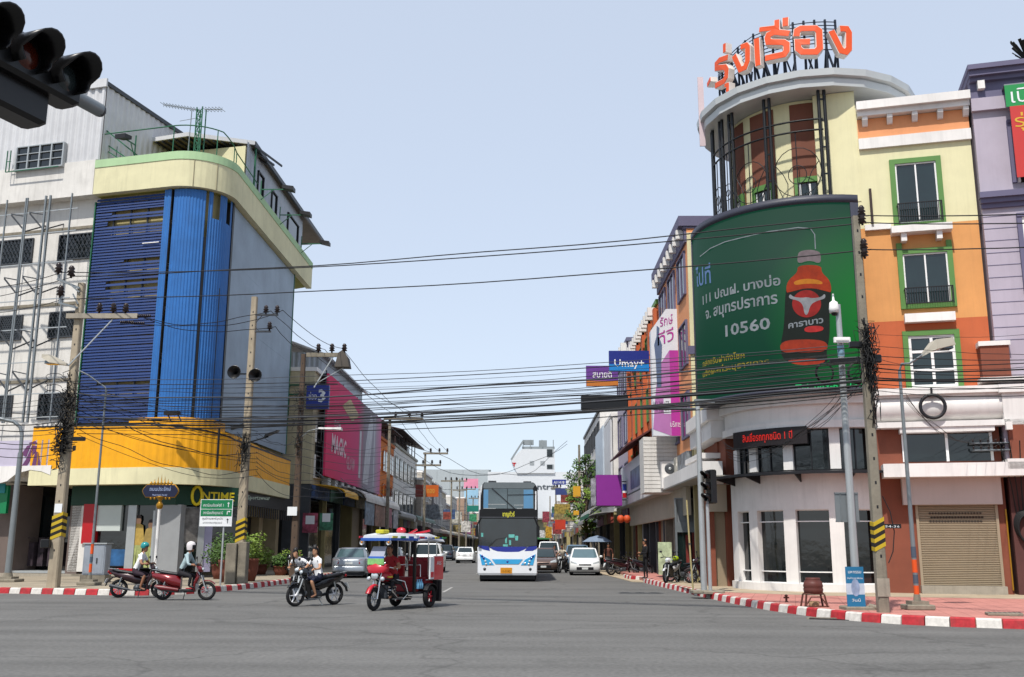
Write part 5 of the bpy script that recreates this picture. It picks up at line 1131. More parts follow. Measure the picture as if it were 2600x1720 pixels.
boxp('board', pw, sgn, 0, 18.5, -.1, .1, 4.75, 6.6); boxp('printed_panel', mat('sign_photo', '6c80a0', .5, var=.6, scale=1), sgn, 6, 12, -.12, -.1, 4.9, 6.0); boxp('blue_edge', signb, sgn, 12.4, 12.8, -.12, -.1, 4.8, 6.2)
text('Salon', .7, mat('ink_grey', '50545c'), sgn, (15.6, -.12, 5.3), width=2.6)
ss = thing('right_shopfronts', 'row of glass shop doors and posters under the white canopy', 'shop', (7.2, 66, 0), R_(-90))
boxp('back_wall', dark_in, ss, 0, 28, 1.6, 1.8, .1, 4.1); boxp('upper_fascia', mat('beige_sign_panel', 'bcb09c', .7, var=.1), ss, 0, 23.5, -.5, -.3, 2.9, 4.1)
for k, x in enumerate((0, 4, 8.2, 11.5, 14.6, 17.6, 20.4, 23.2)): boxp('pier', [brown, steel_l, tan][k % 3], ss, x, x + .35, -.15, 1.5, .05, 4.1)
for k, x in enumerate((.5, 4.5, 8.7, 12, 15.1, 18.1)): boxp('glass_door', glass_g, ss, x, x + 2.8, .3, .4, .1, 2.9)
px0 = [(1672, 1705, 1377, 1440, 'c8d8b0'), (1718, 1740, 1393, 1440, 'b08c40')]
for k, (xa, xb, ya, yb, h) in enumerate(px0):
    a, c = at(xa, yb, 46.2), at(xb, ya, 46.2); t = flat('standing_poster', ['pale green shop poster behind the parked motorcycles', 'ochre shop poster behind the parked motorcycles'][k], 'poster', 46.2, a.x, c.x, .35, c.z, mat('stand_poster_' + h, h, .5, var=.5, scale=2.5))
    boxp('support', steel, t, -.02, .02, .05, .2, -.17, .8)
# shop beside the tower: shuttered recess
rc = thing('shuttered_recess', 'narrow brown walled shop with rolled shutter beside the white curved shop', 'shop', (0, 37.9, 0))
a, c = at(1800, 1480, 37.9), at(1868, 1235, 37.9)
for xa, xb, m, n_ in ((1800, 1817, brown, 'pier'), (1846, 1862, brown, 'pier')): boxp(n_, m, rc, at(xa, 1400, 37.9).x, at(xb, 1400, 37.9).x, 0, .6, .1, 4.0)
boxp('shutter', shutter_m, rc, at(1817, 1400, 37.9).x, at(1846, 1400, 37.9).x, .2, .3, .1, 3.0)
boxp('sign_panel', mat('beige_sign_panel', 'bcb09c'), rc, at(1797, 1400, 37.9).x, at(1848, 1400, 37.9).x, -.2, 0, at(1820, 1300, 37.9).z, at(1820, 1232, 37.9).z)
boxp('white_edge', white, rc, at(1797, 1400, 37.9).x, at(1868, 1400, 37.9).x, -.3, .3, at(1820, 1231, 37.9).z, at(1820, 1215, 37.9).z)
boxp('wall', brown, rc, 7.3, 9.5, .4, 1, 0, 6)
sw = thing('street_side_wing', 'brown street side wing with white curved cornice behind the traffic light', 'building', (7.35, 44.5, 0), R_(-90))
part('wall', brown, sw, lambda b: b.box(3, 7.5, 0, 6, 3.9, 7)); part('cornice', white, sw, lambda b: (b.box(2.9, 7.8, -.7, 0, 6.2, 6.7), b.box(2.9, 7.7, -.55, 0, 5.55, 6.2), b.box(3, 6.5, -.8, 0, 4.9, 5.1)))
f = part('window', white_c, sw, lambda b: (b.box(3.8, 3.9, -.1, 0, 3.95, 4.85), b.box(5.2, 5.3, -.1, 0, 3.95, 4.85), b.box(3.9, 5.2, -.1, 0, 4.85, 4.9))); boxp('pane', glass_g, f, 3.9, 5.2, -.05, -.01, 3.95, 4.85)
gl_ = thing('glazed_shop', 'glazed shop with silver frames and red curtains beside the shuttered recess', 'shop', (0, 43.4, 0))
a, c = at(1722, 1450, 43.4), at(1798, 1265, 43.4)
boxp('upper_pane', mat('grey_pane', '888c90', .2, var=.1), gl_, a.x, c.x, .05, .1, at(1760, 1326, 43.4).z, c.z)
boxp('pane', glass_g, gl_, a.x, c.x, .05, .1, .1, at(1760, 1352, 43.4).z)
part('curtain', mat('red_curtain', '7c2c24', .7, var=.4, scale=4), gl_, lambda b: (b.box(at(1742, 1400, 43.4).x, at(1755, 1400, 43.4).x, 0, .05, .2, 2.1), b.box(at(1758, 1400, 43.4).x, at(1798, 1400, 43.4).x, 0, .05, .2, 2.2)))
part('frame', steel, gl_, lambda b: (b.box(a.x, c.x, -.05, 0, at(1760, 1352, 43.4).z, at(1760, 1326, 43.4).z), b.box(at(1750, 1400, 43.4).x, at(1753, 1400, 43.4).x, -.05, 0, .1, c.z), b.box(a.x - .08, a.x, -.05, .05, .1, c.z), b.box(a.x, c.x, -.06, 0, c.z - .06, c.z)))
awning(1, 66, 76, 7.0, 4.6, 3.0, mat('striped_grey_awning', '9ca09c', .7, var=.3, scale=3), 'grey awning with green edge under the violet box sign', .9, edge=mat('awning_green', '1c6c50'))
awning(1, 76.5, 92, 6.6, 4.2, 2.4, mat('grey_awning', 'a0a0a0'), 'long grey awning on the white shophouse with pale panels', .7)
lan = thing('paper_lantern', 'round orange lantern under the shop canopy, left one of the pair', 'lantern', (at(1576, 1318, 52).x, 52, at(1576, 1318, 52).z), 0, 'pair of orange lanterns')
part('shade', mat('lantern_orange', 'c84c1c', .6, var=.15), lan, lambda b: b.ball((0, 0, 0), .19, 0, 12, (1, 1, 1.1))); part('cap', dsteel, lan, lambda b: (b.box(-.06, .06, -.06, .06, .19, .22), b.bar((0, 0, .3), (0, 0, .6), .02)))
place(copy_tree(lan), (at(1592, 1318, 52).x, 52, at(1592, 1318, 52).z), 0, 'round orange lantern under the shop canopy, right one of the pair')
# ---- far end of the street
cen = thing('department_store', 'large white department store with rooftop tower closing the street', 'building', (0, 300, 0))
cw2 = mat('far_white_cladding', 'd4d8dc', .7, var=.03)
part('lower_block', cw2, cen, lambda b: b.box(-11.8, 16, 0, 30, 0, 23.4))
part('tower', cw2, cen, lambda b: b.prism([(-3, 23), (8.3, 23), (8.3, 30.2), (-1.5, 30.2), (-4.8, 27)], -.5, 20))
part('roof_frame', mat('far_grey_frame', '8c9498', .8, var=.1), cen, lambda b: (b.box(-1.5, 8.3, 0, .5, 30.2, 31), [b.bar((x, -.3, 30.2), (x, -.3, 33), .25) for x in (-1.2, 1, 4.5, 7.9)], b.bar((-4.8, -.3, 27), (-1.2, -.3, 32.6), .5), b.box(-1.2, 2, 0, 1, 31.5, 33), b.box(3.6, 6, 1, 3, 31, 33)))
for x, z in ((.8, 25.4), (4, 25.4)): boxp('vent', mat('far_vent', '9aa0a4', .8), cen, x, x + 1.3, -.6, -.5, z, z + 1.2)
for z in (24.2, 27.8): f = boxp('window', mat('far_window_frame', 'a0a8ac', .8), cen, 5.9, 8.0, -.58, -.5, z, z + (1.4 if z < 26 else 2.6)); boxp('pane', glass_d, f, 6.0, 7.6, -.64, -.58, z + .1, z + (1.3 if z < 26 else 2.3))
text('Central', 1.7, mat('letter_dark_grey', '4c545c', .6), cen, (4.0, -.1, 18.2), width=10.0, bold=.02)
part('emblem', red, cen, lambda b: (b.box(-4.5, -3.3, -.6, -.5, 25.8, 26.1), b.box(-4.1, -3.7, -.6, -.5, 25.0, 25.8)))
fb = thing('low_market_building', 'low dark market building closing the far end of the street', 'building', (0, 290, 0))
part('wall', hm_[3], fb, lambda b: b.box(-14, 10, 0, 6, 3.5, 9)); part('shade_gap', dark_in, fb, lambda b: b.box(-14, 10, 1, 5, 0, 3.5)); part('roof', hm_[2], fb, lambda b: b.box(-14, 10, -2, 6, 9, 9.4)); part('canopy', mat('green_market_canopy', '3c7c4c', .7, var=.2), fb, lambda b: b.box(-14, 10, -3, -.1, 3.5, 4.2))
for k, (xa, xb, za, zb, Yk, mk_, lb_) in enumerate(((4.2, 5.6, 4, 8.2, 150, 'e0d8d0', 'white vertical sign'), (3.4, 4.6, 3.2, 4.6, 135, 'a04040', 'red square sign'), (4.0, 5.4, 6.2, 7.6, 165, '4c70b0', 'blue square sign'), (3.2, 4.3, 3, 5, 175, 'd0a030', 'yellow sign'), (2.9, 4.2, 6, 8, 190, 'a04050', 'dull red sign'), (-9.8, -8.4, 3.6, 5.2, 150, 'e4e0d8', 'white board'), (-9.6, -8.4, 5.6, 6.8, 168, '40a070', 'green board'), (-9.4, -8, 3.4, 4.6, 182, 'c84838', 'red board'), (-9.2, -8, 6, 8.4, 200, 'd8d0c0', 'tall cream board'), (-9.0, -7.6, 3.2, 4.8, 225, 'd0b040', 'yellow board'), (2.6, 3.8, 3.4, 5, 220, 'e0e0e0', 'small white sign'))):
    xsign(xa, xb, za, zb, Yk, mat('far_sign_' + mk_, mk_, .6, var=.8, scale=3, streak=.3), '%s hanging over the %s pavement far down the street' % (lb_, 'right' if xa > 0 else 'left'), arm=1 if xa > 0 else -1)
gb = thing('grey_block', 'large plain grey panelled building far behind the left row', 'building', (0, 330, 0))
def _(b):
    for i in range(5):
        for j in range(4): b.box(-34 + i * 4.3, -29.75 + i * 4.3, 0, 20, .0 + j * 6.6, 6.5 + j * 6.6)
part('wall_panels', mat('far_grey_cladding', 'a8b0b4', .7, var=.04), gb, _)
part('edge_post', mat('far_dark_edge', '6c7478', .7), gb, lambda b: b.box(-12.6, -11.9, -.3, 0, 0, 26.2))
# ================================================================ trees and plants
def leaves(b, c, r, n, size=.16, m=0, squash=.8):
    for _k in range(n):
        while True:
            p = Vector((rnd.uniform(-1, 1), rnd.uniform(-1, 1), rnd.uniform(-1, 1)))
            if .25 < p.length < 1: break
        q = Vector(c) + Vector((p.x * r, p.y * r, p.z * r * squash)); a = Vector((rnd.gauss(0, 1), rnd.gauss(0, 1), rnd.gauss(0, .6))).normalized() * size; d = a.orthogonal().normalized() * size * .45
        b.add([q - a, q + d, q + a, q - d], [(0, 1, 2, 3)], m)
def tree(loc, h, r, label, n=26, leaf=60, size=.22, yellowish=.2, group=None):
    t = thing('street_tree', label, 'tree', loc, 0, group)
    limbs = []
    b = MB(); b.tube([(0, 0, 0), (.1, .05, h * .25), (-.05, 0, h * .45), (.1, 0, h * .7)], [.2, .16, .13, .06], 8)
    cl = []
    for k in range(n):
        a = k * 2.4; f = (k + .5) / n; rr = r * (.35 + .65 * math.sin(math.pi * min(1, f * 1.05))) * rnd.uniform(.6, 1); z = h * (.32 + .66 * f)
        c = (rr * math.cos(a), rr * math.sin(a), z); cl.append(c)
        b.tube([(0, 0, h * (.25 + .4 * f)), (c[0] * .5, c[1] * .5, z - .5), c], [.06, .04, .015], 5)
    b.done('trunk', bark, t); b = MB()
    for c in cl: leaves(b, c, r * rnd.uniform(.22, .4), leaf, size, 1 if rnd.random() < yellowish else 0)
    b.done('crown', [leafm, leafy], t); return t
tree((5.6, 97, .1), 10.2, 2.0, 'slender leafy tree beside the grey pole on the right pavement', 24, 60, .2, .3)
tree((8.2, 90, .1), 9.5, 1.8, 'leafy tree in front of the tall white building', 16, 60, .2, .1)
tree((4.9, 84, .1), 6.4, 1.2, 'thin yellow-green street tree with sparse leaves', 12, 40, .16, .7)
def pot(p, r, h, label, kind=0, bush=.6, bh=.9, m=leafm):
    t = thing('potted_plant', label, 'potted plant', p)
    part('pot', terra, t, lambda b: (b.lathe([(.0, 0), (r * .7, 0), (r, h * .5), (r * 1.02, h * .85), (r * 1.12, h * .9), (r * 1.12, h), (r * .9, h), (r * .85, h * .85), (0, h * .85)], n=16)))
    b = MB()
    for k in range(9): a = k * 2.4; leaves(b, (bush * .5 * math.cos(a), bush * .5 * math.sin(a), h + bh * (.2 + .09 * k)), bush * .5, 70, .07, 0, 1)
    part('stem', bark, t, lambda b: [b.tube([(0, 0, h * .8), (.15 * math.cos(k), .15 * math.sin(k), h + bh * .6)], .015, 4) for k in range(5)])
    b.done('foliage', [m], t); return t
g = lambda x, y: tuple(gr(*a3(x, y), PZ))
pot(g(1565, 1130), .38, .85, 'large brown pot with dark green bush behind the direction sign', bush=.85, bh=.85)
pot(g(1500, 1110), .3, .6, 'brown pot with low dark bush left of the direction sign post', bush=.8, bh=.8)
pot(g(1705, 1125), .36, .9, 'brown pot with bright green bush right of the striped pole', bush=.65, bh=.85, m=leafy)
pot(g(1790, 1080), .3, .5, 'low pot with bright green leaves beside the parked motorcycle', bush=.6, bh=.6, m=leafy)
pot(g(1925, 1085), .34, .45, 'left one of two low pots near the kerb end', bush=.55, bh=.4)
pot(g(1985, 1082), .36, .5, 'right one of two low pots near the kerb end', bush=.6, bh=.55, m=leafy)
# ================================================================ POLES, LAMPS, SIGNS, SIGNALS
def hazard(b, w, z0, z1, n=7):                    # slanting yellow and black bands round a square pole
    h = (z1 - z0) / n
    for k in range(n):
        a, c = z0 + k * h, z0 + (k + 1) * h; s = h * .7; q = w / 2 + .006
        b.loft([[(-q, -q, a - s), (q, -q, a + s), (q, q, a + s * .4), (-q, q, a - s * .6)], [(-q, -q, c - s), (q, -q, c + s), (q, q, c + s * .4), (-q, q, c - s * .6)]], k % 2)
def insulator(b, p, s=1.0, m=1): b.lathe([(.0, 0), (.03 * s, 0), (.03 * s, .06 * s), (.1 * s, .07 * s), (.05 * s, .13 * s), (.1 * s, .15 * s), (.05 * s, .2 * s), (.08 * s, .23 * s), (.04 * s, .3 * s), (.0, .3 * s)], p, 'z', 8, m)
def upole(p, top, label, w0=.32, w1=.2, m=None, hz=None, rz=0.0):
    t = thing('utility_pole', label, 'utility pole', p, rz, 'concrete utility poles'); H = top - p[2]
    part('shaft', m or conc_l, t, lambda b: b.loft([[(-w / 2 + w * .12, -w / 2, z), (w / 2 - w * .12, -w / 2, z), (w / 2, -w / 2 + w * .12, z), (w / 2, w / 2 - w * .12, z), (w / 2 - w * .12, w / 2, z), (-w / 2 + w * .12, w / 2, z), (-w / 2, w / 2 - w * .12, z), (-w / 2, -w / 2 + w * .12, z)] for z, w in ((0, w0), (H * .5, (w0 + w1) / 2), (H, w1))]))
    if hz: part('hazard_band', [ybl, bkp], t, lambda b: hazard(b, w0 * .97, hz[0], hz[1]))
    def _(b):
        z = 1.2
        while z < H - .4: b.box(-.02, .02, -w0 / 2 * 1.0 + (w0 - w1) / 2 * z / H - .004, -w0 / 2 + (w0 - w1) / 2 * z / H, z, z + .07); z += .55
    o = part('bolt_hole', black, t, _); o['kind'] = 'stuff'
    return t, H
# pole left, by the shop
P1 = Vector((-16.07, 34.48, PZ)); zt1 = at(213, 720, 34.48).z
p1, H1 = upole(P1, zt1, 'leaning-looking concrete pole with tangled cables at the left kerb', .36, .22, hz=(1.65, 2.45)); P2 = Vector((-10.99, 38.76, PZ))
zz1 = lambda y: at(200, y, 34.48).z - PZ
part('crossarm', conc, p1, lambda b: b.box(-.35, 2.2, -.25, -.12, zz1(812), zz1(800)))
part('insulator', [steel, insul], p1, lambda b: [insulator(b, (x, -.18, zz1(800)), 1.3) for x in (.8, 1.3, 1.75)])
def _(b):
    for x, zc in ((2.2, 806), (1.6, 822), (2.0, 824)):
        for k in range(7): b.lathe([(.03, 0), (.07, .02), (.03, .05)], (x + k * .07, -.2, zz1(zc)), 'x', 8, 1)
part('strain_insulator', [steel, insul], p1, _)
part('bracket', steel, p1, lambda b: (b.bar((0, -.15, zz1(735)), (-.75, -.3, zz1(715)), .07), b.bar((-.75, -.3, zz1(718)), (-.7, -.3, zz1(702)), .06), b.bar((0, -.15, zz1(745)), (-.35, -.25, zz1(724)), .05), b.bar((0, -.15, zz1(785)), (-.6, -.3, zz1(775)), .07), b.bar((-.6, -.3, zz1(777)), (-.58, -.3, zz1(758)), .06), b.bar((0, -.15, zz1(775)), (-.2, -.2, zz1(750)), .05)))
part('insulator', [steel, insul], p1, lambda b: [insulator(b, p, 1.5) for p in ((-.75, -.3, zz1(704)), (-.28, -.3, zz1(712)), (-.6, -.3, zz1(762)))])
part('guy_strut', steel_l, p1, lambda b: b.bar((1.3, -.18, zz1(815)), (-.1, -.2, zz1(930)), .04))
def tangle(b, c, rx, rz, n, r=.014):
    for k in range(n):
        pts = []; a = rnd.uniform(0, 6.28); z = c[2] + rnd.uniform(-rz, rz)
        for q in range(5): pts.append((c[0] + rx * rnd.uniform(-1, 1) * math.cos(a), c[1] - .15 + .2 * rnd.uniform(-1, 1), z + rnd.uniform(-.35, .35)))
        b.tube(pts, r, 4)
o = part('cable_tangle', cable_m, p1, lambda b: (tangle(b, (0, -.1, zz1(1040)), .5, 1.3, 60), tangle(b, (-.1, -.1, zz1(1130)), .4, 1.0, 26))); o['kind'] = 'stuff'
part('cable_coil', cable_m, p1, lambda b: [b.tube([(-.55 + .3 * math.cos(t * .5), -.25, zz1(960 + k * 14) + .12 * math.sin(t * .5)) for t in range(10)], .012, 4) for k in range(4)])
part('junction_box', black_p, p1, lambda b: (b.bbox(.3, .75, -.35, -.2, zz1(1122), zz1(1112)), b.bbox(-.4, -.1, -.4, -.2, zz1(1392), zz1(1370)), b.box(.35, .45, -.3, -.25, zz1(1146), zz1(1134))))
boxp('sticker', signw, p1, -.13, .13, -.18, -.175, 2.5, 2.8)
# pole by the direction sign
zt2 = at(665, 755, 38.76).z; p2, H2 = upole(P2, zt2, 'weathered pole with loudspeakers beside the green direction sign', .34, .22, hz=(1.6, 2.4))
z2 = lambda y: at(640, y, 38.76).z - PZ
part('footing', conc_o, p2, lambda b: (b.bbox(-.42, -.02, -.45, -.2, 0, 1.5, .02), b.bbox(.02, .34, -.35, .1, 0, 1.55, .02)))
part('side_arm', dsteel, p2, lambda b: (b.box(.1, 1.0, -.1, -.02, z2(803), z2(799)), b.box(.1, .75, -.1, -.02, z2(845), z2(841)), b.bar((.1, -.06, z2(822)), (.35, -.06, z2(803)), .03), b.bar((.1, -.06, z2(830)), (.3, -.06, z2(845)), .03)))
part('insulator', [steel, insul], p2, lambda b: [insulator(b, p, 1.2) for p in ((.5, -.06, z2(799)), (.95, -.06, z2(799)), (.68, -.06, z2(841)))])
for s, zc in ((-1, 950), (1, 958)):
    part('loudspeaker', black_p, p2, lambda b: (b.lathe([(.0, .05), (.05, .05), (.06, -.1), (.13, -.22), (.26, -.34), (.27, -.36), (.24, -.34), (.05, -.14)], (s * .42 - .1, -.1, z2(zc)), 'y', 16), b.bar((s * .1 - .05, 0, z2(zc)), (s * .42 - .1, 0, z2(zc)), .05)))
part('lamp_arm', black_p, p2, lambda b: (b.bar((.1, -.1, z2(1125)), (.9, -.15, z2(1110)), .05), b.loft([[(.75, -.3, z2(1112)), (1.25, -.3, z2(1098)), (1.3, -.3, z2(1094)), (.8, -.3, z2(1104))], [(.75, 0, z2(1112)), (1.25, 0, z2(1098)), (1.3, 0, z2(1094)), (.8, 0, z2(1104))]]), b.bar((-.1, -.1, z2(1080)), (-.6, -.15, z2(1090)), .12)))
o = part('cable_tangle', cable_m, p2, lambda b: tangle(b, (0, -.15, z2(1150)), .35, .5, 26, .012)); o['kind'] = 'stuff'
# third pole and those down the street
def xpole(x, Y, ytop, label, arms, m=conc_o, ww=.3, hz=None):
    X = at(x, 1387, Y).x; top = at(x, ytop, Y).z; t, H = upole((X, Y, PZ), top, label, ww, .2, m, hz)
    for (y, xa, xb) in arms:
        z = at(x, y, Y).z - PZ; a, c = at(xa, y, Y).x - X, at(xb, y, Y).x - X
        part('crossarm', conc_o, t, lambda b: b.box(a, c, -.2, -.08, z - .1, z + .1))
        part('insulator', [steel, insul], t, lambda b: [insulator(b, (a + (c - a) * f, -.14, z + .1), 1.5) for f in (.3, .65, .97)])
    return t, X, H
p3, X3, H3 = xpole(748, 47.2, 900, 'dark brownish pole with crossarm in front of the beige building', [(903, 780, 878)], mat('dark_pole', '5c4c40', .95, var=.25, streak=.4), .34)
z3 = lambda y: at(770, y, 47.2).z - PZ
part('hood', mat('weathered_wood', '5c5650', .9, var=.2), p3, lambda b: b.prism([(1.6, z3(935)), (2.3, z3(935)), (2.2, z3(910)), (1.95, z3(893)), (1.75, z3(900))], -.4, .3))
part('stay', steel_l, p3, lambda b: (b.bar((1.5, -.14, z3(905)), (.6, -.1, z3(985)), .05), b.bar((2.0, -.14, z3(935)), (.7, -.1, z3(975)), .03)))
part('lamp_arm', [steel_l, white_c], p3, lambda b: (b.tube([(.1, 0, z3(1110)), (.5, -.3, z3(1096)), (1.0, -.5, z3(1092))], .03, 6), b.loft([[(1.0, -.6, z3(1093)), (1.0, -.4, z3(1093)), (1.0, -.4, z3(1089)), (1.0, -.6, z3(1089))], [(2.1, -.75, z3(1096)), (2.1, -.35, z3(1096)), (2.1, -.35, z3(1090)), (2.1, -.75, z3(1090))]], 1)))
o = part('cable_tangle', cable_m, p3, lambda b: (tangle(b, (0, -.15, z3(1070)), .4, 1.6, 30, .013))); o['kind'] = 'stuff'
boxp('notice', signw, p3, -.35, .1, -.3, -.25, z3(1310), z3(1288))
xpole(981, 77, 1064, 'pole with long crossarm in front of the orange shophouse', [(1064, 975, 1075)])
xpole(1075, 105, 1149, 'pole with two crossarms and an upright ladder look, near the orange sign', [(1152, 1075, 1138), (1182, 1055, 1120)])
xpole(1144, 142, 1218, 'pole beyond the orange sign with a single crossarm', [(1222, 1120, 1160)])
xpole(1165, 160, 1216, 'farther pole carrying a grey transformer platform', [(1222, 1150, 1186), (1245, 1150, 1186)])
xpole(1183, 178, 1240, 'pole close to the pale blue billboard down the street', [(1243, 1176, 1208)])
xpole(1200, 200, 1262, 'smallest visible pole on the left side of the far street', [(1266, 1190, 1215)])
xpole(1473, 96, 1130, 'plain grey pole standing in the street tree on the right', [])
xpole(1412, 150, 1235, 'thin pole on the right side far down the street', [(1240, 1400, 1424)])
xpole(1397, 190, 1260, 'farthest thin pole on the right side of the street', [])
# right foreground pole
P4 = Vector((8.0, 23.22, PZ)); zt4 = at(2200, 550, 23.22).z
p4, H4 = upole(P4, zt4, 'tall weathered concrete pole in front of the orange corner building', .24, .16, conc_o, hz=(1.4, 2.05))
z4 = lambda y: at(2215, y, 23.22).z - PZ
part('insulator', [steel, insul], p4, lambda b: [insulator(b, (.12, -.1, z4(y)), 1.0) for y in (556, 575, 640, 660)])
o = part('cable_tangle', cable_m, p4, lambda b: (tangle(b, (0, -.1, z4(900)), .28, .55, 55, .009), tangle(b, (.05, -.1, z4(985)), .14, .8, 24, .009))); o['kind'] = 'stuff'
part('splice_box', black_p, p4, lambda b: (b.bbox(-.42, -.12, -.25, -.12, z4(888), z4(872)), b.bbox(.12, .3, -.25, -.12, z4(925), z4(905)), b.bbox(-.02, .16, -.26, -.13, z4(972), z4(958)), b.lathe([(0, 0), (.05, .0), (.05, .3), (0, .33)], (.03, -.16, z4(872)), 'z', 8)))
def _(b):
    b.tube([(.15, -.05, z4(1260)), (.3, -.05, z4(1300)), (.36, -.05, z4(1350)), (.3, -.05, z4(1400)), (.18, -.05, z4(1430))], .012, 5); b.box(.12, .5, -.12, -.09, z4(1342), z4(1331))
part('loose_cable', cable_m, p4, _)
text('54-36', .05, signw, p4, (.3, -.125, z4(1340)), width=.32)
part('weathering_band', conc, p4, lambda b: (b.box(-.14, .14, -.139, -.136, .35, .75)))
# coils on the black arm between the camera mast and the pole
ar = thing('cable_bracket', 'black bracket with two big round coils of cable behind the camera mast', 'bracket', (7.75, 24.0, at(2160, 916, 24).z))
part('arm', black, ar, lambda b: b.box(-.35, .75, -.03, .05, -.08, .06))
for dx_, rr in ((-.52, .22), (.28, .24)): part('coil', cable_m, ar, lambda b: [b.tube([(dx_ + (rr - k * .012) * math.cos(t * math.pi / 10), -.06 - k * .015, -.32 + (rr + .03 - k * .01) * math.sin(t * math.pi / 10)) for t in range(20)], .014, 5, closed=True) for k in range(3)])
part('coil_tie', cable_m, ar, lambda b: (b.bar((-.52, -.05, -.1), (-.3, -.02, -.02), .025), b.bar((.28, -.05, -.08), (.28, -.02, 0), .025)))
# camera mast
PC = Vector((7.75, 24.21, PZ)); ztc = at(2144, 774, 24.21).z; Hc = ztc - PZ
cm = thing('camera_mast', 'tapered galvanised mast with white dome camera on top and blue banner below', 'mast', PC)
part('shaft', steel_l, cm, lambda b: b.lathe([(.1, 0), (.095, 1.0), (.085, 4), (.065, Hc)], n=14)); part('base_plate', conc_o, cm, lambda b: (b.bbox(-.35, .45, -.3, .3, -.02, .08, .02), b.tube([(.2, -.2, .1), (.4, -.3, .05)], .06, 6)))
zc3 = lambda y: at(2150, y, 24.21).z - PZ
part('camera', [white_c, black_p], cm, lambda b: (b.lathe([(.02, zc3(748)), (.03, zc3(765)), (.1, zc3(770)), (.12, zc3(786)), (.11, zc3(796)), (.0, zc3(796))], (-.12, -.05, 0), 'z', 14), b.ball((-.12, -.05, zc3(796)), .08, 1, 10), b.tube([(0, 0, Hc - .05), (-.03, -.02, Hc + .02), (-.08, -.05, zc3(770))], .025, 6)))
part('box', white_c, cm, lambda b: (b.bbox(-.2, .2, -.18, -.1, zc3(874), zc3(860), .01), b.box(-.16, .16, -.2, -.16, zc3(869), zc3(865))))
part('wrapped_sticker', mat('blue_white_wrap', '8cb4cc', .5, var=.5, scale=5), cm, lambda b: b.lathe([(.085, zc3(905)), (.083, zc3(878))], n=14))
part('sign_back', steel, cm, lambda b: (b.box(-.34, .22, .12, .14, zc3(1326), zc3(1252)), b.box(-.22, -.2, .1, .12, zc3(1326), zc3(1252)), b.box(.1, .12, .1, .12, zc3(1326), zc3(1252)), b.box(-.34, .22, .1, .16, zc3(1326), zc3(1322)), b.box(-.34, .22, .1, .16, zc3(1254), zc3(1250))))
za, zb_ = zc3(1540), zc3(1439)
part('banner', [mat('banner_blue', '2474a0', .5, var=.1), mat('banner_pale', 'c4d0e0', .5, var=.15, scale=5)], cm, lambda b: (b.box(-.3, .12, -.22, -.2, za, za + .28, 0), b.box(-.3, .12, -.22, -.2, za + .28, zb_ - .38, 1), b.box(-.3, .12, -.22, -.2, zb_ - .38, zb_, 0)))
text('มหกรรม', .07, signw, cm, (-.09, -.225, zb_ - .15), width=.3); text('สินค้าราคาพิเศษ', .04, signw, cm, (-.09, -.225, zb_ - .28), width=.36); text('วันนี้', .06, signw, cm, (-.09, -.225, za + .12), width=.2)
part('printed_portrait', mat('print_portrait', '9aaac8', .5, var=.3, scale=6), cm, lambda b: b.prism([(-.09 + .1 * math.cos(t * .5), (za + zb_) / 2 - .02 + .2 * math.sin(t * .5)) for t in range(12)], -.226, -.22))
# right street lamp
lbg = mat('lamp_beige', 'c0b8a8', .6, var=.08)
def lamp_post(p, label, H, r0, r1, arm, head, bands=None, base=.22, curved=False, hm=lbg):
    t = thing('street_lamp', label, 'street lamp', p, 0, 'street lamps at the junction')
    part('pole', steel, t, lambda b: b.tube([(0, 0, 0), (0, 0, H * .5), (0, 0, H)] , [r0, (r0 + r1) / 2, r1], 10))
    part('arm', steel, t, lambda b: b.tube([(0, 0, H - .02)] + arm, r1 * .75, 8))
    part('footing', conc_o, t, lambda b: (b.bbox(-base * 1.6, base * 1.6, -base * 1.3, base * 1.3, 0, .12, .02), b.box(-base, base, -base, base, .12, .2), b.lathe([(r0 * 1.5, .2), (r0 * 1.2, .35)], n=10)))
    if head: part('lamp_head', [hm, glass_s], t, head)
    if bands: part('painted_band', [orange_p, mat('band_blue_grey', '4c5868', .7)], t, lambda b: [b.lathe([(r0 * 1.03, z), (r0 * 1.0, z + h)], n=10, m=mi) for z, h, mi in bands])
    return t
pr = Vector((9.19, 24.31, PZ)); Hr = at(2294, 940, 24.3).z - PZ; zr_ = lambda y: at(2340, y, 24.3).z - PZ
def hd(b):
    x0, x1 = .55, 1.2; za, zb = zr_(900), zr_(868)
    b.loft([[(.45, -.5, zr_(912)), (.45, -.2, zr_(912)), (.5, -.2, zr_(900)), (.5, -.5, zr_(900))], [(.72, -.6, zr_(898)), (.72, -.15, zr_(898)), (.72, -.15, zr_(874)), (.72, -.6, zr_(874))], [(1.2, -.55, zr_(886)), (1.2, -.15, zr_(886)), (1.15, -.15, zr_(868)), (1.15, -.55, zr_(868))]])
    b.box(.78, 1.16, -.5, -.2, zr_(894), zr_(889), 1)
lamp_post(pr, 'grey street lamp with orange painted bands in front of the roller shutter', Hr, .06, .038, [(.05, -.05, Hr + .15), (.2, -.15, zr_(926)), (.5, -.3, zr_(906))], hd, [(.3, .25, 0), (.6, .2, 1), (.85, .3, 0), (1.2, .25, 1)], .2)
pl2 = gr(226, 1486, PZ); H_ = at(274, 990, pl2.y).z - PZ; zl = lambda y: at(220, y, pl2.y).z - PZ; xl = lambda x, y: at(x, y, pl2.y).x - pl2.x
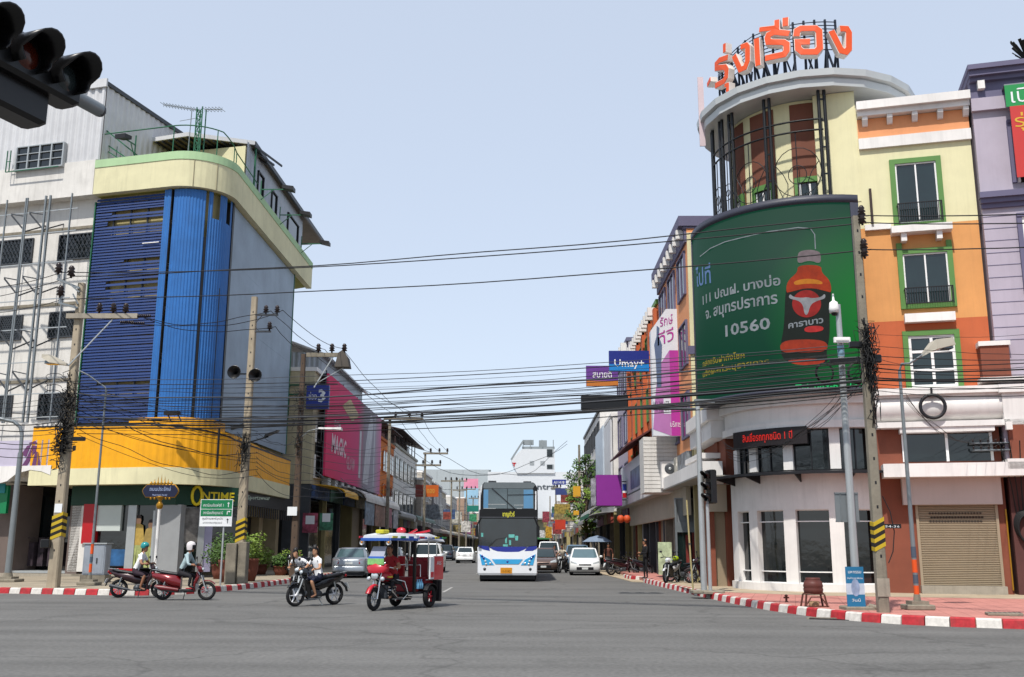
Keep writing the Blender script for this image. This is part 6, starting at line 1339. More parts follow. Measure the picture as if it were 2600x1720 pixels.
lamp_post(pl2, 'thin grey street lamp with long sloping arm beside the metal cabinet', H_, .055, .035, [(-.05, 0, H_ + .1), (xl(230, 955), -.2, zl(955)), (xl(180, 930), -.35, zl(930))], lambda b: (b.loft([[(xl(182, 930), -.45, zl(933)), (xl(182, 930), -.25, zl(933)), (xl(182, 930), -.25, zl(928)), (xl(182, 930), -.45, zl(928))], [(xl(145, 915), -.6, zl(928)), (xl(145, 915), -.15, zl(928)), (xl(145, 915), -.2, zl(908)), (xl(145, 915), -.55, zl(908))], [(xl(122, 908), -.5, zl(915)), (xl(122, 908), -.2, zl(915)), (xl(122, 908), -.2, zl(906)), (xl(122, 908), -.5, zl(906))]]), b.box(xl(160, 915), xl(130, 915), -.5, -.2, zl(930), zl(922), 1)), [(.45, .3, 0), (.8, .2, 1), (1.1, .35, 0)])
pl1 = gr(18, 1478, PZ); H_ = at(50, 1150, pl1.y).z - PZ; zl1 = lambda y: at(30, y, pl1.y).z - PZ
lamp_post(pl1, 'pale grey curved lamp post at the left edge of the scene', H_, .13, .1, [(-.02, 0, zl1(1105)), (-.12, 0, zl1(1085)), (-.35, -.1, zl1(1072)), (-.9, -.2, zl1(1065))], None, None, .3)
# traffic signals
def head3(name, label, loc, rz, tiltx=0.0, s=1.0, cols=('6c1410', '6c5010', '0c4438'), horiz=False, parent=None):
    t = thing(name, label, 'traffic light', loc, rz)
    a = 'x' if horiz else 'z'
    P = lambda k: ((k * .36 * s, 0, 0) if horiz else (0, 0, k * .36 * s))
    if horiz: part('housing', black_p, t, lambda b: b.bbox(-.54 * s, .54 * s, 0, .22 * s, -.17 * s, .17 * s, .03))
    else: part('housing', black_p, t, lambda b: b.bbox(-.17 * s, .17 * s, 0, .22 * s, -.54 * s, .54 * s, .03))
    for k, c in zip((1, 0, -1), cols):
        q = P(k); part('lens', mat('lens_' + c, c, .2, var=.1, k=.5), t, lambda b: b.lathe([(.0, -.03), (.07 * s, -.02), (.105 * s, 0)], q, 'y', 16))
        def _(b):
            rings = []
            for j in range(15):
                u = math.pi * (-.25 + 1.5 * j / 14); L0 = .26 * s * (.45 + .55 * max(0, math.sin(u)) ** .5 if math.sin(u) > 0 else .4)
                ro, ri = .145 * s, .13 * s; cu, su = math.cos(u), math.sin(u)
                rings.append([(q[0] + ro * cu, 0, q[2] + ro * su), (q[0] + ro * cu, -L0, q[2] + ro * su), (q[0] + ri * cu, -L0, q[2] + ri * su), (q[0] + ri * cu, 0, q[2] + ri * su)])
            b.loft(rings, 0, True)
        part('visor', black_p, t, _)
    return t
TP = Vector((5.62, 32.6, PZ)); Ht = at(1774, 1024, 32.6).z - PZ; zt_ = lambda y: at(1790, y, 32.6).z - PZ
tp = thing('signal_mast', 'white mast with long arm over the right side of the street', 'mast', TP)
part('shaft', steel_l, tp, lambda b: b.lathe([(.1, 0), (.09, Ht * .5), (.08, Ht)], n=12)); part('footing', conc_o, tp, lambda b: b.bbox(-.4, .6, -.35, .35, -.02, .08, .02)); part('cap', steel, tp, lambda b: b.box(-.1, .55, -.1, .1, Ht, Ht + .12))
ax = at(1600, 1040, 32.6).x - TP.x
part('arm', dsteel, tp, lambda b: (b.tube([(0, 0, Ht - .2), (ax, 0, zt_(1037))], .05, 8), b.bar((-.9, 0, zt_(1035)), (0, 0, zt_(1022)), .04)))
p = at(1533, 1026, 32.6); head3('traffic_light', 'black signal box seen from behind at the end of the long arm', (p.x, 32.5, p.z), R_(180), s=1.42, horiz=True)
tp2 = thing('signal_post', 'thin white post carrying the upright traffic light', 'post', (5.62 + (1797 - 1785) / 77.4, 32.35, PZ)); Hq = zt_(1282)
part('shaft', steel_l, tp2, lambda b: b.lathe([(.06, 0), (.055, Hq)], n=10)); part('base_plate', conc_o, tp2, lambda b: b.bbox(-.25, .35, -.25, .2, -.02, .06, .01)); part('bracket', steel, tp2, lambda b: b.bar((0, 0, Hq), (.05, 0, Hq + .2), .06))
p = at(1799, 1236, 32.3); head3('traffic_light', 'upright traffic light turned toward the cross street on the thin white post', (p.x, 32.3, p.z), R_(-68), s=1.0)
# overhead signals, upper left, close to the camera
d_ = Vector((.335, .942, 0)); rz_h = math.atan2(-.335, .942) + R_(0)      # row of lamps runs away from the camera; faces look right
L3 = at(168, 186, 6.75)
for nm, c, rz, lab in (('traffic_light', L3 - d_ * .36 + Vector((0, 0, -.03)), math.atan2(.942, .335), 'three lamp signal head hanging at the upper left with dim amber middle lens'),):
    h_ = head3(nm, lab, c, rz, horiz=True, s=1.0, cols=('3c4648', '5c2418', '1c1418'))
c2_ = L3 - d_ * .5 + Vector((-.33, .02, -.25))
h2_ = head3('traffic_light', 'second signal head seen from behind below the upper left one', c2_, math.atan2(.942, .335) + R_(180), horiz=True, s=1.05)
ga = thing('signal_gantry_arm', 'grey pipe arm carrying the two signal heads at the upper left', 'mast arm'); e_ = at(252, 280, 7.3); 
part('pipe', steel, ga, lambda b: b.tube([e_, e_ - d_ * 4.5], .055, 14)); part('end_cap', dsteel, ga, lambda b: b.ball(e_, .056, 0, 10)); part('clamp', dsteel, ga, lambda b: (b.bar(e_ - d_ * .35, L3 - d_ * .2 + Vector((-.1, 0, -.1)), .05), b.bar(e_ - d_ * .5 + Vector((0, 0, .0)), c2_ + Vector((.1, .1, .1)), .05)))
# direction sign
ps_ = gr(559, 1487, PZ); zs_ = lambda y: at(559, y, ps_.y).z - PZ
ds = thing('direction_sign', 'green and white direction sign in Thai with arrows on a thin post', 'sign', ps_)
part('post', steel_l, ds, lambda b: b.tube([(0, 0, 0), (0, 0, zs_(1270))], .035, 8))
x0, x1 = at(511, 1300, ps_.y).x - ps_.x, at(590, 1300, ps_.y).x - ps_.x
for nm, a, c, m in (('upper_panel', 1293, 1270, signg), ('middle_panel', 1311, 1294, signg), ('lower_panel', 1335, 1312, signw)):
    boxp(nm, m, ds, x0, x1, -.06, -.04, zs_(a), zs_(c))
part('rim', signw, ds, lambda b: (b.box(x0 - .02, x1 + .02, -.062, -.04, zs_(1270), zs_(1270) + .02), b.box(x0 - .02, x0, -.062, -.04, zs_(1335), zs_(1270)), b.box(x1, x1 + .02, -.062, -.04, zs_(1335), zs_(1270)), b.box(x0, x1, -.064, -.04, zs_(1294), zs_(1293)), b.box(x0 - .02, x1 + .02, -.062, -.04, zs_(1337), zs_(1335))))
xm = (x0 + x1) / 2 - .12
ink = mat('sign_ink', '303438', .6)
text('สถานีขนส่งแห่งที่ 1', .1, signw, ds, (xm, -.065, zs_(1287)), width=.75); text('สถานีขนส่งอุดรธานี', .1, signw, ds, (xm, -.065, zs_(1306)), width=.72)
text('ศูนย์การแพทย์ฉุกเฉิน', .08, ink, ds, (xm, -.065, zs_(1320)), width=.75); text('มหาวิทยาลัยราชภัฏอุดรธานี', .06, ink, ds, (xm, -.065, zs_(1330)), width=.7)
def arrow(b, x, z, s=.09): b.box(x - .012, x + .012, -.068, -.064, z - s, z + s * .5); b.prism([(x - .045, z + s * .4), (x, z + s), (x + .045, z + s * .4)], -.068, -.064)
part('arrow', signw, ds, lambda b: (arrow(b, x1 - .14, zs_(1282)), b.box(x1 - .18, x1 - .155, -.068, -.064, zs_(1307), zs_(1299)), b.box(x1 - .18, x1 - .1, -.068, -.064, zs_(1300), zs_(1299) + .01), b.prism([(x1 - .1, zs_(1302)), (x1 - .05, zs_(1299.5)), (x1 - .1, zs_(1297))], -.068, -.064)))
part('arrow', ink, ds, lambda b: arrow(b, x1 - .14, zs_(1323)))
# ornate street name sign
pn = gr(391, 1478, PZ); zn = lambda y: at(396, y, pn.y).z - PZ
ns = thing('street_name_sign', 'ornate gold and navy street name sign on a white column', 'sign', pn)
part('column', white_c, ns, lambda b: b.lathe([(.1, 0), (.07, .2), (.065, zn(1295)), (.075, zn(1293))], n=12))
part('gilded_neck', gold, ns, lambda b: b.lathe([(.05, zn(1295)), (.13, zn(1288)), (.14, zn(1282)), (.08, zn(1276)), (.06, zn(1270)), (.12, zn(1266)), (.2, zn(1262)), (.05, zn(1260))], n=12))
hw = .68; za, zb_ = zn(1262), zn(1232)
part('name_board', mat('navy_board', '141c3c', .5), ns, lambda b: b.prism([(-hw + .1, za), (hw - .1, za), (hw, za + .15), (hw + .03, (za + zb_) / 2), (hw, zb_ - .15), (hw - .12, zb_), (-hw + .12, zb_), (-hw, zb_ - .15), (-hw - .03, (za + zb_) / 2), (-hw, za + .15)], -.06, .06))
def _(b):
    P = [(-hw + .1, za), (hw - .1, za), (hw, za + .15), (hw + .03, (za + zb_) / 2), (hw, zb_ - .15), (hw - .12, zb_), (-hw + .12, zb_), (-hw, zb_ - .15), (-hw - .03, (za + zb_) / 2), (-hw, za + .15)]
    b.tube([(x, 0, z) for x, z in P], .04, 6, closed=True)
    for k in range(7): x = -hw * .6 + k * hw * .2; b.lathe([(.05, 0), (.07, .06), (.03, .12), (.0, .16 + .1 * (3 - abs(k - 3)))], (x, 0, zb_), 'z', 6)
    for k in range(6): b.ball((-hw * .55 + k * hw * .22, 0, za - .06), .06, 0, 6)
part('gilt_frame', gold, ns, _)
text('ถนนประจักษ์', .15, mat('sign_pale_blue_text', 'a8b8e0'), ns, (0, -.07, (za + zb_) / 2 + .0), width=.85); text('PRACHAK ROAD', .07, mat('sign_pale_blue_text', 'a8b8e0'), ns, (0, -.07, (za + zb_) / 2 - .2), width=.6)
# cabinet, leaning board, stove-like burner
pc = gr(233, 1480, PZ); w = at(261, 1400, pc.y).x - at(205, 1400, pc.y).x; hc = at(233, 1382, pc.y).z - PZ
cb2 = thing('roadside_cabinet', 'pale grey metal roadside cabinet on a concrete foot', 'cabinet', pc)
part('foot', conc_o, cb2, lambda b: b.box(-w / 2 - .05, w / 2 + .05, 0, .6, 0, .28)); part('body', mat('cabinet_grey', 'a4acb8', .5, .2, var=.12, streak=.3), cb2, lambda b: b.bbox(-w / 2, w / 2, .02, .55, .28, hc, .02))
part('lid', steel_l, cb2, lambda b: b.box(-w / 2 - .04, w / 2 + .04, -.03, .6, hc, hc + .05)); part('door', mat('cabinet_grey', 'a4acb8'), cb2, lambda b: b.box(-w / 2 + .05, w / 2 - .05, .0, .02, .34, hc - .06)); part('handle', dsteel, cb2, lambda b: b.box(.1, .14, -.03, 0, hc * .5, hc * .5 + .2))
lbp = gr(*a3(880, 1065), PZ); lt = thing('leaning_board', 'long narrow white board leaning beside the shop window', 'board', lbp)
tt = at(*a3(795, 800), lbp.y); part('plank', white_c, lt, lambda b: b.bar((0, 0, 0), (tt.x - lbp.x, .4, tt.z - lbp.z), .2, .04)); boxp('foot_block', white_c, lt, -.08, .06, -.03, .03, 0, .04)
bp = gr(*c3(912, 1300), PZ); st = thing('clay_water_jar', 'brown clay barrel bin standing on a low dark metal frame by the kerb', 'bin', bp)
part('frame', mat('rusty_frame', '5c3428', .7, var=.2), st, lambda b: ([b.bar((x, y, 0), (x * .8, y * .8, .3), .035) for x in (-.27, .27) for y in (-.2, .2)], b.tube([(.24 * math.cos(t * .4), .2 * math.sin(t * .4), .31) for t in range(16)], .02, 6, closed=True), b.tube([(-.26, -.22, .03), (-.12, -.22, .24), (.12, -.22, .24), (.26, -.22, .03)], .018, 6), b.box(-.3, .3, -.22, -.19, .0, .03)))
part('vessel', [mat('brown_glaze', '6c3c34', .45, var=.2)], st, lambda b: b.lathe([(.0, .31), (.22, .31), (.24, .42), (.225, .46), (.24, .48), (.22, .58), (.17, .66), (.185, .68), (.16, .69), (.14, .64), (0, .6)], n=18)); part('opening', black, st, lambda b: b.lathe([(0, .655), (.15, .66)], n=16)); part('ring_stand', mat('ring_tan', 'a88868', .8), st, lambda b: b.lathe([(.12, .02), (.14, .12), (.11, .13)], n=12))
hyd = thing('small_valve', 'small rusty valve stub on the red paving left of the clay bin', 'valve', gr(*c3(722, 1270), PZ)); part('stub', mat('rusty_frame', '5c3428'), hyd, lambda b: (b.lathe([(.06, 0), (.03, .03), (.03, .15), (.06, .16), (.02, .2)], n=8), b.bar((-.07, 0, .12), (.07, 0, .12), .04)))
gt = thing('drain_cover', 'low concrete drain cover on the red paving at the right edge', 'drain cover', gr(*c3(2215, 1360), PZ), LF.a); part('slab', conc_o, gt, lambda b: b.bbox(-.35, .35, -.2, .2, 0, .06, .01)); part('grate', dsteel, gt, lambda b: [b.box(-.3 + k * .1, -.26 + k * .1, -.16, .16, .06, .065) for k in range(7)])
dr = thing('kerb_drain', 'black storm drain opening at the foot of the kerb by the clay bin', 'drain', gr(*c3(1040, 1388), 0), R_(-22)); part('opening', black, dr, lambda b: b.box(-.5, .45, -.16, .12, -.0, .012)); part('rim', conc_o, dr, lambda b: (b.box(-.55, .5, .12, .16, 0, .03), b.box(-.56, -.5, -.16, .12, 0, .02)))
# thin bamboo post by the motorcycles
q = gr(1760, 1500, PZ); bpz = thing('bamboo_pole', 'thin tan stick standing left of the white signal mast', 'stick', q); part('stick', tan, bpz, lambda b: b.tube([(0, 0, 0), (-.05, 0, 1.0), (-.12, 0, at(1752, 1270, q.y).z - PZ)], .03, 6)); part('tie', dsteel, bpz, lambda b: b.tube([(-.06, 0, 1.5), (-.06, 0, 1.55)], .045, 6))
cbl = thing('corner_flood_light', 'black flood light on the yellow band above the corner', 'flood light', LF.w(-.2, -1.3, 6.9), LF.a); part('lamp_head', black, cbl, lambda b: b.bbox(-.35, .35, -.5, -.2, .25, .42, .03)); part('bracket', black, cbl, lambda b: (b.bar((-.25, 0, 0), (-.25, -.3, .3), .04), b.bar((.25, 0, 0), (.25, -.3, .3), .04)))
# ================================================================ CABLES
ORD = 'first second third fourth fifth sixth seventh eighth ninth tenth eleventh twelfth thirteenth fourteenth fifteenth sixteenth seventeenth eighteenth'.split(); CN = {}
def cable(A, B, sag, r, label, group, m=None, n=18):
    k = CN.get(label, 0); CN[label] = k + 1
    if 'dark cable' in label or 'drop wire' in label or 'high wire ' in label: label = ORD[min(k, 17)] + ' ' + label
    A, B = Vector(A), Vector(B); q = rnd.uniform(-.22, .22) * sag; q2 = rnd.uniform(-.1, .1) * sag; r *= .78
    pts = [A.lerp(B, k / n) - Vector((0, 0, sag * 4 * (k / n) * (1 - k / n) + q * math.sin(6.283 * k / n) + q2 * math.sin(18.85 * k / n))) for k in range(n + 1)]
    t = MB(); t.tube(pts, r, 5); o = t.done('overhead_cable', m or cable_m); return tag(o, label, 'cable', group)
G1 = 'high voltage cables between the left pole and the right pole'
for i, (a, b_, mid, r) in enumerate((((189, 702), (2205, 548), 22, .022), ((155, 692), (2205, 566), 30, .022), ((163, 760), (2212, 634), 24, .022))):
    A, B = at(*a, 34.3), at(*b_, 23.2); mm = A.lerp(B, .5)
    cable(A, B, mid / 2523 * 28 * 1.0, r, ['topmost', 'second from the top', 'lowest'][i] + ' of three smooth high wires crossing from pole to pole', G1)
G2 = 'cables strung across the junction in a bundle'
ys_l = [965, 975, 985, 1000, 1015, 1022, 1030, 1043, 1056, 1062, 1072, 1078, 1083, 1090, 1100]
ys_r = [868, 878, 890, 905, 915, 925, 935, 945, 955, 962, 966, 975, 985, 990, 998]
for k, (a, c) in enumerate(zip(ys_l, ys_r)):
    A = at(190, a, 34.4) + Vector((0, rnd.uniform(-.2, .2), 0)); B = at(2225, c, 23.2)
    cable(A, B, rnd.uniform(.15, .5), (.012, .016, .012, .03, .014, .012, .012, .018, .03, .03, .018, .03, .018, .034, .016)[k], 'dark cable in the low bundle strung across the junction', G2, cable_m if k % 3 else cable_g, 22)
for k in range(12):
    f = rnd.random(); A = at(190, 960 + 150 * f, 34.4); B = at(2225, 870 + 130 * f + rnd.uniform(-8, 8), 23.2); cable(A, B, rnd.uniform(.2, .75), rnd.choice((.008, .01, .014)), 'dark cable, thinner and slacker, among the low bundle across the junction', G2)
G3 = 'cables running along the left row of poles'
for k in range(9):
    A = at(195, 975 + k * 16, 34.4); B = at(655, 1095 + k * 14 + rnd.uniform(-5, 5), 38.7); cable(A, B, rnd.uniform(.1, .7), rnd.choice((.012, .015, .02)), 'dark cable sagging in front of the yellow band between two poles', G3)
    C_ = at(650, 1100 + k * 12, 38.7); D_ = at(772, 1100 + k * 20, 47.1); cable(C_, D_, rnd.uniform(.1, .5), .014, 'dark cable sagging between the loudspeaker pole and the dark brown pole', 'cables from the loudspeaker pole to the dark pole')
    E_ = at(985, 1130 + k * 14, 77); cable(D_, E_, rnd.uniform(.2, .6), .016, 'dark cable running down the left row of shops', 'cables running down the left row of shops')
    F_ = at(1076, 1185 + k * 12, 105); cable(E_, F_, .3, .018, 'dark cable running down the left row of shops', 'cables running down the left row of shops')
for k in range(10):
    A = at(190, 1000 + k * 16, 34.4); B = at(-60, 1015 + k * 15 + rnd.uniform(-6, 6), 37); cable(A, B, rnd.uniform(.0, .4), rnd.choice((.012, .018, .025)), 'dark cable leaving the picture at the left edge', 'cables leaving at the left edge')
for a, b_ in (((155, 692), (-60, 738)), ((189, 702), (-60, 760)), ((163, 760), (-60, 800))): cable(at(*a, 34.3), at(*b_, 37), .1, .018, 'high wire leaving the left pole toward the left edge', 'high wires leaving at the left edge')
for a, b_, y0 in (((365, 806), (688, 790), 0), ((340, 824), (718, 788), 0), ((365, 808), (700, 830), 0)): cable(at(*a, 34.3), at(*b_, 38.7), .35, .018, 'high wire between the left pole and the loudspeaker pole', 'high wires from the left pole to the loudspeaker pole')
for a, b_ in (((688, 790), (825, 888)), ((718, 788), (868, 885)), ((700, 830), (790, 895))): cable(at(*a, 38.7), at(*b_, 47.2), .25, .018, 'high wire from the loudspeaker pole down to the dark pole', 'high wires from the loudspeaker pole to the dark pole')
for a, b_ in (((825, 888), (1010, 1058)), ((868, 885), (1042, 1056)), ((790, 895), (1070, 1056))): cable(at(*a, 47.2), at(*b_, 77), .4, .02, 'high wire along the left row beyond the dark pole', 'high wires along the left row')
for a, b_ in (((1010, 1058), (1096, 1145)), ((1042, 1056), (1116, 1145)), ((1070, 1056), (1136, 1145))): cable(at(*a, 77), at(*b_, 105), .4, .022, 'high wire along the left row beyond the long crossarm', 'farther high wires along the left row')
G4 = 'cables from the right pole to the right edge'
for k, y in enumerate((542, 566, 626)): cable(at(2205, (548, 566, 634)[k], 23.2), at(2680, y, 19.5), .03, .018, ['topmost', 'middle', 'lowest'][k] + ' of three high wires leaving the right pole to the right edge', 'high wires leaving at the right edge')
for k, (ya, yb, s, r) in enumerate(((850, 840, .1, .006), (880, 900, .05, .008), (905, 912, .05, .012), (925, 918, .06, .014), (935, 935, .08, .02), (945, 950, .05, .012), (960, 955, .05, .022), (966, 962, .04, .028), (975, 985, .06, .012), (985, 975, .08, .01), (992, 1000, .1, .01), (910, 925, .2, .008))):
    cable(at(2225, ya, 23.2), at(2680, yb, 20), s, r, 'dark cable running from the right pole off the right edge', G4)
for k in range(7):
    A = cp(D(225 + k * 6), 3.75, 6.4); A = RF.w(A[0], A[1], A[2]); B = at(2212, 900 + k * 12, 23.3); cable(B, Vector((6.9, 34.2 + .2 * k, 4.6 + .12 * k)), .8, .009, 'thin drop wire from the right pole to the corner shop canopy', 'drop wires to the corner shop')
for k in range(5): cable(at(2300, 1000 + k * 5, 25), RF.w(3.2 + k * .3, -.5, 5.2 - k * .05), .6, .007, 'thin drop wire to the insulator rack on the brown wall', 'drop wires to the brown wall')
rk = thing('insulator_rack', 'two rails of small brown insulators on the brown wall above the shutter', 'insulator rack', RF.w(3.75, -.42, 4.85), RF.a)
part('rail', steel, rk, lambda b: (b.box(-.55, .75, -.03, .42, 0, .03), b.box(-.5, .7, -.03, .42, -.22, -.19))); part('insulator', [steel, insul], rk, lambda b: [insulator(b, (-.5 + .22 * k, -.05, z), .35) for k in range(6) for z in (.03, -.19)])
cable(at(1000, 1100, 77), at(1440, 1120, 96), 3.2, .025, 'upper of two long wires sagging over the far street', 'long sagging wires over the far street'); cable(at(1000, 1108, 77), at(1440, 1128, 96), 3.0, .025, 'lower of two long wires sagging over the far street', 'long sagging wires over the far street')
# ================================================================ VEHICLES
tyre_m = rubber; rim_m = mat('rim_silver', 'b4b8bc', .3, .7, var=.05); lamp_w = mat('headlamp', 'd4dce0', .1, .3, var=.1); lamp_r = mat('tail_lamp', '8c1018', .2, var=.1); lamp_o = mat('indicator', 'd88820', .2, var=.1)
plate_w = mat('number_plate', 'd8dcdc', .4, var=.05); seat_m = mat('seat_vinyl', '1c1c20', .5, var=.1)
def rr(x0, x1, y0, y1, z, r=.15, n=3):
    P = []
    for cx, cy, a in ((x1 - r, y0 + r, -90), (x1 - r, y1 - r, 0), (x0 + r, y1 - r, 90), (x0 + r, y0 + r, 180)):
        for i in range(n + 1): t = R_(a + 90 * i / n); P.append((cx + r * math.cos(t), cy + r * math.sin(t), z))
    return P
def wheel(parent, x, y, r, w=.2, rim=rim_m, spokes=5):        # axis along x
    t = part('wheel', rim, parent, lambda b: (b.lathe([(.0, -w * .3), (r * .18, -w * .35), (r * .2, -w * .1), (r * .6, -w * .05), (r * .62, -w * .4), (r * .66, -w * .42), (r * .66, w * .42), (r * .5, w * .3), (0, w * .3)], (x, y, r), 'x', 18),
        [b.bar((x - w * .32, y, r), (x - w * .3, y + r * .62 * math.cos(k * 6.283 / spokes), r + r * .62 * math.sin(k * 6.283 / spokes)), r * .16, w * .15) for k in range(spokes)]))
    part('tyre', tyre_m, t, lambda b: b.lathe([(r * .64, -w * .45), (r * .9, -w * .5), (r, -w * .36), (r, w * .36), (r * .9, w * .5), (r * .64, w * .45)], (x, y, r), 'x', 22))
    return t
def car(label, paint, loc, rz, L=4.4, W=1.7, H=1.45, kind='sedan', glass=glass_g, group=None, name='car'):
    t = thing(name, label, 'car', loc, rz, group); w2 = W / 2                     # nose toward -y
    sc = L / 4.4; Y = lambda v: v * sc
    if kind == 'hatch': lo = [(0, .3), (-.02, .55), (.12, .78), (.75, .93), (.95, .98), (3.3, 1.02), (4.3, 1.0), (4.4, .8), (4.4, .36), (4.25, .2), (.12, .2)]; cb_ = (.85, 4.25, 1.6, 3.9)
    elif kind == 'suv': lo = [(0, .35), (0, .75), (.1, .98), (1.05, 1.08), (1.2, 1.12), (4.2, 1.12), (4.4, 1.05), (4.4, .4), (4.25, .28), (.12, .28)]; cb_ = (1.1, 4.3, 1.75, 4.1)
    else: lo = [(0, .33), (-.02, .55), (.1, .72), (1.0, .9), (1.15, .95), (3.45, 1.02), (4.28, 1.0), (4.4, .86), (4.4, .38), (4.25, .22), (.12, .22)]; cb_ = (1.05, 3.85, 1.95, 3.15)
    def body(b):
        rings = []
        for u, k, dz in ((-1, .0, .08), (-.985, .6, .03), (-.9, 1, 0), (-.5, 1.03, -.0), (.5, 1.03, 0), (.9, 1, 0), (.985, .6, .03), (1, .0, .08)):
            g_ = []
            for y, z in lo:
                ins = .16 * (1 - k); yy = Y(y); yy = yy + ins if yy < L / 2 else yy - ins
                if k > 1: yy = yy - .05 if y < .2 else (yy + .04 if y > 4.2 else yy)
                g_.append((u * w2, yy, z - dz if z > .5 else z + dz * .3))
            rings.append(g_)
        b.loft(rings, 0, True)
    part('body', paint, t, body)
    y0, y1, r0, r1 = [Y(v) for v in cb_]; zb = (1.08 if kind == 'suv' else .95)
    part('cabin_glass', glass, t, lambda b: b.loft([rr(-w2 * .9, w2 * .9, y0, y1, zb, .25), rr(-w2 * .84, w2 * .84, y0 + (r0 - y0) * .5, y1 - (y1 - r1) * .5, (zb + H) / 2, .22), rr(-w2 * .72, w2 * .72, r0, r1, H - .06, .18)], 0, True))
    part('roof', paint, t, lambda b: b.loft([rr(-w2 * .735, w2 * .735, r0 - .04, r1 + .04, H - .075, .18), rr(-w2 * .73, w2 * .73, r0, r1, H - .03, .18), rr(-w2 * .6, w2 * .6, r0 + .15, r1 - .15, H, .15)], 0, True))
    part('pillar', paint, t, lambda b: [(b.bar((s * w2 * .885, y0 + .1, zb), (s * w2 * .715, r0 + .03, H - .06), .07, .05), b.bar((s * w2 * .885, y1 - .08, zb), (s * w2 * .715, r1 - .03, H - .06), .1, .06), b.bar((s * w2 * .905, (r0 + r1) / 2, zb), (s * w2 * .735, (r0 + r1) / 2, H - .06), .06, .05)) for s in (-1, 1)])
    for s in (-1, 1):
        for yc in (Y(.85), Y(3.55)):
            part('wheel_arch', black, t, lambda b: b.lathe([(.0, 0), (.36, 0)], (s * (w2 - .0), yc, .3), 'x', 18) if 0 else b.prism([(yc + .37 * math.cos(a * math.pi / 8), .3 + .37 * math.sin(a * math.pi / 8)) for a in range(9)], s * (w2 - .16), s * (w2 + .003), 'x'))
            wheel(t, s * (w2 - .1), yc, .3, .2 * s if 0 else .2)
        part('mirror', paint, t, lambda b: b.ball((s * (w2 + .08), y0 + .35, zb + .08), .1, 0, 8, (1, .6, .75)))
        part('headlight', lamp_w, t, lambda b: b.loft([[(s * w2 * .5, Y(.03) - .07, .62), (s * w2 * .5, Y(.05) - .05, .7), (s * w2 * .5, .2, .72), (s * w2 * .5, .2, .6)], [(s * w2 * .93, .05, .64), (s * w2 * .93, .08, .8), (s * w2 * .93, .4, .82), (s * w2 * .93, .4, .66)]]))
        part('tail_light', lamp_r, t, lambda b: b.loft([[(s * w2 * .58, L + .05, .7), (s * w2 * .58, L + .03, .9), (s * w2 * .58, L - .2, .9), (s * w2 * .58, L - .2, .7)], [(s * w2 * .96, L - .05, .7), (s * w2 * .94, L - .06, .92), (s * w2 * .94, L - .3, .92), (s * w2 * .96, L - .3, .7)]]))
    part('grille', black, t, lambda b: (b.box(-w2 * .4, w2 * .4, -.085, .1, .56, .62), b.box(-w2 * .55, w2 * .55, -.075, .1, .3, .46)))
    part('number_plate', plate_w, t, lambda b: (b.box(-.17, .17, -.1, -.05, .33, .44), b.box(-.19, .19, L + .03, L + .06, .68, .8)))
    part('bumper', paint, t, lambda b: (b.loft([rr(-w2 * .98, w2 * .98, L - .3, L + .09, .34, .15), rr(-w2 * .98, w2 * .98, L - .3, L + .1, .5, .15), rr(-w2 * .96, w2 * .96, L - .3, L + .05, .58, .15)], 0, True)))
    part('underside', black, t, lambda b: b.box(-w2 * .92, w2 * .92, .1, L - .05, .14, .32))
    return t
silver = mat('silver_paint', '9ca2a8', .3, .6, var=.02, coat=.6); wpaint = mat('white_car_paint', 'eceeee', .25, var=.02, coat=.6); dkpaint = mat('dark_car_paint', '2c3440', .25, .3, var=.03, coat=.6)
bpaint = mat('bluegrey_car_paint', '6c8498', .3, .3, var=.03, coat=.5); brpaint = mat('bronze_car_paint', '6c5850', .3, .4, var=.03, coat=.5)
car('silver sedan seen from behind, driving beside the left kerb', silver, (-9.25, 55.4, 0), R_(184), 4.4, 1.72, 1.5, 'sedan', mat('rear_glass', '4c6468', .08, var=.1, spec=.8))
car('white four-wheel drive seen from behind, just beyond the three-wheeler', wpaint, (-6.2, 66.1, 0), R_(182), 4.6, 1.85, 1.75, 'suv')
car('grey car mostly hidden behind the silver sedan and the three-wheeler', mat('grey_car_paint', '7c8088', .3, .4, var=.03, coat=.5), (-8.9, 68.4, 0), R_(182), 4.4, 1.7, 1.5)
car('small white sedan with red tail lights far down the left lane', wpaint, (-5.9, 100.4, 0), R_(180), 4.4, 1.72, 1.5)
car('dark pickup-like car parked at the left kerb far down the street', dkpaint, (-9.0, 116, 0), R_(180), 4.6, 1.8, 1.7, 'suv'); car('blue-grey car parked behind the dark one on the left', bpaint, (-9.1, 130, 0), R_(180), 4.4, 1.7, 1.5)
car('white hatchback parked facing us right of the bus', wpaint, (3.25, 57.2, 0), R_(-2), 3.8, 1.72, 1.52, 'hatch', mat('windscreen_grey', '5c747c', .08, var=.1, spec=.8))
car('bronze car half hidden behind the bus on its right side', brpaint, (1.0, 62, 0), R_(-2), 4.4, 1.7, 1.5)
car('blue-grey car queued behind the white hatchback', bpaint, (3.3, 66, 0), R_(-2), 4.5, 1.75, 1.7, 'suv'); car('pale van-like car farther back on the right lane', wpaint, (1.6, 76, 0), R_(-2), 4.6, 1.8, 1.95, 'suv'); car('dark car in the right lane far down the street', dkpaint, (2.6, 90, 0), 0, 4.4, 1.7, 1.5)
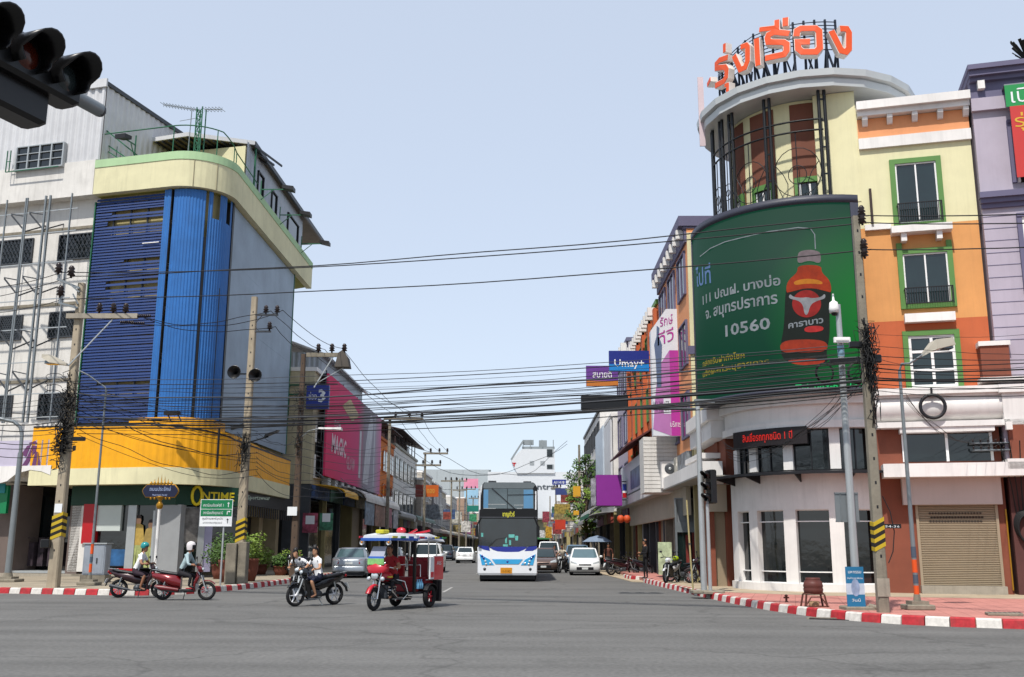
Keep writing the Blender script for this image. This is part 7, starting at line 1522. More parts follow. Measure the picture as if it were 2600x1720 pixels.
# ---------------------------------------------------------------- double-decker bus
bus = thing('double_decker_bus', 'white and blue double-decker coach coming toward us in the middle of the street', 'bus', (-.9, 46.9, 0), R_(0))
bw_ = 1.38; X = lambda x: (x - 540) / 310; Z = lambda y: (1520 - y) / 310
bwht = mat('coach_white', 'e8eaee', .25, var=.03, coat=.5); bblue = mat('coach_blue', '1c2c94', .3, var=.05, coat=.5); bcyan = mat('coach_light_blue', '38a8e0', .3, var=.08, coat=.5)
part('body', bwht, bus, lambda b: b.loft([[(sx_ * (bw_ - i1), y, z) for sx_, z, i1 in ((-1, .42, .02 + k), (-1, 3.9, .02 + k), (-1, 4.35, .1 + k), (-1, 4.5, .35 + k), (1, 4.5, .35 + k), (1, 4.35, .1 + k), (1, 3.9, .02 + k), (1, .42, .02 + k))] for y, k in ((0.02, .05), (.15, .0), (11.8, .0), (12, .05))], 0, False))
part('roof_header', mat('header_grey', '6c7478', .3, var=.05), bus, lambda b: b.prism([(X(185), Z(205)), (X(905), Z(205)), (X(940), Z(150)), (X(880), Z(120)), (X(215), Z(120)), (X(185), Z(150))], -.02, .05))
part('window_surround', black_p, bus, lambda b: (b.prism([(X(118), Z(1030)), (X(965), Z(1030)), (X(975), Z(560)), (X(970), Z(200)), (X(935), Z(140)), (X(905), Z(120)), (X(200), Z(120)), (X(172), Z(150)), (X(150), Z(330)), (X(130), Z(560))], -.012, .04)))
gl1 = mat('coach_upper_glass', '606e74', .08, .2, var=.12, spec=.9, scale=1); gl2 = mat('coach_lower_glass', '1c262c', .06, var=.35, spec=.9, scale=1.5)
part('upper_windscreen', gl1, bus, lambda b: (b.prism([(X(188), Z(495)), (X(532), Z(495)), (X(532), Z(210)), (X(200), Z(210)), (X(190), Z(250))], -.03, .0), b.prism([(X(540), Z(495)), (X(915), Z(495)), (X(915), Z(250)), (X(900), Z(210)), (X(540), Z(210))], -.03, .0)))
part('curtain', mat('coach_curtain', '5c90b8', .6, var=.1), bus, lambda b: (b.box(X(190), X(258), -.034, -.03, Z(490), Z(225)), b.box(X(770), X(905), -.034, -.03, Z(490), Z(225))))
part('inner_rail', steel_l, bus, lambda b: (b.box(X(255), X(510), -.036, -.03, Z(440), Z(430)), b.box(X(630), X(765), -.036, -.03, Z(450), Z(440)), b.box(X(190), X(370), -.038, -.03, Z(498), Z(488)), b.box(X(670), X(745), -.038, -.03, Z(498), Z(488))))
part('wiper', black, bus, lambda b: (b.bar((X(310), -.05, Z(205)), (X(640), -.05, Z(495)), .035), b.bar((X(540), -.05, Z(300)), (X(940), -.05, Z(290)), .02), b.bar((X(270), -.05, Z(1035)), (X(380), -.05, Z(930)), .03), b.bar((X(380), -.05, Z(930)), (X(520), -.05, Z(905)), .02)))
part('lower_windscreen', gl2, bus, lambda b: b.prism([(X(130), Z(1020)), (X(300), Z(1030)), (X(800), Z(1030)), (X(955), Z(1015)), (X(960), Z(640)), (X(140), Z(640))], -.03, 0))
part('dash_card', mat('dash_card', '6cc0b8', .5, var=.3, scale=8), bus, lambda b: (b.box(X(555), X(640), -.036, -.03, Z(905), Z(860)), b.box(X(475), X(545), -.036, -.03, Z(1030), Z(1000)), b.box(X(505), X(530), -.036, -.03, Z(985), Z(905)), b.box(X(560), X(590), -.036, -.03, Z(1010), Z(940)), b.box(X(650), X(690), -.036, -.03, Z(945), Z(880)), b.box(X(160), X(190), -.036, -.03, Z(895), Z(840))))
part('grey_divider', mat('divider_grey', '4c4e54', .4), bus, lambda b: (b.box(X(130), X(965), -.035, -.02, Z(625), Z(612))))
text('ชาญทัวร์', .2, mat('destination_yellow', 'c8c440', .5, emit=.3), bus, (X(552), -.045, Z(605)), width=.56, bold=.02)
part('blue_band', bblue, bus, lambda b: (b.prism([(X(120), Z(1015)), (X(118), Z(1030)), (X(200), Z(1075)), (X(290), Z(1095)), (X(270), Z(1030))], -.036, .0), b.prism([(X(280), Z(1035)), (X(330), Z(1075)), (X(400), Z(1100)), (X(540), Z(1110)), (X(700), Z(1105)), (X(770), Z(1075)), (X(820), Z(1040)), (X(780), Z(1032))], -.037, 0), b.prism([(X(830), Z(1035)), (X(780), Z(1095)), (X(900), Z(1090)), (X(955), Z(1060)), (X(960), Z(1020))], -.036, 0)))
part('nose', bwht, bus, lambda b: b.loft([[(X(110), .05, Z(1040)), (X(965), .05, Z(1040)), (X(965), -.02, Z(1060)), (X(110), -.02, Z(1060))], [(X(108), .05, Z(1200)), (X(968), .05, Z(1200)), (X(960), -.07, Z(1200)), (X(116), -.07, Z(1200))], [(X(108), .05, Z(1400)), (X(968), .05, Z(1400)), (X(955), -.08, Z(1400)), (X(121), -.08, Z(1400))], [(X(125), .05, Z(1430)), (X(955), .05, Z(1430)), (X(945), -.04, Z(1430)), (X(131), -.04, Z(1430))]]))
part('light_blue_panel', bcyan, bus, lambda b: (b.prism([(X(320), Z(1208)), (X(755), Z(1208)), (X(700), Z(1275)), (X(370), Z(1275))], -.095, -.06)))
for s in (1, -1):
    q = lambda x: X(540 + s * (x - 540)); hl = part('headlight', bcyan, bus, lambda b: b.loft([[(q(x), -.09, Z(y)) for x, y in ((940, 1135), (905, 1290), (730, 1290), (790, 1215))], [(q(x), -.02, Z(y)) for x, y in ((940, 1135), (905, 1290), (730, 1290), (790, 1215))]]))
    for x, y in ((905, 1165), (880, 1195), (855, 1235), (785, 1265), (845, 1275)): part('lens', lamp_w if y > 1200 else bblue, hl, lambda b: b.lathe([(0, -.115), (.045, -.11), (.055, -.09)], (q(x), 0, Z(y)), 'y', 10))
    part('fog_light', dsteel, bus, lambda b: b.lathe([(0, -.1), (.06, -.095), (.07, -.07)], (q(865), 0, Z(1345)), 'y', 12))
    part('mirror', black_p, bus, lambda b: (b.box(s * bw_ + s * .03 - .07, s * bw_ + s * .03 + .07, -.4, -.3, 2.0, 2.5), b.bar((s * bw_ * .9, -.05, 2.9), (s * (bw_ + .03), -.35, 2.5), .05)))
    part('white_pillar', bwht, bus, lambda b: b.box(min(q(935), q(955)), max(q(935), q(955)), -.04, -.02, Z(510), Z(245)))
    for y in (2.6, 8.6, 9.9): wheel(bus, s * 1.18, y, .5, .32)
    for k in range(7): part('side_window', glass_d, bus, lambda b: (b.box(s * 1.365 - .02, s * 1.365 + .02, .6 + k * 1.6, 2.1 + k * 1.6, 3.1, 4.05), b.box(s * 1.365 - .02, s * 1.365 + .02, .6 + k * 1.6, 2.1 + k * 1.6, 1.6, 2.5)))
part('emblem', bblue, bus, lambda b: b.lathe([(0, -.105), (.05, -.1), (.055, -.09)], (0, 0, Z(1243)), 'y', 10)); part('number_plate', mat('plate_orange', 'd89018', .5, var=.1), bus, lambda b: b.box(X(440), X(605), -.1, -.07, Z(1405), Z(1325)))
text('10-3142', .1, mat('plate_ink', '5c3808', .6), bus, (X(522), -.105, Z(1390)), width=.4)
part('underside', black, bus, lambda b: b.box(-1.28, 1.28, .1, 11.8, .1, .44)); part('roof_vent', dsteel, bus, lambda b: (b.box(X(255), X(370), .1, .3, 4.5, 4.6), b.box(X(765), X(880), .1, .3, 4.48, 4.58)))
part('front_tyre', rubber, bus, lambda b: (b.box(-1.27, -.95, .3, 1.1, .0, .5), b.box(.95, 1.27, .3, 1.1, 0, .5)))
# ---------------------------------------------------------------- motorcycles (x forward)
def bwheel(t, x, r, rim, w=.09, spokes=8, y=0, alloy=False, name='wheel'):
    o = part(name, rim, t, lambda b: (b.tube([(x + (r - .055) * math.cos(k * math.pi / 11), y, r + (r - .055) * math.sin(k * math.pi / 11)) for k in range(22)], .018, 6, closed=True), b.lathe([(.0, -.05), (.035, -.05), (.035, .05), (0, .05)], (x, y, r), 'y', 8),
        [b.bar((x, y + (-.02 if k % 2 else .02), r), (x + (r - .055) * math.cos(k * 6.283 / spokes), y, r + (r - .055) * math.sin(k * 6.283 / spokes)), .035 if alloy else .012, .02) for k in range(spokes)]))
    part('tyre', tyre_m, o, lambda b: b.tube([(x + (r - w / 2) * math.cos(k * math.pi / 11), y, r + (r - w / 2) * math.sin(k * math.pi / 11)) for k in range(22)], w / 2, 8, closed=True))
    return o
def moto(label, paint, loc, rz, rim=None, style='under', wb=1.25, seatc=seat_m, group=None, r=.28, shield=None):
    rim = rim or rim_m; t = thing('motorcycle', label, 'motorcycle', loc, rz, group); f, b_ = wb / 2, -wb / 2
    bwheel(t, f, r, rim, alloy=(rim is not rim_m), spokes=6 if rim is not rim_m else 12); bwheel(t, b_, r, rim, .1, alloy=(rim is not rim_m), spokes=6 if rim is not rim_m else 12)
    part('fork', steel_l, t, lambda b: [(b.tube([(f, s * .075, r), (f - .17, s * .075, .72)], .02, 6)) for s in (-1, 1)]); part('steering_column', black, t, lambda b: b.tube([(f - .15, 0, .62), (f - .3, 0, 1.0)], .035, 8))
    part('handlebar', black, t, lambda b: (b.tube([(f - .36, -.34, .99), (f - .3, -.15, 1.02), (f - .28, 0, .99), (f - .3, .15, 1.02), (f - .36, .34, .99)], .015, 6), b.tube([(f - .33, -.26, 1.0), (f - .36, -.34, .985)], .022, 6), b.tube([(f - .33, .26, 1.0), (f - .36, .34, .985)], .022, 6)))
    part('mirror', black, t, lambda b: [(b.tube([(f - .3, s * .17, 1.02), (f - .26, s * .28, 1.2)], .008, 5), b.ball((f - .27, s * .3, 1.23), .055, 0, 8, (.4, 1.2, .8))) for s in (-1, 1)])
    part('front_cowl', paint, t, lambda b: b.loft([[(f - .22, 0, .78), (f - .25, .1, .82), (f - .3, .12, .92), (f - .33, .08, 1.0), (f - .33, -.08, 1.0), (f - .3, -.12, .92), (f - .25, -.1, .82)], [(f - .12, 0, .82), (f - .14, .06, .85), (f - .16, .07, .92), (f - .22, .04, .98), (f - .22, -.04, .98), (f - .16, -.07, .92), (f - .14, -.06, .85)]], 0, True))
    part('headlight', lamp_w, t, lambda b: b.ball((f - .15, 0, .89), .07, 0, 8, (.6, 1, .8)))
    part('front_mudguard', paint, t, lambda b: b.loft([[(f + (r + .03) * math.cos(a), -.06, r + (r + .03) * math.sin(a)), (f + (r + .05) * math.cos(a), 0, r + (r + .05) * math.sin(a)), (f + (r + .03) * math.cos(a), .06, r + (r + .03) * math.sin(a)), (f + (r + .01) * math.cos(a), 0, r + (r + .01) * math.sin(a))] for a in [R_(40 + k * 14) for k in range(8)]], 0, True))
    sh_ = shield or paint
    part('leg_shield', sh_, t, lambda b: b.loft([[(f - .3, -.06, .85), (f - .22, -.2, .7), (f - .22, .2, .7), (f - .3, .06, .85)], [(f - .36, -.12, .55), (f - .3, -.24, .5), (f - .3, .24, .5), (f - .36, .12, .55)], [(f - .42, -.1, .3), (f - .34, -.17, .27), (f - .34, .17, .27), (f - .42, .1, .3)]], 0, True))
    if style == 'scooter':
        part('floorboard', black, t, lambda b: b.bbox(-.2, f - .34, -.16, .16, .24, .32, .02))
        part('rear_body', paint, t, lambda b: b.loft([[(x, -w * .5, z0), (x, -w, zm), (x, -w * .85, z1), (x, 0, z1 + .02), (x, w * .85, z1), (x, w, zm), (x, w * .5, z0)] for x, w, z0, zm, z1 in ((-.12, .1, .3, .42, .66), (-.3, .17, .34, .5, .72), (-.55, .19, .45, .6, .74), (-.8, .14, .56, .66, .76), (-.98, .05, .64, .7, .76))], 0, True))
        part('inner_guard', mat('scooter_inner', 'b8b4b0', .5), t, lambda b: b.loft([[(f - .32, -.14, .5), (f - .32, .14, .5), (f - .36, .14, .5), (f - .36, -.14, .5)], [(f - .2, -.1, .32), (f - .2, .1, .32), (f - .3, .1, .3), (f - .3, -.1, .3)]]))
        part('engine_cover', mat('engine_red', '6c1820', .4), t, lambda b: b.tube([(-.15, -.17, .3), (b_ - .0, -.17, .36), (b_ - .2, -.17, .4)], [.05, .08, .05], 8))
    else:
        part('frame_spine', paint, t, lambda b: b.loft([[(x, -w, z0), (x, -w, z1), (x, w, z1), (x, w, z0)] for x, w, z0, z1 in ((f - .3, .05, .5, .75), (.12, .07, .4, .58), (-.1, .09, .42, .68), (-.35, .13, .5, .76), (-.7, .1, .62, .8), (-.95, .03, .78, .86))], 0, True))
        part('engine', dsteel, t, lambda b: (b.bbox(-.12, .2, -.11, .11, .2, .42, .03), b.tube([(.1, 0, .3), (.32, 0, .34)], .07, 8), b.lathe([(0, -.14), (.1, -.13), (.1, .13), (0, .14)], (-.05, 0, .3), 'y', 10)))
        part('rear_guard', black, t, lambda b: b.loft([[(x, -.05, z), (x, .05, z), (x, .05, z - .03), (x, -.05, z - .03)] for x, z in ((-.6, .66), (-.85, .62), (-1.0, .48), (-1.04, .38))]))
    part('seat', seatc, t, lambda b: b.loft([[(x, -w, z), (x, -w * .8, z + .07), (x, w * .8, z + .07), (x, w, z)] for x, w, z in ((.02, .07, .68), (-.15, .12, .71), (-.4, .14, .74), (-.68, .13, .78), (-.85, .08, .82))], 0, True))
    part('tail_light', lamp_r, t, lambda b: b.ball((-.97, 0, .78), .05, 0, 8)); part('rear_rack', steel, t, lambda b: b.tube([(-.72, .1, .86), (-.95, .09, .88), (-1.0, 0, .88), (-.95, -.09, .88), (-.72, -.1, .86)], .012, 5))
    part('exhaust', dsteel, t, lambda b: b.tube([(.1, -.12, .24), (-.2, -.15, .24), (-.4, -.17, .28), (-.85, -.18, .38)], [.018, .02, .045, .05], 8)); part('shock_absorber', steel, t, lambda b: [b.tube([(b_, s * .13, r), (b_ + .1, s * .12, .62)], .025, 6) for s in (-1, 1)])
    part('number_plate', plate_w, t, lambda b: b.bar((-1.0, 0, .58), (-1.06, 0, .44), .17, .01, up=(1, 0, 0)))
    part('kickstand', steel, t, lambda b: (b.bar((-.02, .1, .24), (-.1, .22, .02), .02), b.bar((0, -.25, .24), (0, .25, .24), .022)))
    return t
mred = mat('scooter_red', '7c1018', .22, .2, var=.04, coat=.8); mmar = mat('moto_maroon', '34181e', .3, .2, var=.04, coat=.6); mblk = mat('moto_black', '141416', .25, .1, var=.03, coat=.6); mwht = mat('moto_white', 'dcdce0', .3, var=.03, coat=.5); mcy = mat('moto_cyan', '7cc4c4', .3, var=.04, coat=.5); alloy = mat('alloy_white', 'f0f0f4', .4, 0, var=.03)
SC1 = gr(468, 1524.5, 0); SC2 = gr(352, 1518.5, 0); GB = (gr(762, 1541, 0) + gr(835, 1536, 0)) / 2; gv = gr(762, 1541, 0) - gr(835, 1536, 0); ga_ = math.atan2(-.72, -.7)
moto('dark red scooter ridden by the person in a white helmet', mred, SC1, R_(3), style='scooter', r=.27, wb=1.28)
moto('maroon motorcycle ridden by the person in a teal helmet', mmar, SC2, R_(2), wb=1.25)
G2B = Vector((-6.72, 30.4, 0)); moto('dark motorcycle half hidden behind the one with white wheels', mblk, G2B, R_(-97))
moto('black motorcycle with white alloy wheels ridden by a schoolgirl', mblk, GB, ga_, rim=alloy, wb=1.25, r=.29, shield=mblk)
moto('motorcycle parked at the corner with a pale fairing beside the man in black', mwht, (5.85, 41.4, PZ), R_(-120), shield=mblk)
moto('dark motorcycle parked right of the pale one by the shop', mmar, (7.15, 40.8, PZ), R_(172), group='motorcycles parked by the right shops')
part('yellow_front_cover', mat('lime_cover', 'a8c020', .4), moto('dark motorcycle with lime yellow front parked behind the pale one', mblk, (6.45, 42.0, PZ), R_(150)), lambda b: b.ball((.35, 0, .95), .16, 0, 8, (.9, 1, .7)))
for k, (x, y, a, m, l) in enumerate(((5.3, 57.0, 10, mmar, 'maroon motorcycle in the row beside the white hatchback'), (5.9, 59.5, 20, mblk, 'black motorcycle standing second in the row beyond the man'), (6.4, 56.5, -60, mmar, 'dark motorcycle facing us in the row beyond the man'), (5.6, 62.5, 30, mblk, 'black motorcycle farthest in the row by the awning'))): moto(l, m, (x, y, .03), R_(a), group='motorcycles parked in a row beyond the man in black')
moto('black motorcycle parked in the left shop passage near the pots', mblk, (-11.7, 49.5, PZ), R_(-60)); moto('dark scooter parked deeper in the left shop passage', mmar, (-12.3, 51.5, PZ), R_(-40))
moto('cyan scooter coming toward us beside the bus', mcy, (1.75, 64.5, 0), R_(-92), style='scooter'); moto('black motorcycle following the cyan scooter', mblk, (2.2, 62.5, 0), R_(-110))
# ---------------------------------------------------------------- three-wheeled passenger cart
TK = thing('three_wheeler', 'red and blue motor tricycle taxi with decorated canopy', 'tricycle taxi', (-3.42, 26.55, 0), math.atan2(-1.7, -.77))
tred = mat('cart_red', 'c41c30', .35, var=.1, coat=.4); tblue = mat('canopy_blue', '2c5cb0', .4, var=.15); twh = mat('canopy_white', 'd8dce0', .45, var=.1); fx = 1.0; rx = -.87
bwheel(TK, fx, .29, rim_m, .11, 8); 
for s in (-1, 1): bwheel(TK, rx, .29, tred, .14, 6, s * .52, True)
part('fork', chrome, TK, lambda b: [b.tube([(fx, s * .09, .29), (fx - .16, s * .09, .95)], .024, 8) for s in (-1, 1)])
part('front_mudguard', tred, TK, lambda b: b.loft([[(fx + .33 * math.cos(a), -.08, .29 + .33 * math.sin(a)), (fx + .37 * math.cos(a), 0, .29 + .37 * math.sin(a)), (fx + .33 * math.cos(a), .08, .29 + .33 * math.sin(a)), (fx + .32 * math.cos(a), 0, .29 + .32 * math.sin(a))] for a in [R_(25 + k * 14) for k in range(8)]], 0, True))
hl = part('headlight', [chrome, lamp_w], TK, lambda b: (b.lathe([(.0, -.06), (.07, -.05), (.11, .02), (.11, .06)], (fx - .05, 0, .86), 'x', 14), b.lathe([(.1, .06), (.06, .09), (0, .1)], (fx - .05, 0, .86), 'x', 14, 1)))
for s in (-1, 1): part('indicator_lamp', lamp_w, TK, lambda b: b.ball((fx - .05, s * .2, .78), .06, 0, 8))
part('fairing', tred, TK, lambda b: b.loft([[(fx - .02, -.2, .93), (fx + .06, 0, .92), (fx - .02, .2, .93), (fx - .15, .3, .95), (fx - .15, -.3, .95)], [(fx - .0, -.24, 1.05), (fx + .08, 0, 1.06), (fx - .0, .24, 1.05), (fx - .15, .34, 1.07), (fx - .15, -.34, 1.07)], [(fx - .1, -.24, 1.14), (fx - .02, 0, 1.16), (fx - .1, .24, 1.14), (fx - .2, .3, 1.14), (fx - .2, -.3, 1.14)]], 0, True))
part('windshield', mat('cart_windshield', 'a4a8b8', .1, var=.1, spec=.8), TK, lambda b: b.loft([[(fx - .03, -.22, 1.28), (fx - .03, .22, 1.28), (fx - .04, .22, 1.28), (fx - .04, -.22, 1.28)], [(fx - .2, -.2, 1.58), (fx - .2, .2, 1.58), (fx - .21, .2, 1.58), (fx - .21, -.2, 1.58)]]))
part('windshield_band', [mat('green_print', '8cc878', .5, var=.3, scale=8), tblue], TK, lambda b: (b.bar((fx - .03, 0, 1.13), (fx - .03, 0, 1.28), .48, .02, 0, up=(1, 0, 0)), b.bar((fx - .04, 0, 1.28), (fx - .06, 0, 1.33), .46, .02, 1, up=(1, 0, 0))))
part('handlebar', chrome, TK, lambda b: b.tube([(fx - .5, -.36, 1.02), (fx - .3, -.25, 1.06), (fx - .22, 0, 1.0), (fx - .3, .25, 1.06), (fx - .5, .36, 1.02)], .016, 6))
part('fuel_tank', tred, TK, lambda b: b.ball((.5, 0, .82), .2, 0, 10, (1.5, .8, .7)))
part('engine', [dsteel, chrome], TK, lambda b: (b.bbox(.2, .7, -.16, .16, .28, .62, .03), [b.bbox(.25, .65, -.2, .2, .34 + k * .07, .38 + k * .07, .01, 1) for k in range(4)], b.tube([(.55, .22, .5), (.35, .26, .3), (-.3, .3, .28)], .035, 8, 1), b.tube([(.55, -.22, .5), (.35, -.26, .3), (-.3, -.3, .28)], .035, 8, 1)))
part('frame_pipes', mat('pipe_dark', '2c2c30', .4, .4), TK, lambda b: ([b.tube([(.85, s * .1, .8), (.6, s * .22, .75), (.2, s * .3, .62), (0, s * .36, .4), (-1.2, s * .4, .36)], .02, 6) for s in (-1, 1)], [b.tube([(.8, s * .1, .62), (.45, s * .28, .3), (-.2, s * .34, .24)], .018, 6) for s in (-1, 1)]))
part('crash_bar', chrome, TK, lambda b: [b.tube([(.3, s * .2, .75), (.2, s * .4, .7), (.1, s * .45, .4), (.2, s * .35, .25)], .014, 6) for s in (-1, 1)])
part('driver_seat', seat_m, TK, lambda b: b.bbox(-.1, .35, -.17, .17, .62, .74, .03))
part('floor', dsteel, TK, lambda b: b.bbox(-1.4, .0, -.42, .42, .36, .42, .01)); part('bench', mat('bench_red', '8c1420', .5, var=.15), TK, lambda b: (b.bbox(-1.35, -.85, -.4, .4, .42, .78, .03), b.bbox(-1.42, -1.32, -.42, .42, .42, 1.2, .02), b.bbox(-.5, -.3, -.4, .4, .42, .8, .02)))
for s in (-1, 1):
    part('side_advert', [tred, twh], TK, lambda b: (b.box(-1.42, -.92, s * .6 - .02, s * .6 + .02, .72, 1.32, 0), b.box(-1.43, -.91, s * .6 - .015, s * .6 + .015, 1.3, 1.34, 1), b.box(-.92, -.72, s * .6 - .022, s * .6 + .022, .74, 1.3, 1), b.box(-.9, -.74, s * .6 - .026, s * .6 + .026, .78, .92, 0)))
    part('mud_flap', black, TK, lambda b: b.box(-1.3, -1.24, s * .52 - .13, s * .52 + .13, .15, .7))
    part('mudguard', black, TK, lambda b: b.loft([[(rx + .34 * math.cos(a), s * .52 - .1, .29 + .34 * math.sin(a)), (rx + .34 * math.cos(a), s * .52 + .1, .29 + .34 * math.sin(a)), (rx + .32 * math.cos(a), s * .52 + .1, .29 + .32 * math.sin(a)), (rx + .32 * math.cos(a), s * .52 - .1, .29 + .32 * math.sin(a))] for a in [R_(30 + k * 20) for k in range(7)]]))
    text('AIS', .1, twh, TK, (-1.17, s * .63, 1.1), rz=(0 if s < 0 else math.pi), width=.25)
    part('canopy_post', [mat('post_black', '141414', .5), chrome], TK, lambda b: (b.box(-.28, -.2, s * .42 - .03, s * .42 + .03, .4, 1.8, 0), b.tube([(-1.38, s * .42, .5), (-1.4, s * .42, 1.72)], .016, 6, 1), b.tube([(-.85, s * .48, .8), (-.85, s * .48, 1.75)], .014, 6, 1)))
part('dark_curtain', mat('cart_curtain', '0c0c0e', .8), TK, lambda b: (b.box(-.26, -.22, -.42, -.12, .8, 1.8)))
part('canopy', [twh, tblue], TK, lambda b: (b.loft([[(1.0, -.42, 1.74), (1.0, -.36, 1.86), (1.0, .36, 1.86), (1.0, .42, 1.74)], [(.4, -.5, 1.78), (.4, -.42, 1.92), (.4, .42, 1.92), (.4, .5, 1.78)], [(-.2, -.52, 1.76), (-.2, -.45, 1.9), (-.2, .45, 1.9), (-.2, .52, 1.76)]]), b.loft([[(-.22, -.52, 1.72), (-.22, -.45, 1.86), (-.22, .45, 1.86), (-.22, .52, 1.72)], [(-.9, -.56, 1.74), (-.9, -.46, 1.92), (-.9, .46, 1.92), (-.9, .56, 1.74)], [(-1.6, -.56, 1.7), (-1.6, -.48, 1.8), (-1.6, .48, 1.8), (-1.6, .56, 1.7)]]), b.box(1.0, 1.03, -.42, .42, 1.72, 1.79, 1), b.box(-.9, 1.0, -.53, -.5, 1.72, 1.79, 1) if 0 else None, b.bar((1.0, .44, 1.76), (-.2, .53, 1.76), .03, .06, 1), b.bar((1.0, -.44, 1.76), (-.2, -.53, 1.76), .03, .06, 1), b.bar((-.25, .54, 1.8), (-1.58, .57, 1.8), .03, .05, 1), b.bar((-.25, -.54, 1.8), (-1.58, -.57, 1.8), .03, .05, 1)))
part('canopy_lamp', [twh, lamp_o], TK, lambda b: [(b.lathe([(0, -.03), (.06, -.02), (.07, .03)], (1.0, s * .4, 1.68), 'x', 10), b.ball((1.03, s * .4, 1.68), .03, 1, 6)) for s in (-1, 1)])
dec = [mat('decal_' + h, h, .5, var=.2, scale=9) for h in ('d8c840', 'c83040', '3c8c50', 'e8e8e8', '2c50a8')]
for k in range(14): s = -1 if k % 2 else 1; x = .9 - (k // 2) * .4; part('canopy_decal', dec[k % 5], TK, lambda b: b.box(x - .12, x + .1, s * (.5 if x > -.2 else .59) - .012, s * (.5 if x > -.2 else .59) + .012, 1.79, 1.84))
part('tank_decal', dec[0], TK, lambda b: (b.box(.42, .62, -.172, .172, .8, .84))); part('cable_loop', black, TK, lambda b: [b.tube([(fx - .3, s * .2, 1.04), (fx - .05, s * .16, .98), (fx - .1, s * .06, .8), (.6, s * .1, .7)], .01, 5) for s in (-1, 1)])
part('foot_board', dsteel, TK, lambda b: (b.box(.1, .5, -.36, -.2, .26, .29), b.box(.1, .5, .2, .36, .26, .29))); part('seat_back_bar', chrome, TK, lambda b: (b.tube([(-.55, -.42, .8), (-.55, -.42, 1.1), (-.55, .42, 1.1), (-.55, .42, .8)], .014, 6), b.tube([(-.6, .56, .72), (-1.4, .58, .72)], .014, 6), b.tube([(-.6, -.56, .72), (-1.4, -.58, .72)], .014, 6)))
part('hanging_cloth', mat('print_cloth', 'a83040', .8, var=.6, scale=9), TK, lambda b: (b.box(-1.47, -1.44, -.5, .5, .75, 1.3)))
part('red_ribbon', tred, TK, lambda b: (b.ball((-.05, .1, 1.98), .12, 0, 8, (.8, 1.3, .8)), b.bar((-.1, .3, 1.9), (-.2, .5, 2.02), .12, .05), b.bar((-.9, -.1, 1.9), (-1.05, .4, 2.0), .1, .05)))
part('taxi_light', mat('yellow_box', 'c8c030', .5), TK, lambda b: b.bbox(.55, .85, -.12, .12, 1.9, 2.0, .02)); part('hanging_bottles', mat('plastic_blue', '6ca8cc', .3, var=.3, scale=8), TK, lambda b: [b.lathe([(.05, 0), (.06, .12), (.02, .2), (.02, .24)], (-.55 + k * .1, .45, .5), 'z', 8) for k in range(3)])
part('rear_bumper', chrome, TK, lambda b: b.tube([(-1.5, -.5, .45), (-1.55, 0, .42), (-1.5, .5, .45)], .02, 6))
# umbrella stall
um = thing('street_umbrella', 'grey and cream sun umbrella over a stall by the parked motorcycles', 'umbrella', (at(1517, 1400, 64).x, 64, .03))
part('canopy', mat('umbrella_grey', '7c8ca0', .7, var=.15), um, lambda b: b.lathe([(.0, 2.25), (.5, 2.12), (.95, 1.85), (.93, 1.83), (.5, 2.08), (0, 2.2)], n=8, smooth=False)); part('pole', steel, um, lambda b: b.tube([(0, 0, 0), (0, 0, 2.2)], .02, 6)); part('base', conc_o, um, lambda b: b.lathe([(.25, 0), (.2, .1), (0, .12)], n=12))
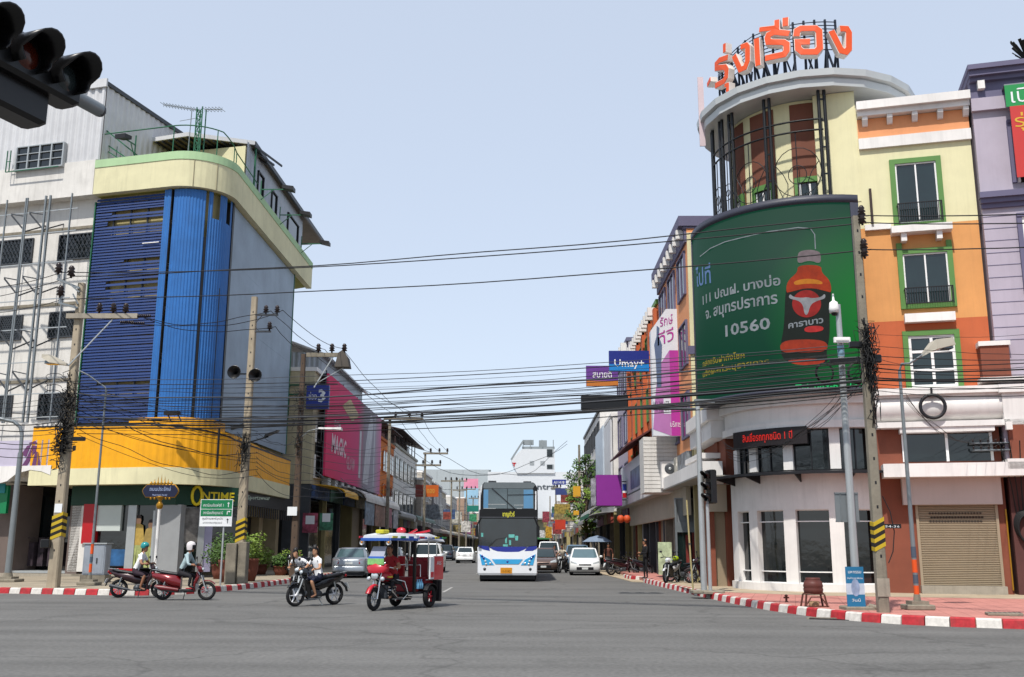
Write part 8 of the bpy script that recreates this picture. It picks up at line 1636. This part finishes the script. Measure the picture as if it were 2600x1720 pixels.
# ================================================================ PEOPLE
skin = mat('skin_tan', '9c6c50', .55, var=.06, scale=8); skin2 = mat('skin_light', 'c09070', .55, var=.05, scale=8); hairm = mat('hair_black', '140f0e', .5, var=.1)
eye_m = mat('eye_dark', '100c0c', .3); lip_m = mat('lip', '8c4840', .5)
def person(label, loc, rz, J, cloth, hair='short', sk=None, name='person', scale=1.0):
    """J: joint positions (x forward, y left, z up). cloth: material per region: top, sleeve, fore, bottom, shin, shoe."""
    sk = sk or skin; V = []; E = []; Rd = []; seg = []
    def v(p, r): V.append(Vector(p)); Rd.append(r); return len(V) - 1
    def e(a, b, m): E.append((a, b)); seg.append((V[a], V[b], m))
    pel, ch, nk, hd_ = J['pelvis'], J['chest'], J['neck'], J['head']
    p0 = v(pel, .145); ws = v(Vector(pel).lerp(Vector(ch), .45), .125); c0 = v(ch, .15); n0 = v(nk, .062); h0 = v(hd_, .03)
    n00 = v(Vector(ch).lerp(Vector(nk), .55), .105)
    e(p0, ws, 'top'); e(ws, c0, 'top'); e(c0, n00, 'top'); e(n00, n0, 'top'); e(n0, h0, 'skin')
    for s in 'LR':
        sh, el, wr = J['sh' + s], J['el' + s], J['wr' + s]; a = v(sh, .065); b = v(el, .043); c = v(wr, .028); m = v(Vector(sh).lerp(Vector(el), .5), .052)
        e(n00, a, 'top'); e(a, m, 'sleeve'); e(m, b, 'sleeve2'); e(b, c, 'fore')
        hp, kn, an, toe = J['hip' + s], J['kn' + s], J['an' + s], J['toe' + s]; a = v(hp, .095); m = v(Vector(hp).lerp(Vector(kn), .5), .08); b = v(kn, .058); b2 = v(Vector(kn).lerp(Vector(an), .35), .052); c = v(an, .036)
        e(p0, a, 'bottom'); e(a, m, 'bottom'); e(m, b, 'bottom2'); e(b, b2, 'shin'); e(b2, c, 'shin'); d = v(toe, .03); e(c, d, 'shoe')
    me = bpy.data.meshes.new('p'); me.from_pydata(V, E, []); o = bpy.data.objects.new('p', me); COL.objects.link(o)
    md = o.modifiers.new('s', 'SKIN'); md.use_smooth_shade = True
    sv = me.skin_vertices[0].data
    for i, r in enumerate(Rd): sv[i].radius = (r, r * (.8 if i in (0, 1, 2, 5) else 1)); sv[i].use_root = (i == 0)
    o.modifiers.new('u', 'SUBSURF').levels = 1
    dg = bpy.context.evaluated_depsgraph_get(); ev = bpy.data.meshes.new_from_object(o.evaluated_get(dg)); bpy.data.objects.remove(o)
    mats = []; mi = {}
    def midx(m):
        if m not in mi: mi[m] = len(mats); mats.append(m)
        return mi[m]
    reg = dict(skin=sk, top=cloth['top'], sleeve=cloth.get('sleeve', cloth['top']), sleeve2=cloth.get('sleeve2', cloth['top']), fore=cloth.get('fore', sk), bottom=cloth['bottom'], bottom2=cloth.get('bottom2', cloth['bottom']), shin=cloth.get('shin', cloth['bottom']), shoe=cloth.get('shoe', sk))
    B = MB(); vs = [q.co.copy() for q in ev.vertices]; base = len(B.v); B.v += [tuple(q) for q in vs]
    for p in ev.polygons:
        c = sum((vs[i] for i in p.vertices), Vector()) / len(p.vertices); best = None; bd = 9
        for a, b, m in seg:
            d = b - a; t = max(0, min(1, (c - a).dot(d) / max(d.dot(d), 1e-6))); k = (c - (a + d * t)).length
            if k < bd: bd = k; best = m
        B.f.append([i + base for i in p.vertices]); B.mi.append(midx(reg[best])); B.sm.append(True)
    bpy.data.meshes.remove(ev)
    # head with face, turned by J['look'] (degrees)
    hc = Vector(hd_) + Vector((0, 0, .05)); lk = R_(J.get('look', 0)); fx_ = Vector((math.cos(lk), math.sin(lk), J.get('nod', 0))).normalized(); lf = Vector((0, 0, 1)).cross(fx_).normalized(); uu = fx_.cross(lf)
    P = lambda a, b, c: hc + fx_ * a + lf * b + uu * c
    si = midx(sk); rings = []
    for z, rx_, ry_, ox in ((-.135, .03, .03, .035), (-.12, .05, .045, .03), (-.085, .075, .06, .015), (-.03, .09, .07, .0), (.03, .095, .075, -.005), (.08, .085, .07, -.008), (.115, .055, .045, -.01), (.13, .015, .012, -.01)):
        rings.append([P(ox + rx_ * math.cos(t * math.pi / 7), ry_ * math.sin(t * math.pi / 7), z) for t in range(14)])
    B.loft(rings, si, True)
    B.loft([[P(.085, -.008, .02), P(.085, .008, .02), P(.088, 0, .025)], [P(.085, -.018, -.025), P(.085, .018, -.025), P(.112, 0, -.02)], [P(.08, -.01, -.035), P(.08, .01, -.035), P(.095, 0, -.034)]], si, True)
    ei, li = midx(eye_m), midx(lip_m)
    for s in (-1, 1):
        q = P(.083, s * .03, .01); B.ball(q, .012, ei, 6); q = P(.085, s * .03, .032); B.bar(P(.084, s * .018, .033), P(.078, s * .045, .03), .006, .006, midx(hairm))
        B.ball(P(-.0, s * .078, -.01), .022, si, 6, (.8, .4, 1.3))
    B.bar(P(.087, -.02, -.065), P(.087, .02, -.065), .012, .01, li)
    # hands: palm, four fingers and a thumb, curled round what they hold
    for s, sg in (('L', 1), ('R', -1)):
        w = Vector(J['wr' + s]); d = (w - Vector(J['el' + s])).normalized(); side = d.cross(Vector((0, 0, 1))).normalized() * sg; dn = side.cross(d) * sg
        if dn.z > 0: dn = -dn
        B.tube([w - d * .02, w + d * .03, w + d * .07, w + d * .085], [.026, .034, .036, .03], 8, si)
        for k in range(4):
            o_ = side * (k - 1.5) * .019; L_ = (.03, .034, .032, .025)[k]; a = w + d * .08 + o_; b = a + d * L_ + dn * .012; c = b + d * L_ * .2 + dn * L_ * .9; B.tube([a, b, c, c - d * .012 + dn * .008], [.0095, .009, .0085, .006], 6, si)
        a = w + d * .025 - side * .03; B.tube([a, a + d * .025 - side * .018 + dn * .01, a + d * .045 - side * .012 + dn * .03], [.011, .0105, .008], 6, si)
    t = thing(name, label, 'person', loc, rz); t.scale = (scale,) * 3
    B.done('body', mats, t)
    if hair == 'short': part('hair', hairm, t, lambda b: b.loft([[P(ox + r1 * math.cos(q * math.pi / 7), r2 * math.sin(q * math.pi / 7), z + (.03 if math.cos(q * math.pi / 7) > .3 else -.03)) for q in range(14)] for z, r1, r2, ox in ((.0, .098, .08, -.014), (.04, .104, .085, -.014), (.09, .095, .08, -.014), (.125, .06, .055, -.014), (.142, .01, .01, -.014))], 0, True))
    if hair == 'long':
        part('hair', hairm, t, lambda b: (b.loft([[P(ox + r1 * math.cos(q * math.pi / 7), r2 * math.sin(q * math.pi / 7), z + (.035 if math.cos(q * math.pi / 7) > .3 else -.03)) for q in range(14)] for z, r1, r2, ox in ((-.01, .1, .086, -.014), (.04, .106, .09, -.014), (.09, .097, .084, -.014), (.125, .06, .055, -.014), (.142, .01, .01, -.014))], 0, True),
            b.loft([[P(-.05 + .04 * math.cos(q * math.pi / 5) - k * .01, w_ * math.sin(q * math.pi / 5), z) for q in range(10)] for k, (z, w_) in enumerate(((.04, .08), (-.06, .09), (-.14, .085), (-.24, .07), (-.3, .04)))], 0, True)))
    if hair.startswith('helmet'):
        hm2 = mat('helmet_teal', '209090', .25, var=.05, coat=.6) if 'teal' in hair else mat('helmet_white', 'e4dcdc', .25, var=.04, coat=.6)
        low = -.02 if 'teal' in hair else -.09
        hh = part('helmet', hm2, t, lambda b: b.loft([[P(-.01 + r1 * math.cos(q * math.pi / 8), r2 * math.sin(q * math.pi / 8), z + (.05 if (math.cos(q * math.pi / 8) > .45 and z < .02) else 0)) for q in range(16)] for z, r1, r2 in ((low, .115, .1), (.03, .135, .118), (.09, .13, .112), (.14, .1, .09), (.165, .05, .045), (.172, .005, .005))], 0, True))
        part('helmet_visor', black_p, hh, lambda b: b.loft([[P(-.01 + r1 * math.cos(R_(a)), r1 * .88 * math.sin(R_(a)), z) for a in range(-60, 61, 15)] for z, r1 in ((.06, .138), (.03, .142), (-.06, .135))], 0, True, False, False) if 'white' in hair else b.bar(P(.02, .1, -.02), P(.04, 0, -.13), .015))
    return t
shirt_w = mat('shirt_white', 'f0f0f2', .8, var=.04, bump=.3, bscale=14); shirt_b = mat('shirt_pale_blue', 'a4b8bc', .8, var=.08, bump=.3, bscale=14); trs = mat('trousers_dark', '1c1a20', .85, var=.1, bump=.3); shorts = mat('shorts_maroon', '30202c', .85, var=.1); sandal = mat('sandal', '8c6450', .6); navy = mat('navy_cloth', '181c34', .85, var=.1); blk_c = mat('black_cloth', '121216', .9, var=.15, bump=.4, bscale=12)
def rider(lean=.08, hx=.26, hz=1.0, seat=(-.12, .8), look=0, toe=(.22, .3), kz=.62, kx=.28, az=.32, ax_=.1, head=0, armw=.33):
    sx_, sz = seat; cx = sx_ + lean + .12; J = dict(pelvis=(sx_, 0, sz + .06), chest=(cx, 0, sz + .42), neck=(cx + .05, 0, sz + .62), head=(cx + .08, 0, sz + .73), look=look)
    for s, g_ in (('L', 1), ('R', -1)):
        J['sh' + s] = (cx + .02, g_ * .18, sz + .52); J['wr' + s] = (hx - .06, g_ * armw, hz + .03); J['el' + s] = ((cx + hx) / 2 - .02, g_ * (armw + .02), sz + .26 + (hz - .98))
        J['hip' + s] = (sx_ + .04, g_ * .11, sz + .02); J['kn' + s] = (sx_ + kx + .12, g_ * .2, sz - .06); J['an' + s] = (ax_, g_ * .18, az); J['toe' + s] = (ax_ + .17, g_ * .19, az - .05)
    return J
person('person in a teal helmet and white shirt riding the maroon motorcycle', SC2, R_(2), rider(seat=(-.2, .74), hx=.28, hz=1.0, ax_=.08, az=.3, look=-12), dict(top=shirt_w, sleeve=shirt_w, sleeve2=skin, fore=skin, bottom=shorts, bottom2=shorts, shin=skin, shoe=sandal), 'helmet_teal')
person('person in a white helmet and pale blue long-sleeved shirt riding the dark red scooter', SC1, R_(3), rider(seat=(-.2, .76), hx=.3, hz=1.0, ax_=.15, az=.42, lean=.1), dict(top=shirt_b, fore=shirt_b, bottom=trs, shoe=black), 'helmet_white')
person('schoolgirl with long dark hair and white blouse driving the black motorcycle', GB, ga_, rider(seat=(-.12, .76), hx=.3, hz=1.0, look=28, lean=-.02, ax_=.1, az=.3), dict(top=shirt_w, sleeve=shirt_w, sleeve2=skin2, fore=skin2, bottom=navy, bottom2=navy, shin=skin2, shoe=sandal), 'long', skin2, scale=.95)
J = rider(seat=(-.2, .76), hx=.3, hz=1.0, look=30, lean=.12, ax_=.1, az=.3)
for k_ in ('chest', 'neck', 'head', 'shL', 'shR'): f_ = {'chest': .06, 'neck': .12, 'head': .15, 'shL': .09, 'shR': .09}[k_]; J[k_] = (J[k_][0] + f_, J[k_][1] - f_, J[k_][2] - f_ * .6)
pg = person('schoolgirl with a navy backpack bending over the half hidden motorcycle', G2B, R_(-97), J, dict(top=shirt_w, sleeve=shirt_w, sleeve2=skin2, fore=skin2, bottom=navy, bottom2=navy, shin=skin2, shoe=sandal), 'long', skin2, scale=.95)
bpk = thing('backpack', 'navy backpack on the back of the bending schoolgirl', 'backpack', G2B, R_(-97))
part('sack', navy, bpk, lambda b: b.loft([rr(-.42, -.2, -.24, .1, .85, .08), rr(-.44, -.16, -.28, .08, 1.0, .08), rr(-.38, -.12, -.28, .06, 1.18, .08), rr(-.3, -.14, -.26, .02, 1.26, .06)], 0, True)); part('strap', blk_c, bpk, lambda b: [b.tube([(-.2, y, 1.2), (-.04, y, 1.28), (.1, y, 1.12), (-.05, y, .92)], .014, 5) for y in (.02, -.24)])
# standing man
def stand(look=0, armL=None, armR=None, st=.1):
    J = dict(pelvis=(0, 0, .95), chest=(.0, 0, 1.28), neck=(.01, 0, 1.47), head=(.03, 0, 1.58), look=look)
    for s, g_ in (('L', 1), ('R', -1)):
        J['sh' + s] = (0, g_ * .19, 1.4); J['el' + s] = (-.04, g_ * .27, 1.12); J['wr' + s] = (.06, g_ * .26, .88); J['hip' + s] = (0, g_ * .1, .9); J['kn' + s] = (.03, g_ * (.1 + st * .4), .49); J['an' + s] = (0, g_ * (.1 + st * .6), .08); J['toe' + s] = (.16, g_ * (.12 + st * .6), .035)
    if armL: J['elL'], J['wrL'] = armL
    if armR: J['elR'], J['wrR'] = armR
    return J
person('man dressed in black standing at the right kerb end, hands before his chest', (5.35, 46.0, PZ), R_(195), stand(-20, ((.08, .3, 1.12), (.3, .1, 1.15)), ((.05, -.3, 1.1), (.28, -.02, 1.05))), dict(top=blk_c, fore=blk_c, bottom=blk_c, shoe=black), 'short')
person('three-wheeler driver in a red shirt sitting under the canopy', TK.location, TK.rotation_euler[2], rider(seat=(.1, .74), hx=.56, hz=1.02, ax_=.45, az=.35, lean=.02), dict(top=mat('shirt_red', 'a02028', .8, var=.1), sleeve2=skin, fore=skin, bottom=trs, shoe=sandal), 'short')
person('rider in dark clothes on the cyan scooter', (1.75, 64.5, 0), R_(-92), rider(seat=(-.2, .76), ax_=.15, az=.42), dict(top=mat('shirt_grey_pink', 'a08c8c', .8), sleeve2=skin, fore=skin, bottom=trs, shoe=black), 'short')
person('rider in a cream shirt on the black motorcycle behind the cyan scooter', (2.2, 62.5, 0), R_(-110), rider(), dict(top=mat('shirt_cream', 'd0c4b0', .8), sleeve2=skin, fore=skin, bottom=trs, shoe=black), 'short')
person('person in dark clothes standing by the left shop poles', (-11.6, 50.6, PZ), R_(-60), stand(10), dict(top=blk_c, fore=skin, bottom=trs, shoe=black), 'short')
person('person in a maroon shirt standing in the shade of the umbrella', (at(1545, 1400, 63).x, 63, .03), R_(-100), stand(0), dict(top=mat('shirt_brown', '5c3428', .8), fore=skin, bottom=trs, shoe=black), 'short')
# ================================================================ every repeated piece becomes an object of its own
SPLIT = set('bracket pier pier_cap column post rail_post rafter canopy_post insulator strain_insulator junction_box splice_box air_conditioner rust_pilaster side_windows guide strut string_course side_window wheel_arch canopy_lamp side_mast ledge mid_cornice roof_vent hanging_bottles notice crossarm upper_windscreen curtain front_tyre mud_flap canopy_slab side_arm mirror drop cornice roof_frame emblem balcony_slab lintel pillar fork loop'.split())
for o in [q for q in scn.objects if q.type == 'MESH' and q.name.split('.')[0] in SPLIT and 'kind' not in q]:
    me = o.data; n = len(me.vertices); pa_ = list(range(n))
    def fd(i):
        while pa_[i] != i: pa_[i] = pa_[pa_[i]]; i = pa_[i]
        return i
    for p in me.polygons:
        a = fd(p.vertices[0])
        for v in p.vertices[1:]: pa_[fd(v)] = a
    gp_ = {}
    key = {}
    for p in me.polygons: gp_.setdefault(fd(p.vertices[0]), []).append(p)
    if len(gp_) < 2: continue
    # caps of a loft share places with its sides: merge pieces whose boxes overlap
    bx = []
    for k, ps in gp_.items():
        vs = [me.vertices[i].co for p in ps for i in p.vertices]; bx.append([[min(v[a] for v in vs) - .002 for a in range(3)], [max(v[a] for v in vs) + .002 for a in range(3)], list(ps)])
    ch = True
    while ch:
        ch = False
        for i in range(len(bx)):
            for j in range(i + 1, len(bx)):
                A_, B2 = bx[i], bx[j]
                if all(A_[0][a] <= B2[1][a] and B2[0][a] <= A_[1][a] for a in range(3)):
                    bx[i] = [[min(A_[0][a], B2[0][a]) for a in range(3)], [max(A_[1][a], B2[1][a]) for a in range(3)], A_[2] + B2[2]]; del bx[j]; ch = True; break
            if ch: break
    if len(bx) < 2: continue
    nm = o.name.split('.')[0]; first = True
    if nm.endswith('s') and nm in ('side_windows', 'hanging_bottles'): nm = {'side_windows': 'window', 'hanging_bottles': 'bottle'}[nm]
    for _a, _b, ps in bx:
        mp_ = {}; V2 = []; F2 = []
        for p in ps:
            f = []
            for i in p.vertices:
                if i not in mp_: mp_[i] = len(V2); V2.append(me.vertices[i].co[:])
                f.append(mp_[i])
            F2.append(f)
        m2 = bpy.data.meshes.new(nm); m2.from_pydata(V2, [], F2)
        for q in me.materials: m2.materials.append(q)
        m2.polygons.foreach_set('material_index', [p.material_index for p in ps]); m2.polygons.foreach_set('use_smooth', [p.use_smooth for p in ps]); m2.update()
        if first: o.data = m2; first = False
        else:
            c = bpy.data.objects.new(nm, m2); COL.objects.link(c); c.parent = o.parent; c.matrix_local = o.matrix_local.copy()
